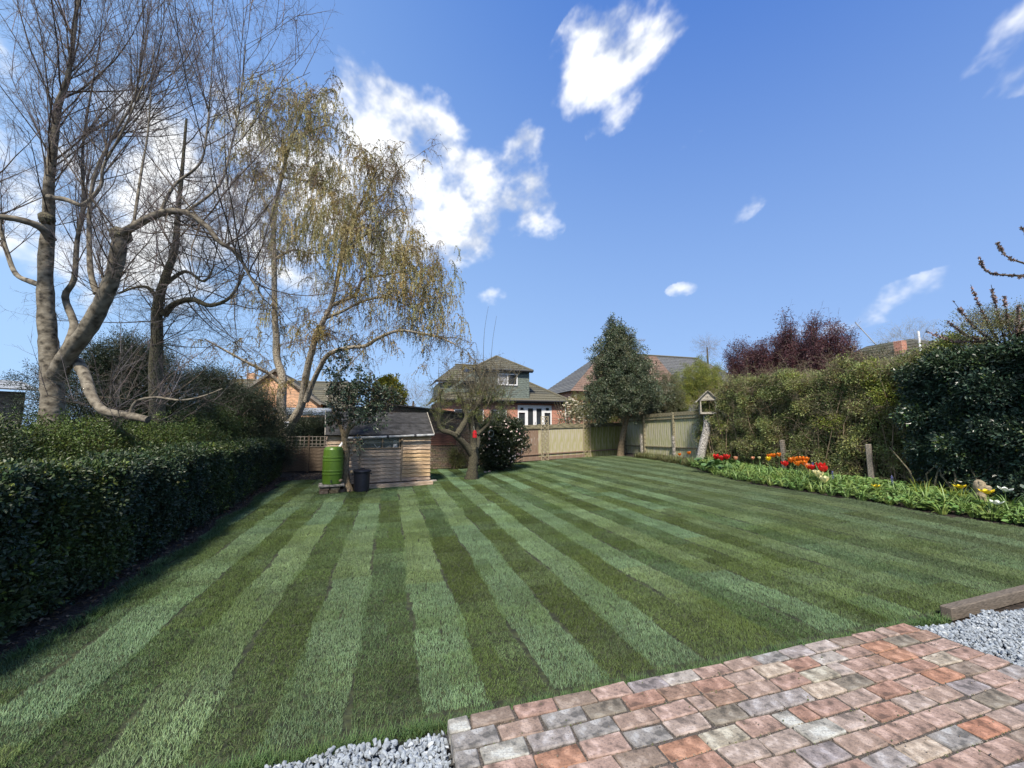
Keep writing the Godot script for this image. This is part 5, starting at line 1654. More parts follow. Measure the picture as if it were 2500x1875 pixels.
# ------------------------------------------------------------------ trees
func trees() -> void:
	# big bare tree on the left
	var base := Vector3(-6.14, 0.0, -9.71)
	var t := thing("bare_tree", "huge bare pale-barked tree with several trunks and dense upright twigs", "tree", base)
	var cv := limbs(t, LEFT_TREE + FALLEN_TRUNK, M.pale_bark, 14, 0.07, 0.58)
	var mb := MB.new()
	var tips := []
	branch_out(cv.slice(0, 11), 4.3, 0.9, 2.6, 0.85, 0.12, mb, tips, 0.45, 0.0, 0.20)
	branch_out(cv.slice(2, 3), 9.0, 0.7, 1.6, 0.1, 0.25, mb, tips, 0.2, 0.0, 0.16)
	branch_out(cv.slice(1, 2), 4.0, 0.6, 1.4, 0.2, 0.3, mb, tips, 0.5, 0.0, 0.2)
	branch_out(cv.slice(11), 4.0, 0.5, 1.2, 0.25, 0.3, mb, tips, 0.3, 0.0, 0.2)
	put(mb.mesh(), "branches", M.brown_bark, t)
	twigs_on(t, "twigs", tips, CL.shoot, M.twig, 0.46, 0.5, 1.2, 0.75, Color(0.155, 0.13, 0.13), 0.6)
	twigs_on(t, "twigs", tips, CL.wild, M.twig, 0.28, 0.4, 0.85, 0.0, Color(0.12, 0.10, 0.09), 1.0)
	# lumps where old limbs were cut
	for q in [[Vector3(-4.68, 5.08, -8.40), 0.15], [Vector3(-6.30, 5.60, -9.27), 0.115]]:
		var b := MB.new()
		b.lathe([[0, -1], [0.6, -0.8], [0.95, -0.2], [0.9, 0.35], [0.55, 0.8], [0, 0.9]], 16)
		for k in b.v.size():
			b.v[k] = b.v[k] * q[1] * (1.0 + 0.18 * sin(b.v[k].x * 9.0) * sin(b.v[k].y * 8.0 + b.v[k].z * 7.0))
		put(b.mesh(), "burr", M.grey_bark, t, q[0] - base)
	# darker birch behind
	var p0: Vector3 = DARK_BIRCH[0][2][0]
	var db := thing("dark_birch", "dark twiggy birch standing between big bare tree and weeping birch", "tree", Vector3(p0.x, 0, p0.z))
	cv = limbs(db, DARK_BIRCH, M.grey_bark, 10, 0.08, 0.8)
	mb = MB.new()
	tips = []
	branch_out(cv, 6.0, 0.8, 2.2, 0.25, 0.22, mb, tips, 0.25, 0.0, 0.18)
	put(mb.mesh(), "branches", M.brown_bark, db)
	twigs_on(db, "twigs", tips, CL.wild, M.twig, 0.75, 0.5, 1.0, 0.15, Color(0.10, 0.085, 0.06), 1.0)
	# weeping birch
	p0 = WEEPING_BIRCH[0][2][0]
	var wb := thing("weeping_birch", "tall weeping birch with olive yellow hanging catkins behind the shed", "tree", Vector3(p0.x, 0, p0.z))
	cv = limbs(wb, WEEPING_BIRCH, M.birch_bark, 10, 0.06, 0.8)
	mb = MB.new()
	tips = []
	branch_out(cv.slice(1), 2.6, 0.7, 2.0, 0.15, 0.2, mb, tips, 0.3, 0.0, 0.22)
	put(mb.mesh(), "branches", M.brown_bark, wb)
	var lists := [[], [], [], [], [], []]
	for tp in tips:
		if rng.randf() < 0.85:
			var leafy := rng.randf() < 0.30
			lists[(0 if leafy else 3) + rng.randi() % 3].append([Transform3D(Basis(Vector3.UP, rr(0, TAU)).scaled(Vector3.ONE * rr(0.6, 1.2)), tp[0]), vary(Color(0.31, 0.25, 0.085) if leafy else Color(0.23, 0.19, 0.11), 0.3, 0.1)])
	var blobs := [[Vector3(-4.54, 14.04, -16.55), 1.1], [Vector3(-3.08, 13.53, -15.96), 1.0], [Vector3(-3.90, 12.08, -16.37), 1.2], [Vector3(-5.56, 13.49, -17.45), 0.9], [Vector3(-6.39, 14.40, -17.80), 0.7], [Vector3(-2.74, 10.41, -15.80), 1.0], [Vector3(-3.55, 9.17, -16.18), 1.1], [Vector3(-2.30, 8.98, -15.41), 0.9], [Vector3(-1.04, 10.75, -14.93), 0.9], [Vector3(-0.22, 11.16, -14.74), 0.6], [Vector3(-1.14, 9.22, -14.82), 1.1], [Vector3(-0.00, 9.44, -14.56), 0.8], [Vector3(-1.58, 7.70, -15.13), 1.0], [Vector3(-0.43, 7.70, -14.36), 1.1], [Vector3(0.68, 7.70, -14.03), 0.8], [Vector3(0.23, 6.64, -14.07), 1.0], [Vector3(1.17, 6.64, -13.79), 0.8], [Vector3(1.48, 7.53, -13.80), 0.6], [Vector3(1.20, 5.48, -13.81), 0.8], [Vector3(1.97, 4.97, -13.53), 0.5], [Vector3(-4.59, 8.46, -17.42), 1.0], [Vector3(-5.47, 10.66, -17.75), 1.0], [Vector3(-4.52, 6.23, -17.66), 1.0], [Vector3(-2.58, 6.64, -15.97), 0.9], [Vector3(-1.19, 5.84, -15.23), 0.7], [Vector3(-0.04, 5.39, -14.51), 0.7], [Vector3(-6.69, 12.49, -18.12), 0.9]]
	for k in blobs.size():
		var rich := k in [0, 1, 2, 6, 7, 10, 12, 13, 15, 16, 5, 18]
		var n := int(blobs[k][1] * blobs[k][1] * (84 if rich else 54))
		for i in n:
			var d := rv() * pow(rng.randf(), 0.4)
			var p: Vector3 = blobs[k][0] + Vector3(d.x * 1.3, d.y * 1.0 + 0.45, d.z * 1.3) * blobs[k][1]
			var leafy := rng.randf() < (0.8 if rich else 0.35)
			var c := Color(0.34, 0.295, 0.12) if leafy else Color(0.26, 0.22, 0.14)
			if leafy and rng.randf() < 0.35:
				c = Color(0.30, 0.29, 0.12)
			lists[(0 if leafy else 3) + rng.randi() % 3].append([Transform3D(Basis(Vector3.UP, rr(0, TAU)).scaled(Vector3(rr(0.45, 0.9), rr(0.8, 1.7), rr(0.45, 0.9))), p - wb.position), vary(c, 0.28, 0.1)])
	for k in 6:
		swarm("hanging_twigs", CL.strand_leafy[k] if k < 3 else CL.strand_bare[k - 3], M.leaf, lists[k], wb)
	# small evergreen tree in front of the shed
	p0 = EVERGREEN_TREE[0][2][0]
	var ev := thing("small_evergreen_tree", "small evergreen tree with bowed tan trunk in front of shed", "tree", Vector3(p0.x, 0, p0.z))
	limbs(ev, EVERGREEN_TREE, M.tan_bark, 12, 0.05)
	for q in [[Vector3(-0.92, 0.62, -10.72), Vector3(1, 0.1, 0.3)], [Vector3(-1.13, 0.42, -10.68), Vector3(-0.3, 0.3, 1)], [Vector3(-0.93, 0.2, -10.55), Vector3(-0.2, 0.2, 1)]]:
		var kb := MB.new()
		kb.tube([q[0] - ev.position, q[0] + q[1].normalized() * 0.055 - ev.position], [0.045, 0.03], 10)
		put(kb.mesh(), "cut_stub", M.tan_bark, ev)
	var dk := Color(0.060, 0.088, 0.055)
	var br := Color(0.095, 0.068, 0.045)
	crown(ev, "foliage", [[Vector3(-1.42, 2.95, -11.0) - ev.position, Vector3(0.42, 0.42, 0.45)], [Vector3(-1.20, 2.45, -10.9) - ev.position, Vector3(0.5, 0.4, 0.5)], [Vector3(-0.70, 2.70, -10.8) - ev.position, Vector3(0.5, 0.55, 0.5)], [Vector3(-0.35, 2.45, -10.8) - ev.position, Vector3(0.5, 0.36, 0.5)], [Vector3(-0.02, 2.52, -10.9) - ev.position, Vector3(0.36, 0.28, 0.36)], [Vector3(-0.50, 2.02, -10.7) - ev.position, Vector3(0.5, 0.28, 0.45)], [Vector3(-1.30, 1.95, -10.9) - ev.position, Vector3(0.4, 0.25, 0.4)], [Vector3(-0.80, 1.30, -10.55) - ev.position, Vector3(0.13, 0.26, 0.13)], [Vector3(-1.30, 3.55, -11.0) - ev.position, Vector3(0.14, 0.45, 0.14)]], CL.camellia, M.waxy, 19.0, 0.7, 1.1, [dk, dk, dk, Color(0.055, 0.085, 0.05), br], 0.5, 0.3, 21)
	# apple tree
	p0 = APPLE_TREE[0][2][0]
	var ap := thing("apple_tree", "gnarled pollarded apple tree with stubby limbs and fresh leaf shoots", "tree", Vector3(p0.x, 0.03, p0.z))
	cv = limbs(ap, APPLE_TREE, M.apple_bark, 12, 0.14, 1.08)
	mb = MB.new()
	tips = []
	branch_out(cv.slice(2, 7), 7.5, 0.4, 1.0, 0.5, 0.2, mb, tips, 0.35, 0.0, 0.16)
	put(mb.mesh(), "branches", M.grey_bark, ap)
	twigs_on(ap, "twigs", tips, CL.budded, M.twig, 0.55, 0.45, 1.0, 0.8, Color(0.13, 0.115, 0.075), 0.8)
	var lv := []
	for tp in tips:
		lv.append([Transform3D(aim(rv(), rr(0.5, 0.95)), tp[0] + rv() * 0.14), vary(Color(0.19, 0.23, 0.06), 0.3, 0.1)])
	var lf := []
	for i in 130:
		var d := rv() * pow(rng.randf(), 0.5)
		lf.append([Transform3D(aim(rv(), rr(0.5, 1.0)), Vector3(3.25, 2.65, -13.2) + d * Vector3(0.95, 0.65, 0.8) - ap.position), vary(Color(0.20, 0.24, 0.06), 0.3, 0.1)])
	var up := []
	for i in 70:
		var d := Vector3(rng.randfn() * 0.4, 1.0, rng.randfn() * 0.4).normalized()
		up.append([Transform3D(aim(d, rr(0.9, 1.7)), Vector3(3.05 + rng.randfn() * 0.35, 2.45 + rr(0, 0.5), -13.2 + rng.randfn() * 0.25) - ap.position), vary(Color(0.15, 0.13, 0.085), 0.25)])
	swarm("leaf_shoots", CL.small[0], M.leaf, lv.slice(0, lv.size() / 2), ap)
	swarm("leaf_shoots", CL.small[1], M.leaf, lf, ap)
	swarm("twigs", CL.budded[1], M.twig, up, ap)
	# holly tree by the corner of the fences
	var ho := thing("holly_tree", "conical holly tree with pale trunk at the fence corner", "tree", Vector3(11.35, 0.22, -18.25))
	var ht := [[0.16, 0.10, [Vector3(11.35, 0.15, -18.25), Vector3(11.40, 0.9, -18.2), Vector3(11.52, 1.6, -18.1), Vector3(11.62, 2.3, -18.0), Vector3(11.55, 3.6, -17.9), Vector3(11.3, 5.2, -17.8)]], [0.06, 0.02, [Vector3(11.6, 2.1, -18.0), Vector3(12.0, 2.4, -17.8), Vector3(12.5, 2.75, -17.6)]], [0.06, 0.02, [Vector3(11.5, 1.7, -18.1), Vector3(11.2, 2.3, -17.9), Vector3(10.6, 2.7, -17.8)]]]
	limbs(ho, ht, M.tan_bark, 12, 0.04)
	var hc := [Color(0.085, 0.115, 0.07), Color(0.11, 0.145, 0.08), Color(0.095, 0.125, 0.075), Color(0.145, 0.155, 0.09)]
	var hb := []
	for q in [[11.3, 3.0, 1.75, 0.8], [11.5, 3.7, 1.95, 0.85], [11.35, 4.5, 1.65, 0.85], [11.15, 5.3, 1.45, 0.85], [11.05, 6.0, 1.05, 0.7], [10.85, 6.6, 0.5, 0.55], [10.75, 7.2, 0.16, 0.45], [11.4, 6.6, 0.25, 0.6], [11.75, 6.2, 0.3, 0.55], [12.8, 3.3, 0.9, 0.7], [10.2, 3.3, 0.9, 0.8], [12.4, 4.9, 0.5, 0.5], [9.8, 3.7, 0.5, 0.5], [9.95, 2.5, 0.6, 0.6], [10.0, 4.7, 0.35, 0.4]]:
		hb.append([Vector3(q[0], q[1], -17.8) - ho.position, Vector3(q[2], q[3], q[2] * 0.85)])
	crown(ho, "crown", hb, CL.holly, M.waxy, 46.0, 0.8, 1.35, hc, 0.45, 0.42, 31)
	# camellia
	var ca := thing("camellia_bush", "rounded dark camellia bush dotted with pale pink flowers before fence", "bush", Vector3(4.25, 0.06, -15.7))
	mb = MB.new()
	for k in 12:
		var a := rr(0, TAU)
		mb.tube([Vector3(cos(a) * 0.08, -0.03, sin(a) * 0.08), Vector3(cos(a) * 0.3, 0.6, sin(a) * 0.3), Vector3(cos(a) * 0.7, 1.4, sin(a) * 0.6)], [0.03, 0.022, 0.008], 6)
	put(mb.mesh(), "stems", M.brown_bark, ca)
	var cb := [[Vector3(0, 1.05, 0), Vector3(1.05, 0.95, 0.9)], [Vector3(-0.2, 0.45, 0.1), Vector3(0.75, 0.42, 0.8)], [Vector3(0.35, 1.55, 0), Vector3(0.7, 0.5, 0.6)], [Vector3(-0.35, 1.6, 0), Vector3(0.55, 0.4, 0.6)]]
	crown(ca, "foliage", cb, CL.camellia, M.gloss, 72.0, 0.75, 1.1, [Color(0.022, 0.036, 0.016), Color(0.03, 0.045, 0.018), Color(0.04, 0.055, 0.02)], 0.28, 0.2, 41)
	var fm := MB.new()
	for k in 9:
		var a := TAU * k / 9.0
		fm.col = Color(1, rr(0.9, 1), rr(0.9, 1))
		fm.leaf(Vector3(0, 0, 0), Vector3(cos(a), 0.4, sin(a)).normalized(), Vector3.UP, 0.045, 0.034, -0.1, -0.1)
		if k % 2 == 0:
			fm.leaf(Vector3(0, 0.005, 0), Vector3(cos(a), 1.2, sin(a)).normalized(), Vector3.UP, 0.03, 0.026, -0.1, -0.1)
	var fmesh := fm.mesh()
	for k in 95:
		var d := rv()
		if d.z < -0.4:
			d.z = -d.z
		d.x = absf(d.x) if rng.randf() < 0.3 else d.x
		var p := Vector3(0, 1.02, 0) + d * Vector3(1.09, 1.0, 0.95) * rr(0.93, 1.04)
		if p.y < 0.12:
			p = Vector3(p.x, 0.18 + rr(0, 0.2), p.z + 0.25)
		var f := put(fmesh, "flower", M.blossom[rng.randi() % 3], ca, p, aim((d + Vector3(0, 0.1, 0.35)).normalized(), rr(0.6, 1.0)))
		f.set_meta("label", "pale pink flower")
	# fallen blooms lie on the lawn in front
	for q in [[Vector3(3.42, 0.0, -14.75), "pale fallen camellia flower lying left of the bush"], [Vector3(3.62, 0.0, -14.95), "pale fallen camellia flower lying tight against the bush"]]:
		var o := put(fmesh, "fallen_flower", M.blossom[0], self, terv(q[0].x, q[0].z, 0.04), Basis().scaled(Vector3.ONE * 1.6))
		tag(o, q[1], "flower", "fallen camellia flowers")
	# shrubs and trees beyond the fences
	var mg := thing("magnolia", "white flowering magnolia bush above the back fence", "bush", Vector3(10.35, 0.3, -21.8))
	mb = MB.new()
	for k in 26:
		var a := rr(0, TAU)
		var e := Vector3(cos(a) * rr(0.3, 1.2), rr(1.8, 3.2), sin(a) * rr(0.2, 0.8))
		mb.tube([Vector3(cos(a) * 0.1, -0.4, sin(a) * 0.1), e * Vector3(0.5, 0.5, 0.5), e], [0.04, 0.025, 0.01], 5)
	put(mb.mesh(), "stems", M.grey_bark, mg)
	var ml := []
	for k in 260:
		var d := rv()
		ml.append([Transform3D(aim((Vector3.UP + rv() * 0.4).normalized(), rr(1.6, 2.6)), Vector3(0.0, 2.1, 0) + d * Vector3(0.95, 1.35, 0.8) * pow(rng.randf(), 0.3) + Vector3(d.y * 0.35, 0, 0)), vary(Color(0.72, 0.70, 0.62), 0.08)])
	swarm("blossom", fmesh, M.petal, ml, mg)
	crown(mg, "twigs", [[Vector3(0.1, 2.0, 0), Vector3(0.95, 1.3, 0.7)]], CL.wild, M.twig, 12.0, 0.3, 0.6, [Color(0.16, 0.14, 0.10)], 0.5, 0.2, 51)
	bush("golden_privet", "rounded golden green privet bush above the grey neighbour fence", Vector3(17.9, 0.5, -19.6), [[Vector3(0, 3.6, 0), Vector3(1.75, 1.75, 1.5)], [Vector3(-1.2, 2.9, 0), Vector3(0.9, 1.0, 0.9)], [Vector3(1.0, 3.0, 0), Vector3(1.1, 1.3, 1.0)], [Vector3(-2.2, 2.5, 0.6), Vector3(0.7, 0.55, 0.6)]], CL.small, M.leaf, 85.0, [Color(0.20, 0.235, 0.040), Color(0.25, 0.27, 0.05), Color(0.14, 0.18, 0.035)], 61)
	bush("grey_shrub", "dull grey green shrub filling gap right of the holly", Vector3(14.4, 0.5, -18.8), [[Vector3(0, 3.3, 0), Vector3(1.4, 1.1, 0.9)], [Vector3(0.2, 2.2, 0), Vector3(1.6, 0.9, 0.8)], [Vector3(-1.3, 2.3, -0.8), Vector3(1.2, 1.0, 0.6)]], CL.small, M.leaf, 60.0, [Color(0.105, 0.125, 0.06), Color(0.13, 0.14, 0.075)], 62)
	bush("variegated_bush", "yellow variegated bush showing above the garage roof", Vector3(-0.15, 0, -22.5), [[Vector3(0, 3.35, 0), Vector3(0.92, 1.05, 0.8)], [Vector3(0.35, 2.6, 0), Vector3(0.6, 0.8, 0.6)], [Vector3(-0.2, 4.0, 0), Vector3(0.5, 0.45, 0.5)]], CL.camellia, M.leaf, 60.0, [Color(0.36, 0.34, 0.04), Color(0.45, 0.39, 0.045), Color(0.12, 0.145, 0.03), Color(0.26, 0.27, 0.04)], 63)
	bush("hedge_clump", "olive hedge clump between magnolia and bungalow wall", Vector3(11.7, 0.3, -23.8), [[Vector3(0.2, 2.7, 0), Vector3(1.1, 1.05, 0.8)], [Vector3(1.4, 2.3, 0), Vector3(1.2, 1.1, 0.8)], [Vector3(2.6, 2.1, 0), Vector3(1.2, 1.1, 0.8)]], CL.small, M.leaf, 60.0, [Color(0.15, 0.175, 0.04), Color(0.11, 0.135, 0.035)], 64)
	bush("cone_conifer", "small dark green conifer between bungalow windows and camellia", Vector3(5.75, 0.2, -20.6), [[Vector3(0, 1.2, 0), Vector3(0.75, 0.9, 0.7)], [Vector3(-0.1, 2.0, 0), Vector3(0.45, 0.7, 0.45)]], CL.fine, M.leaf, 60.0, [Color(0.045, 0.07, 0.03), Color(0.03, 0.05, 0.02)], 65)
	bush("yellow_shrub", "small lime yellow shrub glimpsed behind the apple tree", Vector3(4.3, 0.1, -19.8), [[Vector3(0, 1.7, 0), Vector3(0.4, 0.7, 0.4)]], CL.small, M.leaf, 60.0, [Color(0.22, 0.25, 0.03), Color(0.15, 0.18, 0.03)], 66)
	bush("climber", "scrappy green climber on the wall left of the apple trunk", Vector3(2.60, 0.02, -16.85), [[Vector3(0, 0.55, 0), Vector3(0.35, 0.5, 0.2)], [Vector3(0.2, 0.25, 0.05), Vector3(0.4, 0.25, 0.2)]], CL.small, M.leaf, 42.0, [Color(0.075, 0.095, 0.025), Color(0.12, 0.13, 0.04)], 67)
	# purple plum
	var pl := thing("purple_plum", "purple leaved plum tree with upright spikes above the scrubby hedge", "tree", Vector3(15.8, 0.3, -11.9))
	mb = MB.new()
	tips = []
	mb.tube([Vector3(0, -0.2, 0), Vector3(0.1, 1.4, 0), Vector3(0.0, 2.6, 0)], [0.14, 0.12, 0.10], 8)
	for k in 92:
		var zz := rr(-2.3, 1.7)
		var o := Vector3(rr(-1.2, 1.2), rr(3.0, 3.8), zz)
		var e := o + Vector3(rr(-0.25, 0.25), rr(0.35, 0.9) + 0.6 * (1.0 - absf(zz) / 2.5) + (rr(0.4, 0.9) if k % 3 == 0 else 0.0), zz * 0.16)
		mb.tube([Vector3(0, 2.5, 0), o, e], [0.05, 0.03, 0.008], 5)
		for s in 12:
			tips.append([o.lerp(e, s / 11.0), (e - o).normalized()])
	put(mb.mesh(), "trunk", M.brown_bark, pl)
	var pv := []
	var pt := []
	for tp in tips:
		for k in 4:
			pv.append([Transform3D(aim(rv(), rr(1.3, 2.0)), tp[0] + rv() * 0.14), vary(Color(0.105, 0.045, 0.055), 0.35, 0.12)])
		if rng.randf() < 0.3:
			pt.append([Transform3D(aim((tp[1] + rv() * 0.5).normalized(), rr(0.4, 0.8)), tp[0]), Color(0.09, 0.05, 0.05)])
	swarm("foliage", CL.fine[0], M.leaf, pv.slice(0, pv.size() / 2), pl)
	swarm("foliage", CL.fine[1], M.leaf, pv.slice(pv.size() / 2), pl)
	swarm("twigs", CL.budded[0], M.twig, pt, pl)
	crown(pl, "lower_foliage", [[Vector3(0, 3.5, 0), Vector3(1.2, 0.6, 2.3)], [Vector3(0, 3.0, -1.6), Vector3(0.9, 0.6, 1.0)], [Vector3(0, 3.2, 1.8), Vector3(0.9, 0.5, 1.2)]], CL.fine, M.leaf, 60.0, 1.2, 1.9, [Color(0.09, 0.034, 0.045), Color(0.07, 0.03, 0.035), Color(0.10, 0.07, 0.04)], 0.4, 0.3, 71)
	bush("brown_shrub", "olive brown shrub joining purple plum and dark hedge", Vector3(15.2, 0.3, -9.0), [[Vector3(0, 3.3, 0), Vector3(0.8, 0.75, 1.0)], [Vector3(0, 2.9, 1.0), Vector3(0.8, 0.6, 0.9)]], CL.small, M.leaf, 34.0, [Color(0.085, 0.085, 0.035), Color(0.07, 0.085, 0.03)], 72)
	# cherry branches at the right edge, in bud
	var ch := thing("cherry_tree", "budding cherry tree with radiating bare shoots above right hedge", "tree", Vector3(12.4, 0.3, -4.9))
	mb = MB.new()
	mb.tube([Vector3(0, -0.2, 0), Vector3(-0.1, 1.8, 0.1), Vector3(-0.2, 3.2, 0.1)], [0.11, 0.09, 0.06], 8)
	var cl := []
	for q in [[-1.25, 4.35, -0.15], [-1.2, 4.6, 0.12], [-1.0, 4.55, 0.32], [-1.2, 4.2, 0.55], [-1.3, 3.95, 0.75], [-1.4, 4.05, 1.05], [-1.0, 4.0, -0.4], [-1.3, 3.8, -0.62], [-1.1, 4.4, 0.9], [-0.9, 3.9, 1.4], [-1.5, 3.7, 1.2]]:
		var e := Vector3(q[0], q[1] - 0.3, q[2])
		var o := Vector3(-0.35 + rr(-0.1, 0.1), 3.25, q[2] * 0.35)
		var mid := o.lerp(e, 0.5) + Vector3(0, -0.12, 0)
		mb.tube([Vector3(-0.2, 3.0, 0.1), o, mid, e], [0.028, 0.014, 0.009, 0.004], 5)
		for s in 46:
			var t2 := rng.randf()
			cl.append([Transform3D(aim(rv(), rr(0.9, 1.6)), o.lerp(mid, t2) if s % 2 else mid.lerp(e, t2)), vary(Color(0.34, 0.24, 0.22), 0.25, 0.1)])
	put(mb.mesh(), "trunk", M.brown_bark, ch)
	var bud := MB.new()
	for k in 7:
		bud.leaf(Vector3.ZERO, rv(), rv(), 0.035, 0.018)
	swarm("buds", bud.mesh(), M.leaf, cl, ch)
	crown(ch, "young_leaves", [[Vector3(-0.5, 3.55, 0.2), Vector3(0.7, 0.4, 0.75)]], CL.fine, M.leaf, 60.0, 0.7, 1.2, [Color(0.20, 0.22, 0.10), Color(0.15, 0.17, 0.06), Color(0.30, 0.30, 0.20)], 0.5, 0.3, 73)
	var c2 := thing("overhanging_branch", "bare budding branch reaching in at the upper right edge", "branch", Vector3(9.9, 0.0, -2.6))
	mb = MB.new()
	cl = []
	mb.tube([Vector3(0.6, -0.1, 1.2), Vector3(0.6, 2.0, 1.1), Vector3(0.55, 3.6, 0.8)], [0.10, 0.08, 0.05], 8)
	for q in [[[0.5, 3.5, 0.85], [-0.2, 3.82, 0.1], [-0.85, 3.98, -0.75]], [[-0.55, 3.95, -0.4], [-0.95, 4.25, -0.75], [-1.0, 4.55, -0.85]], [[-0.3, 3.9, -0.1], [-0.75, 4.3, -0.5], [-0.85, 4.75, -0.65]], [[-0.1, 3.86, 0.1], [-0.6, 4.5, -0.4], [-0.7, 5.0, -0.45]], [[-0.75, 3.97, -0.65], [-1.05, 4.1, -0.95], [-1.15, 4.35, -1.0]]]:
		var pts := []
		for p in q:
			pts.append(Vector3(p[0], p[1], p[2]))
		pts = curve_pts(pts, 4)
		var rads := []
		for k in pts.size():
			rads.append(lerpf(0.018, 0.004, float(k) / (pts.size() - 1)))
		mb.tube(pts, rads, 6)
		for s in 44:
			var k := rng.randi() % (pts.size() - 1)
			cl.append([Transform3D(aim(rv(), rr(0.7, 1.2)), pts[k].lerp(pts[k + 1], rng.randf())), vary(Color(0.23, 0.17, 0.16), 0.25, 0.1)])
	put(mb.mesh(), "wood", M.brown_bark, c2)
	swarm("buds", bud.mesh(), M.leaf, cl, c2)
	# dark conifers behind the left hedge
	for q in [["dark_conifer", "broad dark yew behind the big bare tree's trunks", Vector3(-7.4, 0, -13.6), [[Vector3(0, 2.2, 0), Vector3(1.7, 1.7, 1.4)], [Vector3(1.2, 2.0, 0.2), Vector3(1.3, 1.5, 1.1)], [Vector3(0.3, 3.5, 0), Vector3(1.1, 0.9, 0.9)]], 81], ["dark_conifer", "dark spreading conifer between dark birch and weeping birch", Vector3(-5.4, 0, -15.6), [[Vector3(-0.2, 1.6, 0), Vector3(1.5, 1.4, 1.1)], [Vector3(0.4, 2.6, 0), Vector3(1.1, 0.6, 0.8)], [Vector3(-0.5, 3.3, 0), Vector3(0.9, 0.45, 0.7)], [Vector3(1.2, 1.3, -0.4), Vector3(1.0, 1.3, 0.8)]], 82], ["dark_conifer", "black green conifer in deep shade beside the weeping birch trunk", Vector3(-2.9, 0, -18.9), [[Vector3(0, 1.2, 0), Vector3(1.2, 1.2, 0.8)], [Vector3(-1.1, 1.3, 0), Vector3(1.1, 1.3, 0.7)], [Vector3(-2.2, 1.2, 0.2), Vector3(1.0, 1.4, 0.7)]], 83]]:
		bush(q[0], q[1], q[2], q[3], CL.fine, M.leaf, 105.0, [Color(0.028, 0.046, 0.024), Color(0.038, 0.06, 0.028), Color(0.034, 0.052, 0.03)], q[4])
	# far trees above the roofs
	for q in [["far_tree", "hazy bare tree above the grey roof right of chimney", Vector3(42, 0, -44.5), 1.6, 13.0, Color(0.26, 0.22, 0.19), 91], ["far_tree", "hazy pale weeping tree beside the far red chimney", Vector3(45, 0, -23.6), 2.2, 9.2, Color(0.30, 0.27, 0.19), 92], ["far_tree", "bare twiggy tree beyond the gap left of the bungalow", Vector3(1.9, 0, -38), 2.0, 4.2, Color(0.22, 0.19, 0.16), 93], ["far_tree", "green budding bush low beyond the gap left of bungalow", Vector3(2.6, 0, -30), 1.3, 2.6, Color(0.17, 0.19, 0.07), 94]]:
		var ft := thing(q[0], q[1], "tree", q[2], 0.0, "far trees")
		mb = MB.new()
		mb.tube([Vector3(0, -0.2, 0), Vector3(0, q[4] * 0.6, 0), Vector3(0, q[4], 0)], [0.25, 0.2, 0.08], 7)
		put(mb.mesh(), "trunk", M.brown_bark, ft)
		crown(ft, "crown", [[Vector3(0, q[4], 0), Vector3(q[3], q[3] * 0.9, q[3])]], CL.wild if q[6] != 94 else CL.small, M.twig if q[6] != 94 else M.leaf, 9.0 if q[6] != 94 else 26.0, 0.6, 1.2, [q[5]], 0.6, 0.3, q[6])

func bush(called: String, label: String, at: Vector3, blobs: Array, meshes: Array, m: Material, per: float, cols: Array, sd: int) -> void:
	var s := thing(called, label, "bush" if not called.contains("conifer") else "conifer", at)
	var mb := MB.new()
	for b in blobs:
		for k in 4:
			var e: Vector3 = b[0] + rv() * b[1] * 0.6
			mb.tube([Vector3(rr(-0.1, 0.1), -0.1, rr(-0.1, 0.1)), Vector3(e.x * 0.4, e.y * 0.55, e.z * 0.4), e], [0.05, 0.03, 0.008], 5)
	put(mb.mesh(), "stems", M.brown_bark, s)
	crown(s, "foliage", blobs, meshes, m, per, 0.85, 1.5, cols, 0.38, 0.28, sd)

# ------------------------------------------------------------------ the flower bed
func tulip_shape(r: float, h: float, opened: float) -> ArrayMesh:
	var mb := MB.new()
	for k in 6:
		var a := TAU * k / 6.0 + (0.1 if k & 1 else 0.0)
		var o := Vector3(cos(a), 0, sin(a))
		var sd := Vector3(-sin(a), 0, cos(a))
		var rad := r * (1.0 if k & 1 else 0.9)
		var f := rr(0.85, 1.1)
		mb.col = Color(f, f, f)
		var prev := [Vector3.ZERO, Vector3.ZERO]
		for i in range(1, 5):
			var t := i / 4.0
			var rad2 := rad * (sin(t * 1.9) * 0.95 + opened * t * t)
			var w := r * 0.62 * sin(minf(t * 2.4 + 0.35, PI - 0.15 - (1.0 - t) * 0.2))
			if i == 4:
				w = 0.004
			var c := o * rad2 + Vector3.UP * h * t * (1.0 - opened * 0.25)
			var now := [c - sd * w - o * w * 0.25, c + sd * w - o * w * 0.25]
			mb.quad(prev[0], prev[1], now[1], now[0])
			prev = now
	return mb.mesh()

func zone(z: float) -> String:
	if z < -11.3: return "towards the bird table"
	if z < -10.0: return "near the red tulip trio"
	if z < -8.7: return "below the small orange trio"
	if z < -7.6: return "below the large orange clump"
	if z < -6.6: return "near the cream blooms"
	if z < -5.7: return "near the leftmost yellow flower"
	if z < -4.7: return "below the yellow-green sword leaves"
	return "near the stone head"

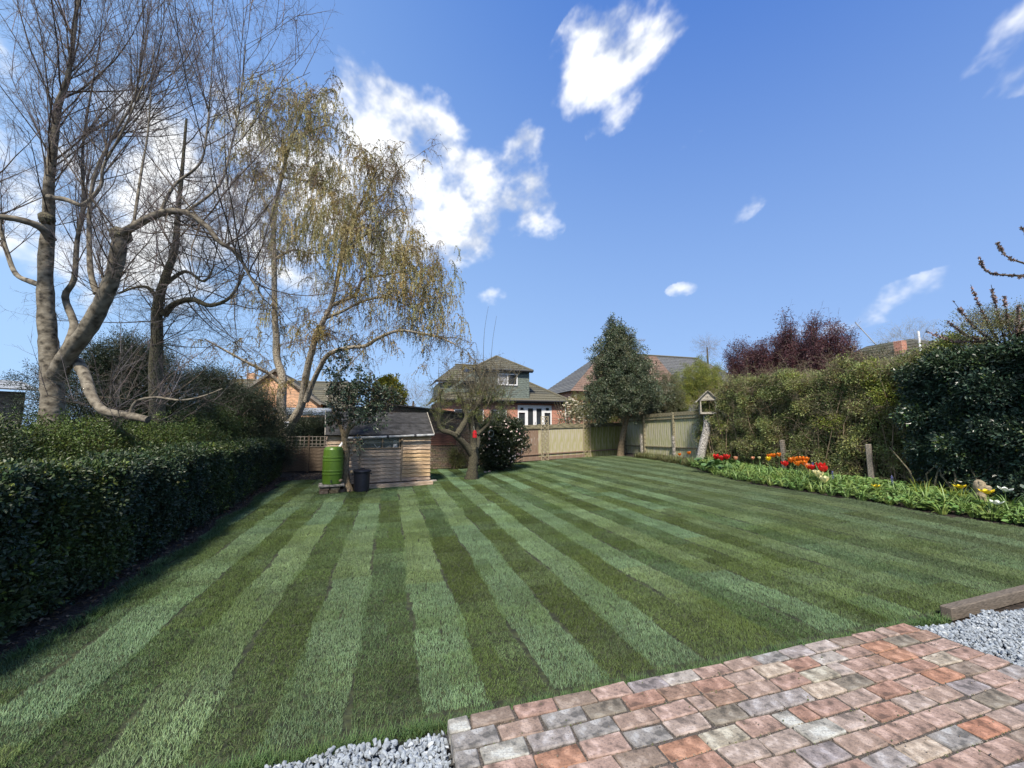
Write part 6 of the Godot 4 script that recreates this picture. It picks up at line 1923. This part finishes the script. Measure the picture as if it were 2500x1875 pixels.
func flowers() -> void:
	var head := tulip_shape(0.042, 0.075, 0.15)
	var wide := tulip_shape(0.046, 0.07, 0.75)
	var colr := {red = Color(0.62, 0.02, 0.018), orange = Color(0.72, 0.20, 0.015), pale = Color(0.72, 0.34, 0.20), yellow = Color(0.80, 0.58, 0.015), cream = Color(0.72, 0.68, 0.38), white = Color(0.72, 0.76, 0.72)}
	var mats := {}
	for k in colr:
		var m := mat(Color(colr[k].r, colr[k].g, colr[k].b).linear_to_srgb(), null, Vector3.ONE, 0.55)
		m.cull_mode = BaseMaterial3D.CULL_DISABLED
		m.backlight_enabled = true
		m.backlight = (colr[k] * 0.35).linear_to_srgb()
		mats[k] = m
	var stemm := mat(lin(0.10, 0.17, 0.05), null, Vector3.ONE, 0.6)
	var leafm := mat(lin(0.085, 0.16, 0.055), null, Vector3.ONE, 0.55)
	leafm.cull_mode = BaseMaterial3D.CULL_DISABLED
	var list := [
		["orange", 10.90, 0.64, -13.24, 1.0, "orange tulip farthest back, at the bed's far end"], ["orange", 11.0, 0.71, -12.86, 1.1, "orange tulip at bed's far end just below the bird table log"],
		["red", 10.28, 0.70, -10.74, 1.5, "left bloom of the red tulip trio"], ["red", 10.30, 0.67, -10.55, 1.5, "middle bloom of the red tulip trio"], ["red", 10.36, 0.72, -10.38, 1.5, "right bloom of the red tulip trio"],
		["pale", 10.5, 0.72, -10.18, 1.0, "lone pale orange tulip just right of the red trio"], ["pale", 10.8, 0.75, -9.81, 0.8, "small peach tulip between red trio and orange trio"], ["cream", 10.8, 0.78, -9.62, 0.7, "tiny cream tulip left of the orange trio"],
		["orange", 10.8, 0.85, -9.27, 1.0, "left bloom of the orange trio by the first post"], ["orange", 10.8, 0.87, -9.12, 1.0, "middle bloom of the orange trio by the first post"], ["orange", 10.8, 0.90, -8.98, 1.0, "right bloom of the orange trio by the first post"], ["yellow", 10.6, 0.77, -9.10, 1.1, "yellow tulip directly below the orange trio"],
		["red", 10.3, 0.69, -8.35, 1.3, "single red tulip left of the large orange clump"],
		["orange", 10.4, 0.79, -8.23, 1.25, "leftmost bloom in large orange clump"], ["orange", 10.4, 0.82, -8.11, 1.25, "second bloom from left atop large orange clump"], ["orange", 10.42, 0.84, -7.99, 1.25, "third bloom from left atop large orange clump"], ["orange", 10.4, 0.84, -7.87, 1.25, "rightmost top bloom in large orange clump"], ["orange", 10.2, 0.74, -7.90, 1.2, "lower left bloom in large orange clump"], ["orange", 10.2, 0.76, -7.79, 1.2, "lower middle bloom in large orange clump"], ["pale", 10.2, 0.72, -7.70, 1.0, "lowest pale orange bloom in large orange clump"],
		["orange", 10.0, 0.70, -7.52, 1.0, "orange tulip touching the red one right of large clump"], ["red", 10.0, 0.69, -7.40, 1.2, "red tulip right of the large orange clump"], ["red", 10.0, 0.74, -7.17, 1.4, "upper bloom of the rightmost red pair"], ["red", 9.9, 0.68, -7.10, 1.4, "lower bloom of the rightmost red pair"],
		["cream", 9.8, 0.60, -7.20, 1.1, "upper left cream bloom below the rightmost red pair"], ["cream", 9.8, 0.57, -7.08, 1.2, "upper right cream bloom below the rightmost red pair"], ["cream", 9.78, 0.53, -7.14, 1.1, "middle cream bloom below the rightmost red pair"], ["cream", 9.62, 0.47, -6.84, 1.4, "lowest tall cream bud near the lawn edge"],
		["yellow", 9.9, 0.47, -6.00, 1.2, "leftmost open yellow flower low in the bed"], ["yellow", 10.3, 0.59, -4.90, 1.35, "open yellow flower left of the stone head"], ["yellow", 10.1, 0.57, -4.41, 1.5, "largest open yellow flower right of the stone head"], ["white", 9.92, 0.43, -4.28, 1.3, "pale bluish white flower below the largest yellow one"], ["white", 10.3, 0.62, -4.32, 1.4, "white flower right of stone head under hedge"], ["white", 10.4, 0.69, -4.12, 1.3, "white flower cut off by the right picture edge"]]
	for f in list:
		var open_: bool = f[0] in ["yellow", "white"] and f[3] > -6.5
		var gy := ter(f[1], f[3]) + 0.08
		var h: float = f[2] - gy - 0.03
		var t := thing("tulip" if not open_ else "open_flower", f[5], "flower", Vector3(f[1], gy, f[3]), rr(0, TAU), "spring flowers in the bed")
		var lean := Vector3(rr(-0.03, 0.03), 0, rr(-0.03, 0.03))
		var mb := MB.new()
		mb.tube([Vector3(0, -0.03, 0), Vector3(0, h * 0.5, 0) + lean * 0.4, Vector3(0, h, 0) + lean], [0.006, 0.0055, 0.005], 6)
		put(mb.mesh(), "stem", stemm, t)
		for k in 3:
			var lf := MB.new()
			var a := TAU * k / 3.0 + rr(-0.4, 0.4)
			lf.strap(Vector3(cos(a) * 0.01, 0.0, sin(a) * 0.01), Vector3(cos(a) * 0.35, 1, sin(a) * 0.35), h * rr(0.65, 0.95), 0.045, rr(0.05, 0.18), 5)
			put(lf.mesh(), "leaf", leafm, t)
		put(wide if open_ else head, "bloom", mats[f[0]], t, Vector3(0, h, 0) + lean, Basis(Vector3.RIGHT, rr(-0.2, 0.2)).scaled(Vector3.ONE * f[4] * (1.0 if open_ else 1.6)))
		if open_:
			lathepart(t, "centre", mats.yellow, [[0, 0.0], [0.014, 0.01], [0.01, 0.03], [0, 0.035]], Vector3(0, h, 0) + lean, 10)
	# blue and violet spikes
	for q in [[Vector3(10.1, 0, -7.02), 0.36, "violet blue flower spike right of the rightmost red tulips"], [Vector3(10.95, 0, -8.1), 0.42, "pale violet flower spike in scrub above the orange clump"], [Vector3(10.55, 0, -6.1), 0.34, "pale violet flower spike at foot of the second post"]]:
		var sp := thing("flower_spike", q[2], "flower", terv(q[0].x, q[0].z, 0.07), 0.0, "blue flower spikes in the bed")
		tubepart(sp, "stem", stemm, [Vector3(0, -0.02, 0), Vector3(0.01, q[1], 0)], 0.006, 6)
		var mb := MB.new()
		for k in 60:
			var t := k / 60.0
			mb.leaf(Vector3(0, q[1] * (0.5 + t * 0.55), 0), (rv() + Vector3(0, 0.2, 0)).normalized(), rv(), 0.03, 0.016)
		put(mb.mesh(), "florets", mat(lin(0.16, 0.17, 0.36), null, Vector3.ONE, 0.6), sp)
	# strap-leaved bulb clumps along the bed
	var clumps := []
	for v in 4:
		var mb := MB.new()
		for i in 30:
			var a := rr(0, TAU)
			var s := rr(0.1, 1.0)
			var f := rr(0.75, 1.25)
			mb.col = Color(f * rr(0.9, 1.2), f, f * rr(0.8, 1.1))
			mb.strap(Vector3(cos(a) * 0.07 * s, -0.01, sin(a) * 0.07 * s), Vector3(cos(a) * 0.75 * s, 1, sin(a) * 0.75 * s), rr(0.2, 0.42), rr(0.010, 0.017), rr(0.1, 0.42), 5)
		clumps.append(mb.mesh())
	var broad := []
	for v in 3:
		var mb := MB.new()
		for i in 15:
			var a := rr(0, TAU)
			var o := Vector3(cos(a), 0, sin(a))
			var c := o * rr(0.05, 0.26) + Vector3.UP * rr(0.10, 0.30)
			mb.col = Color(0.6, 0.75, 0.5)
			mb.tube([o * 0.03, c], [0.004, 0.003], 4, false)
			var f := rr(0.8, 1.2)
			mb.col = Color(f, f, f)
			var up := (Vector3.UP + o * 0.55 + rv() * 0.2).normalized()
			var x := up.cross(o).normalized()
			var y := x.cross(up)
			var r := rr(0.05, 0.085)
			for k in 10:
				var a0 := TAU * k / 10.0
				var a1 := TAU * (k + 1) / 10.0
				var r0 := r * (1.0 + 0.10 * cos(a0 * 5.0))
				var r1 := r * (1.0 + 0.10 * cos(a1 * 5.0))
				mb.tri(c - up * r * 0.12, c + (x * cos(a0) + y * sin(a0)) * r0 + up * 0.01 * sin(a0 * 5.0), c + (x * cos(a1) + y * sin(a1)) * r1 + up * 0.01 * sin(a1 * 5.0))
		broad.append(mb.mesh())
	M.strap_leaf = []
	for t in [[0.20, 0.30, 0.085], [0.165, 0.27, 0.08], [0.235, 0.315, 0.08], [0.29, 0.34, 0.05]]:
		var m := leafmat(0.5, 0.3)
		m.albedo_color = lin(t[0], t[1], t[2])
		M.strap_leaf.append(m)
	M.broad_leaf = leafmat(0.55, 0.25)
	M.broad_leaf.albedo_color = lin(0.10, 0.185, 0.065)
	for i in 110:
		var z := lerpf(-12.6, -3.4, (i + rng.randf()) / 110.0)
		var row := i % 3
		var x := bed_x(z) + 0.10 + row * 0.33 + rr(-0.06, 0.10)
		if row == 2 and z > -5.6 and z < -4.9:
			continue
		var c := thing("bulb_clump", "arching strap-leaved bulb clump " + ["at the lawn edge ", "midway across the bed ", "at the back of the bed "][row] + zone(z), "plant", terv(x, z, 0.02 + 0.10 * ss(0, 0.7, x - bed_x(z))), rr(0, TAU), "strap-leaved clumps in the flower bed")
		put(clumps[rng.randi() % 4], "leaves", M.strap_leaf[rng.randi() % 3], c, Vector3.ZERO, Basis.from_scale(Vector3.ONE * rr(0.9, 1.45)))
	for i in 7:
		var z := -5.55 + i * 0.13
		var c := thing("lily_clump", "yellow-green sword-leaved clump under dark hedge, " + ["first", "second", "third", "fourth", "fifth", "sixth", "last"][i] + " of seven from the left", "plant", terv(10.35 + rr(-0.15, 0.25), z, 0.10), rr(0, TAU), "yellow-green sword leaves in the bed")
		put(clumps[i % 4], "leaves", M.strap_leaf[3], c, Vector3.ZERO, Basis.from_scale(Vector3(0.7, 1.35, 0.7)))
	for i in 5:
		var z: float = [-10.95, -10.75, -10.5, -10.3, -10.9][i]
		var x: float = [9.95, 10.3, 10.05, 10.45, 10.6][i]
		var c := thing("mallow_plant", "broad round-leaved green plant " + ["in front of the red trio at its left", "just behind the red trio at its left", "right in front of the red tulip trio", "behind and right of the red trio", "farthest back behind the red trio"][i], "plant", terv(x, z, 0.06), rr(0, TAU), "round-leaved plants near the red tulips")
		put(broad[i % 3], "leaves", M.broad_leaf, c, Vector3.ZERO, Basis.from_scale(Vector3.ONE * rr(1.2, 1.5)))
	# low green cover between
	var cover := []
	for i in 1500:
		var z := rr(-13.0, -2.8)
		var x := bed_x(z) + rr(0.12, 1.9)
		if x > 11.9:
			continue
		cover.append([Transform3D(Basis(Vector3.UP, rr(0, TAU)).scaled(Vector3.ONE * rr(0.28, 0.52)), terv(x, z, 0.01 + 0.09 * ss(0, 0.7, x - bed_x(z)))), vary(Color(0.16, 0.26, 0.07), 0.35, 0.15)])
	var gc := thing("ground_cover", "low leafy green cover between the flowers of the right bed", "ground cover")
	gc.set_meta("kind", "stuff")
	swarm("leaves", broad[0], M.leaf, cover.slice(0, 750), gc)
	swarm("leaves", broad[1], M.leaf, cover.slice(750), gc)
	var weeds := []
	for i in 420:
		var z := rr(-17.5, -12.5)
		var x := bed_x(z) + rr(-0.05, 0.75)
		weeds.append([Transform3D(Basis(Vector3.UP, rr(0, TAU)).scaled(Vector3.ONE * rr(0.4, 1.0)), terv(x, z, 0.01)), vary(Color(0.15, 0.16, 0.065), 0.35, 0.15)])
	tag(swarm("dry_weeds", clumps[1], M.leaf, weeds, self), "straggly pale weeds at the foot of the side fence", "weeds")
	# litter under the left hedge
	var lit := MB.new()
	lit.leaf(Vector3.ZERO, Vector3(1, 0.15, 0).normalized(), Vector3.UP, 0.05, 0.03)
	var ll := []
	for i in 1500:
		var z := rr(-15.5, -3.0)
		ll.append([Transform3D(Basis.from_euler(Vector3(rr(-0.5, 0.5), rr(0, TAU), rr(-0.5, 0.5))).scaled(Vector3.ONE * rr(0.5, 1.2)), terv(hedge_x(z) + rr(-0.35, 0.28), z, 0.0 + rr(-0.03, 0.0))), vary(Color(0.13, 0.095, 0.06), 0.45, 0.1)])
	for i in 500:
		var x := rr(-3.4, -1.4)
		ll.append([Transform3D(Basis.from_euler(Vector3(rr(-0.5, 0.5), rr(0, TAU), rr(-0.5, 0.5))).scaled(Vector3.ONE * rr(0.6, 1.3)), Vector3(x, rr(-0.03, 0.0), rr(-17.0, -14.6))), vary(Color(0.10, 0.075, 0.05), 0.45, 0.1)])
	tag(swarm("leaf_litter", lit.mesh(), M.leaf, ll, self), "dry brown leaf litter strewn along the foot of the left hedge", "leaf litter")

func _ready() -> void:
	rng.seed = 20240421
	cam_and_light()
	materials()
	M.blossom = []
	for t in [[0.74, 0.60, 0.55], [0.72, 0.52, 0.48], [0.76, 0.68, 0.60]]:
		var m := mat(lin(t[0], t[1], t[2]), null, Vector3.ONE, 0.6)
		m.cull_mode = BaseMaterial3D.CULL_DISABLED
		M.blossom.append(m)
	setting()
	patio()
	gravel()
	grass()
	house_clad()
	house_brick()
	house_hip()
	garage()
	fences()
	shed()
	by_the_shed()
	bird_things()
	plant_meshes()
	hedges()
	trees()
	flowers()

const LEFT_TREE := [
	[0.33, 0.02, [Vector3(-6.14, 1.94, -9.71), Vector3(-6.16, 2.55, -9.65), Vector3(-6.22, 3.11, -9.60), Vector3(-6.27, 3.53, -9.57), Vector3(-6.32, 4.08, -9.52), Vector3(-6.34, 4.78, -9.44), Vector3(-6.32, 5.33, -9.37), Vector3(-6.32, 5.89, -9.31), Vector3(-6.25, 6.20, -9.15), Vector3(-6.18, 7.02, -9.03), Vector3(-6.13, 7.65, -8.94), Vector3(-5.91, 8.00, -8.73), Vector3(-5.85, 8.43, -8.66), Vector3(-5.77, 9.25, -8.54), Vector3(-5.74, 10.06, -8.44)]],
	[0.26, 0.17, [Vector3(-6.08, 2.69, -9.61), Vector3(-5.78, 3.09, -9.36), Vector3(-5.43, 3.45, -9.11), Vector3(-5.11, 3.91, -8.86), Vector3(-4.85, 4.40, -8.62), Vector3(-4.70, 4.83, -8.42), Vector3(-4.68, 5.12, -8.38)]],
	[0.13, 0.03, [Vector3(-4.66, 5.09, -8.37), Vector3(-4.40, 5.17, -8.18), Vector3(-3.91, 5.35, -7.91), Vector3(-3.49, 5.37, -7.78), Vector3(-3.12, 5.12, -7.70), Vector3(-2.92, 4.87, -7.66), Vector3(-2.66, 4.71, -7.71), Vector3(-2.44, 4.31, -7.79), Vector3(-2.22, 3.95, -7.77)]],
	[0.13, 0.06, [Vector3(-6.16, 5.17, -9.24), Vector3(-6.21, 5.32, -9.03), Vector3(-6.39, 5.35, -8.87), Vector3(-6.65, 5.32, -8.74), Vector3(-7.04, 5.39, -8.64)]],
	[0.1, 0.04, [Vector3(-6.27, 4.33, -9.47), Vector3(-6.68, 4.48, -9.69), Vector3(-7.05, 4.66, -9.88), Vector3(-7.32, 5.10, -10.02), Vector3(-7.48, 5.68, -10.00), Vector3(-7.62, 6.58, -9.94)]],
	[0.15, 0.012, [Vector3(-5.96, 3.08, -9.53), Vector3(-5.88, 3.40, -9.52), Vector3(-5.95, 3.72, -9.66), Vector3(-6.21, 4.26, -9.78), Vector3(-6.05, 4.61, -9.69), Vector3(-6.02, 5.33, -9.60), Vector3(-5.93, 6.06, -9.49), Vector3(-5.97, 7.16, -9.37), Vector3(-5.84, 8.32, -9.20), Vector3(-5.70, 9.33, -9.04)]],
	[0.09, 0.012, [Vector3(-5.19, 4.12, -8.86), Vector3(-5.38, 4.56, -8.97), Vector3(-5.50, 5.28, -9.03), Vector3(-5.50, 5.83, -8.96), Vector3(-5.41, 6.47, -8.86), Vector3(-5.09, 7.16, -8.68), Vector3(-4.79, 7.76, -8.52), Vector3(-4.66, 8.53, -8.40), Vector3(-4.57, 9.08, -8.31)]],
	[0.08, 0.012, [Vector3(-6.24, 5.98, -9.17), Vector3(-5.76, 5.81, -8.83), Vector3(-5.40, 5.67, -8.64), Vector3(-5.11, 5.99, -8.51), Vector3(-5.07, 6.36, -8.46), Vector3(-4.78, 6.93, -8.30), Vector3(-4.50, 7.62, -8.14), Vector3(-4.36, 8.12, -8.04)]],
	[0.05, 0.01, [Vector3(-3.91, 5.35, -7.91), Vector3(-3.73, 5.89, -7.89), Vector3(-3.32, 6.28, -7.73), Vector3(-3.22, 6.91, -7.62), Vector3(-3.19, 7.55, -7.54), Vector3(-3.17, 8.32, -7.44)]],
	[0.045, 0.01, [Vector3(-3.49, 5.37, -7.78), Vector3(-2.99, 5.89, -7.67), Vector3(-2.86, 6.60, -7.65), Vector3(-2.73, 7.38, -7.53), Vector3(-2.67, 8.42, -7.39)]],
	[0.045, 0.01, [Vector3(-4.40, 5.14, -8.18), Vector3(-4.41, 6.28, -8.26), Vector3(-4.39, 7.01, -8.28), Vector3(-4.36, 7.81, -8.18), Vector3(-4.33, 8.61, -8.08)]]]

const FALLEN_TRUNK := [
	[0.17, 0.1, [Vector3(-5.79, 2.96, -9.59), Vector3(-5.50, 2.68, -9.33), Vector3(-5.14, 2.27, -8.95), Vector3(-4.79, 2.00, -8.67), Vector3(-4.35, 1.92, -8.44), Vector3(-3.99, 1.84, -8.34)]],
	[0.05, 0.015, [Vector3(-4.28, 1.95, -8.41), Vector3(-4.19, 2.15, -8.36), Vector3(-3.93, 2.23, -8.38), Vector3(-3.51, 2.18, -8.26), Vector3(-3.19, 2.26, -8.26), Vector3(-2.87, 2.39, -8.15)]]]

const DARK_BIRCH := [
	[0.24, 0.03, [Vector3(-5.37, 2.08, -11.57), Vector3(-5.43, 2.96, -11.48), Vector3(-5.43, 3.84, -11.38), Vector3(-5.44, 4.61, -11.29), Vector3(-5.27, 5.32, -11.16), Vector3(-5.14, 5.99, -11.15), Vector3(-5.10, 6.85, -11.04), Vector3(-5.03, 7.89, -10.89), Vector3(-4.97, 9.13, -10.73)]],
	[0.11, 0.03, [Vector3(-5.28, 4.40, -11.27), Vector3(-4.99, 4.62, -11.05), Vector3(-4.55, 4.69, -10.80), Vector3(-4.10, 4.52, -10.58), Vector3(-3.61, 4.69, -10.31), Vector3(-3.33, 5.26, -10.16)]],
	[0.07, 0.02, [Vector3(-5.42, 4.72, -11.28), Vector3(-5.61, 5.00, -11.19), Vector3(-5.88, 4.96, -11.18), Vector3(-6.14, 4.79, -11.17)]],
	[0.07, 0.02, [Vector3(-5.37, 5.03, -11.22), Vector3(-4.89, 5.46, -11.13), Vector3(-4.39, 5.18, -10.91), Vector3(-4.16, 5.60, -10.79)]]]

const WEEPING_BIRCH := [
	[0.34, 0.3, [Vector3(-4.22, -0.19, -18.52), Vector3(-4.21, 0.93, -18.39), Vector3(-4.21, 1.61, -18.31), Vector3(-4.30, 2.19, -18.27)]],
	[0.25, 0.04, [Vector3(-4.29, 2.01, -18.29), Vector3(-4.32, 2.91, -18.19), Vector3(-4.30, 3.72, -18.09), Vector3(-4.55, 4.53, -18.07), Vector3(-4.60, 5.43, -17.98), Vector3(-4.68, 6.12, -17.93), Vector3(-4.79, 8.52, -17.69), Vector3(-4.85, 10.28, -17.50), Vector3(-4.54, 11.76, -17.02), Vector3(-4.25, 12.95, -16.69), Vector3(-3.90, 14.05, -16.46), Vector3(-3.77, 14.68, -16.35)]],
	[0.25, 0.04, [Vector3(-4.15, 1.56, -18.30), Vector3(-3.77, 2.05, -17.92), Vector3(-3.44, 2.62, -17.54), Vector3(-3.30, 3.48, -17.19), Vector3(-3.12, 4.31, -16.83), Vector3(-2.92, 5.06, -16.58), Vector3(-2.89, 5.25, -16.44), Vector3(-2.33, 6.34, -16.04), Vector3(-2.01, 8.02, -15.64), Vector3(-1.69, 9.45, -15.28), Vector3(-1.15, 10.42, -14.89), Vector3(-0.82, 11.23, -14.60)]],
	[0.15, 0.03, [Vector3(-3.26, 2.75, -17.37), Vector3(-3.03, 3.34, -17.02), Vector3(-2.71, 3.94, -16.54), Vector3(-2.35, 4.43, -16.06), Vector3(-1.69, 4.62, -15.52), Vector3(-0.97, 4.64, -14.98), Vector3(-0.55, 4.87, -14.62), Vector3(0.13, 5.11, -14.28), Vector3(0.79, 4.99, -13.89), Vector3(1.44, 4.83, -13.60), Vector3(2.02, 4.54, -13.36)]],
	[0.09, 0.02, [Vector3(-2.62, 5.85, -16.29), Vector3(-1.88, 6.09, -15.83), Vector3(-1.15, 6.37, -15.26), Vector3(-0.31, 6.41, -14.68), Vector3(0.38, 6.07, -14.31), Vector3(1.06, 5.69, -14.04)]],
	[0.1, 0.02, [Vector3(-2.33, 6.34, -16.04), Vector3(-1.51, 6.82, -16.05), Vector3(-1.25, 7.50, -16.10), Vector3(-0.52, 7.73, -16.07), Vector3(0.38, 7.96, -15.98), Vector3(1.08, 8.04, -15.97)]],
	[0.07, 0.02, [Vector3(-2.01, 8.02, -15.64), Vector3(-1.38, 8.66, -15.17), Vector3(-0.82, 9.00, -14.75), Vector3(-0.27, 9.47, -14.32), Vector3(0.13, 9.65, -13.97)]],
	[0.13, 0.03, [Vector3(-4.34, 2.28, -18.27), Vector3(-4.73, 2.61, -17.82), Vector3(-5.24, 3.03, -17.41), Vector3(-5.79, 3.38, -17.11), Vector3(-6.30, 3.90, -16.79)]],
	[0.11, 0.03, [Vector3(-4.38, 3.50, -18.14), Vector3(-4.83, 3.91, -17.92), Vector3(-5.46, 4.24, -17.65), Vector3(-6.15, 4.64, -17.39), Vector3(-6.71, 4.97, -17.10)]],
	[0.08, 0.02, [Vector3(-4.79, 8.52, -17.69), Vector3(-4.14, 9.10, -17.84), Vector3(-3.48, 9.07, -17.96), Vector3(-2.86, 9.28, -17.86)]],
	[0.08, 0.02, [Vector3(-4.85, 10.12, -17.52), Vector3(-5.52, 11.42, -17.89), Vector3(-5.90, 12.46, -17.99), Vector3(-6.13, 13.68, -18.02)]],
	[0.07, 0.02, [Vector3(-4.59, 11.88, -17.24), Vector3(-3.63, 11.42, -16.47), Vector3(-2.82, 11.23, -15.94), Vector3(-2.20, 10.81, -15.59)]],
	[0.06, 0.02, [Vector3(-1.69, 9.45, -15.28), Vector3(-1.09, 10.05, -15.34), Vector3(-0.40, 10.93, -15.24), Vector3(-0.05, 11.67, -15.15)]],
	[0.06, 0.02, [Vector3(-4.33, 13.17, -17.01), Vector3(-3.72, 13.87, -17.06), Vector3(-2.96, 14.27, -16.89), Vector3(-2.49, 14.01, -16.88)]]]

const EVERGREEN_TREE := [
	[0.125, 0.085, [Vector3(-1.00, -0.18, -11.79), Vector3(-1.03, -0.03, -11.81), Vector3(-1.14, 0.23, -11.97), Vector3(-1.18, 0.57, -11.94), Vector3(-1.16, 0.87, -11.90), Vector3(-1.16, 1.18, -11.87), Vector3(-1.22, 1.44, -11.86)]],
	[0.075, 0.03, [Vector3(-1.22, 1.42, -11.86), Vector3(-1.30, 1.68, -11.85), Vector3(-1.43, 1.96, -11.75), Vector3(-1.52, 2.22, -11.65), Vector3(-1.59, 2.41, -11.54)]],
	[0.075, 0.025, [Vector3(-1.21, 1.42, -11.86), Vector3(-1.11, 1.72, -11.79), Vector3(-1.07, 2.05, -11.84), Vector3(-1.01, 2.38, -11.89), Vector3(-1.00, 2.67, -11.86)]],
	[0.055, 0.02, [Vector3(-1.14, 1.64, -11.81), Vector3(-0.91, 1.84, -11.61), Vector3(-0.64, 2.00, -11.40), Vector3(-0.34, 2.22, -11.29)]],
	[0.04, 0.015, [Vector3(-1.07, 1.97, -11.75), Vector3(-0.83, 2.22, -11.96), Vector3(-0.56, 2.46, -11.96), Vector3(-0.37, 2.62, -11.88)]],
	[0.035, 0.012, [Vector3(-1.17, 1.32, -11.85), Vector3(-0.96, 1.29, -11.58), Vector3(-0.79, 1.23, -11.44), Vector3(-0.75, 1.09, -11.44)]]]

const APPLE_TREE := [
	[0.165, 0.15, [Vector3(2.65, 0.01, -13.43), Vector3(2.66, 0.27, -13.39), Vector3(2.68, 0.55, -13.35), Vector3(2.69, 0.83, -13.32), Vector3(2.67, 1.02, -13.30)]],
	[0.13, 0.09, [Vector3(2.64, 0.83, -13.33), Vector3(2.45, 1.06, -13.26), Vector3(2.23, 1.28, -13.14), Vector3(2.02, 1.45, -13.03)]],
	[0.08, 0.055, [Vector3(2.04, 1.45, -13.02), Vector3(1.81, 1.56, -12.97), Vector3(1.59, 1.63, -13.03), Vector3(1.48, 1.83, -13.04), Vector3(1.47, 2.11, -13.01), Vector3(1.47, 2.36, -12.98), Vector3(1.45, 2.71, -12.95), Vector3(1.52, 2.96, -12.90)]],
	[0.1, 0.06, [Vector3(2.06, 1.49, -13.01), Vector3(2.25, 1.78, -13.03), Vector3(2.37, 2.00, -13.07), Vector3(2.38, 2.17, -13.15), Vector3(2.21, 2.61, -13.26), Vector3(2.11, 2.90, -13.26)]],
	[0.12, 0.08, [Vector3(2.69, 0.94, -13.31), Vector3(2.68, 1.27, -13.38), Vector3(2.63, 1.67, -13.35), Vector3(2.58, 2.04, -13.32), Vector3(2.69, 2.32, -13.25), Vector3(2.77, 2.53, -13.10), Vector3(2.97, 2.72, -13.02)]],
	[0.11, 0.06, [Vector3(2.74, 0.98, -13.29), Vector3(2.85, 1.27, -13.54), Vector3(2.86, 1.61, -13.60), Vector3(2.77, 1.95, -13.58), Vector3(2.76, 1.96, -13.59), Vector3(2.64, 2.26, -13.59)]],
	[0.07, 0.03, [Vector3(2.84, 1.48, -13.51), Vector3(3.09, 1.70, -13.52), Vector3(3.27, 1.91, -13.44), Vector3(3.33, 2.33, -13.37)]],
	[0.012, 0.003, [Vector3(2.97, 2.72, -13.02), Vector3(2.95, 3.33, -12.95), Vector3(2.89, 4.06, -12.88), Vector3(2.90, 4.97, -12.78), Vector3(3.00, 5.76, -12.66)]],
	[0.01, 0.003, [Vector3(3.01, 2.75, -13.00), Vector3(3.12, 3.51, -12.88), Vector3(3.17, 4.60, -12.74), Vector3(3.27, 5.44, -12.61)]]]
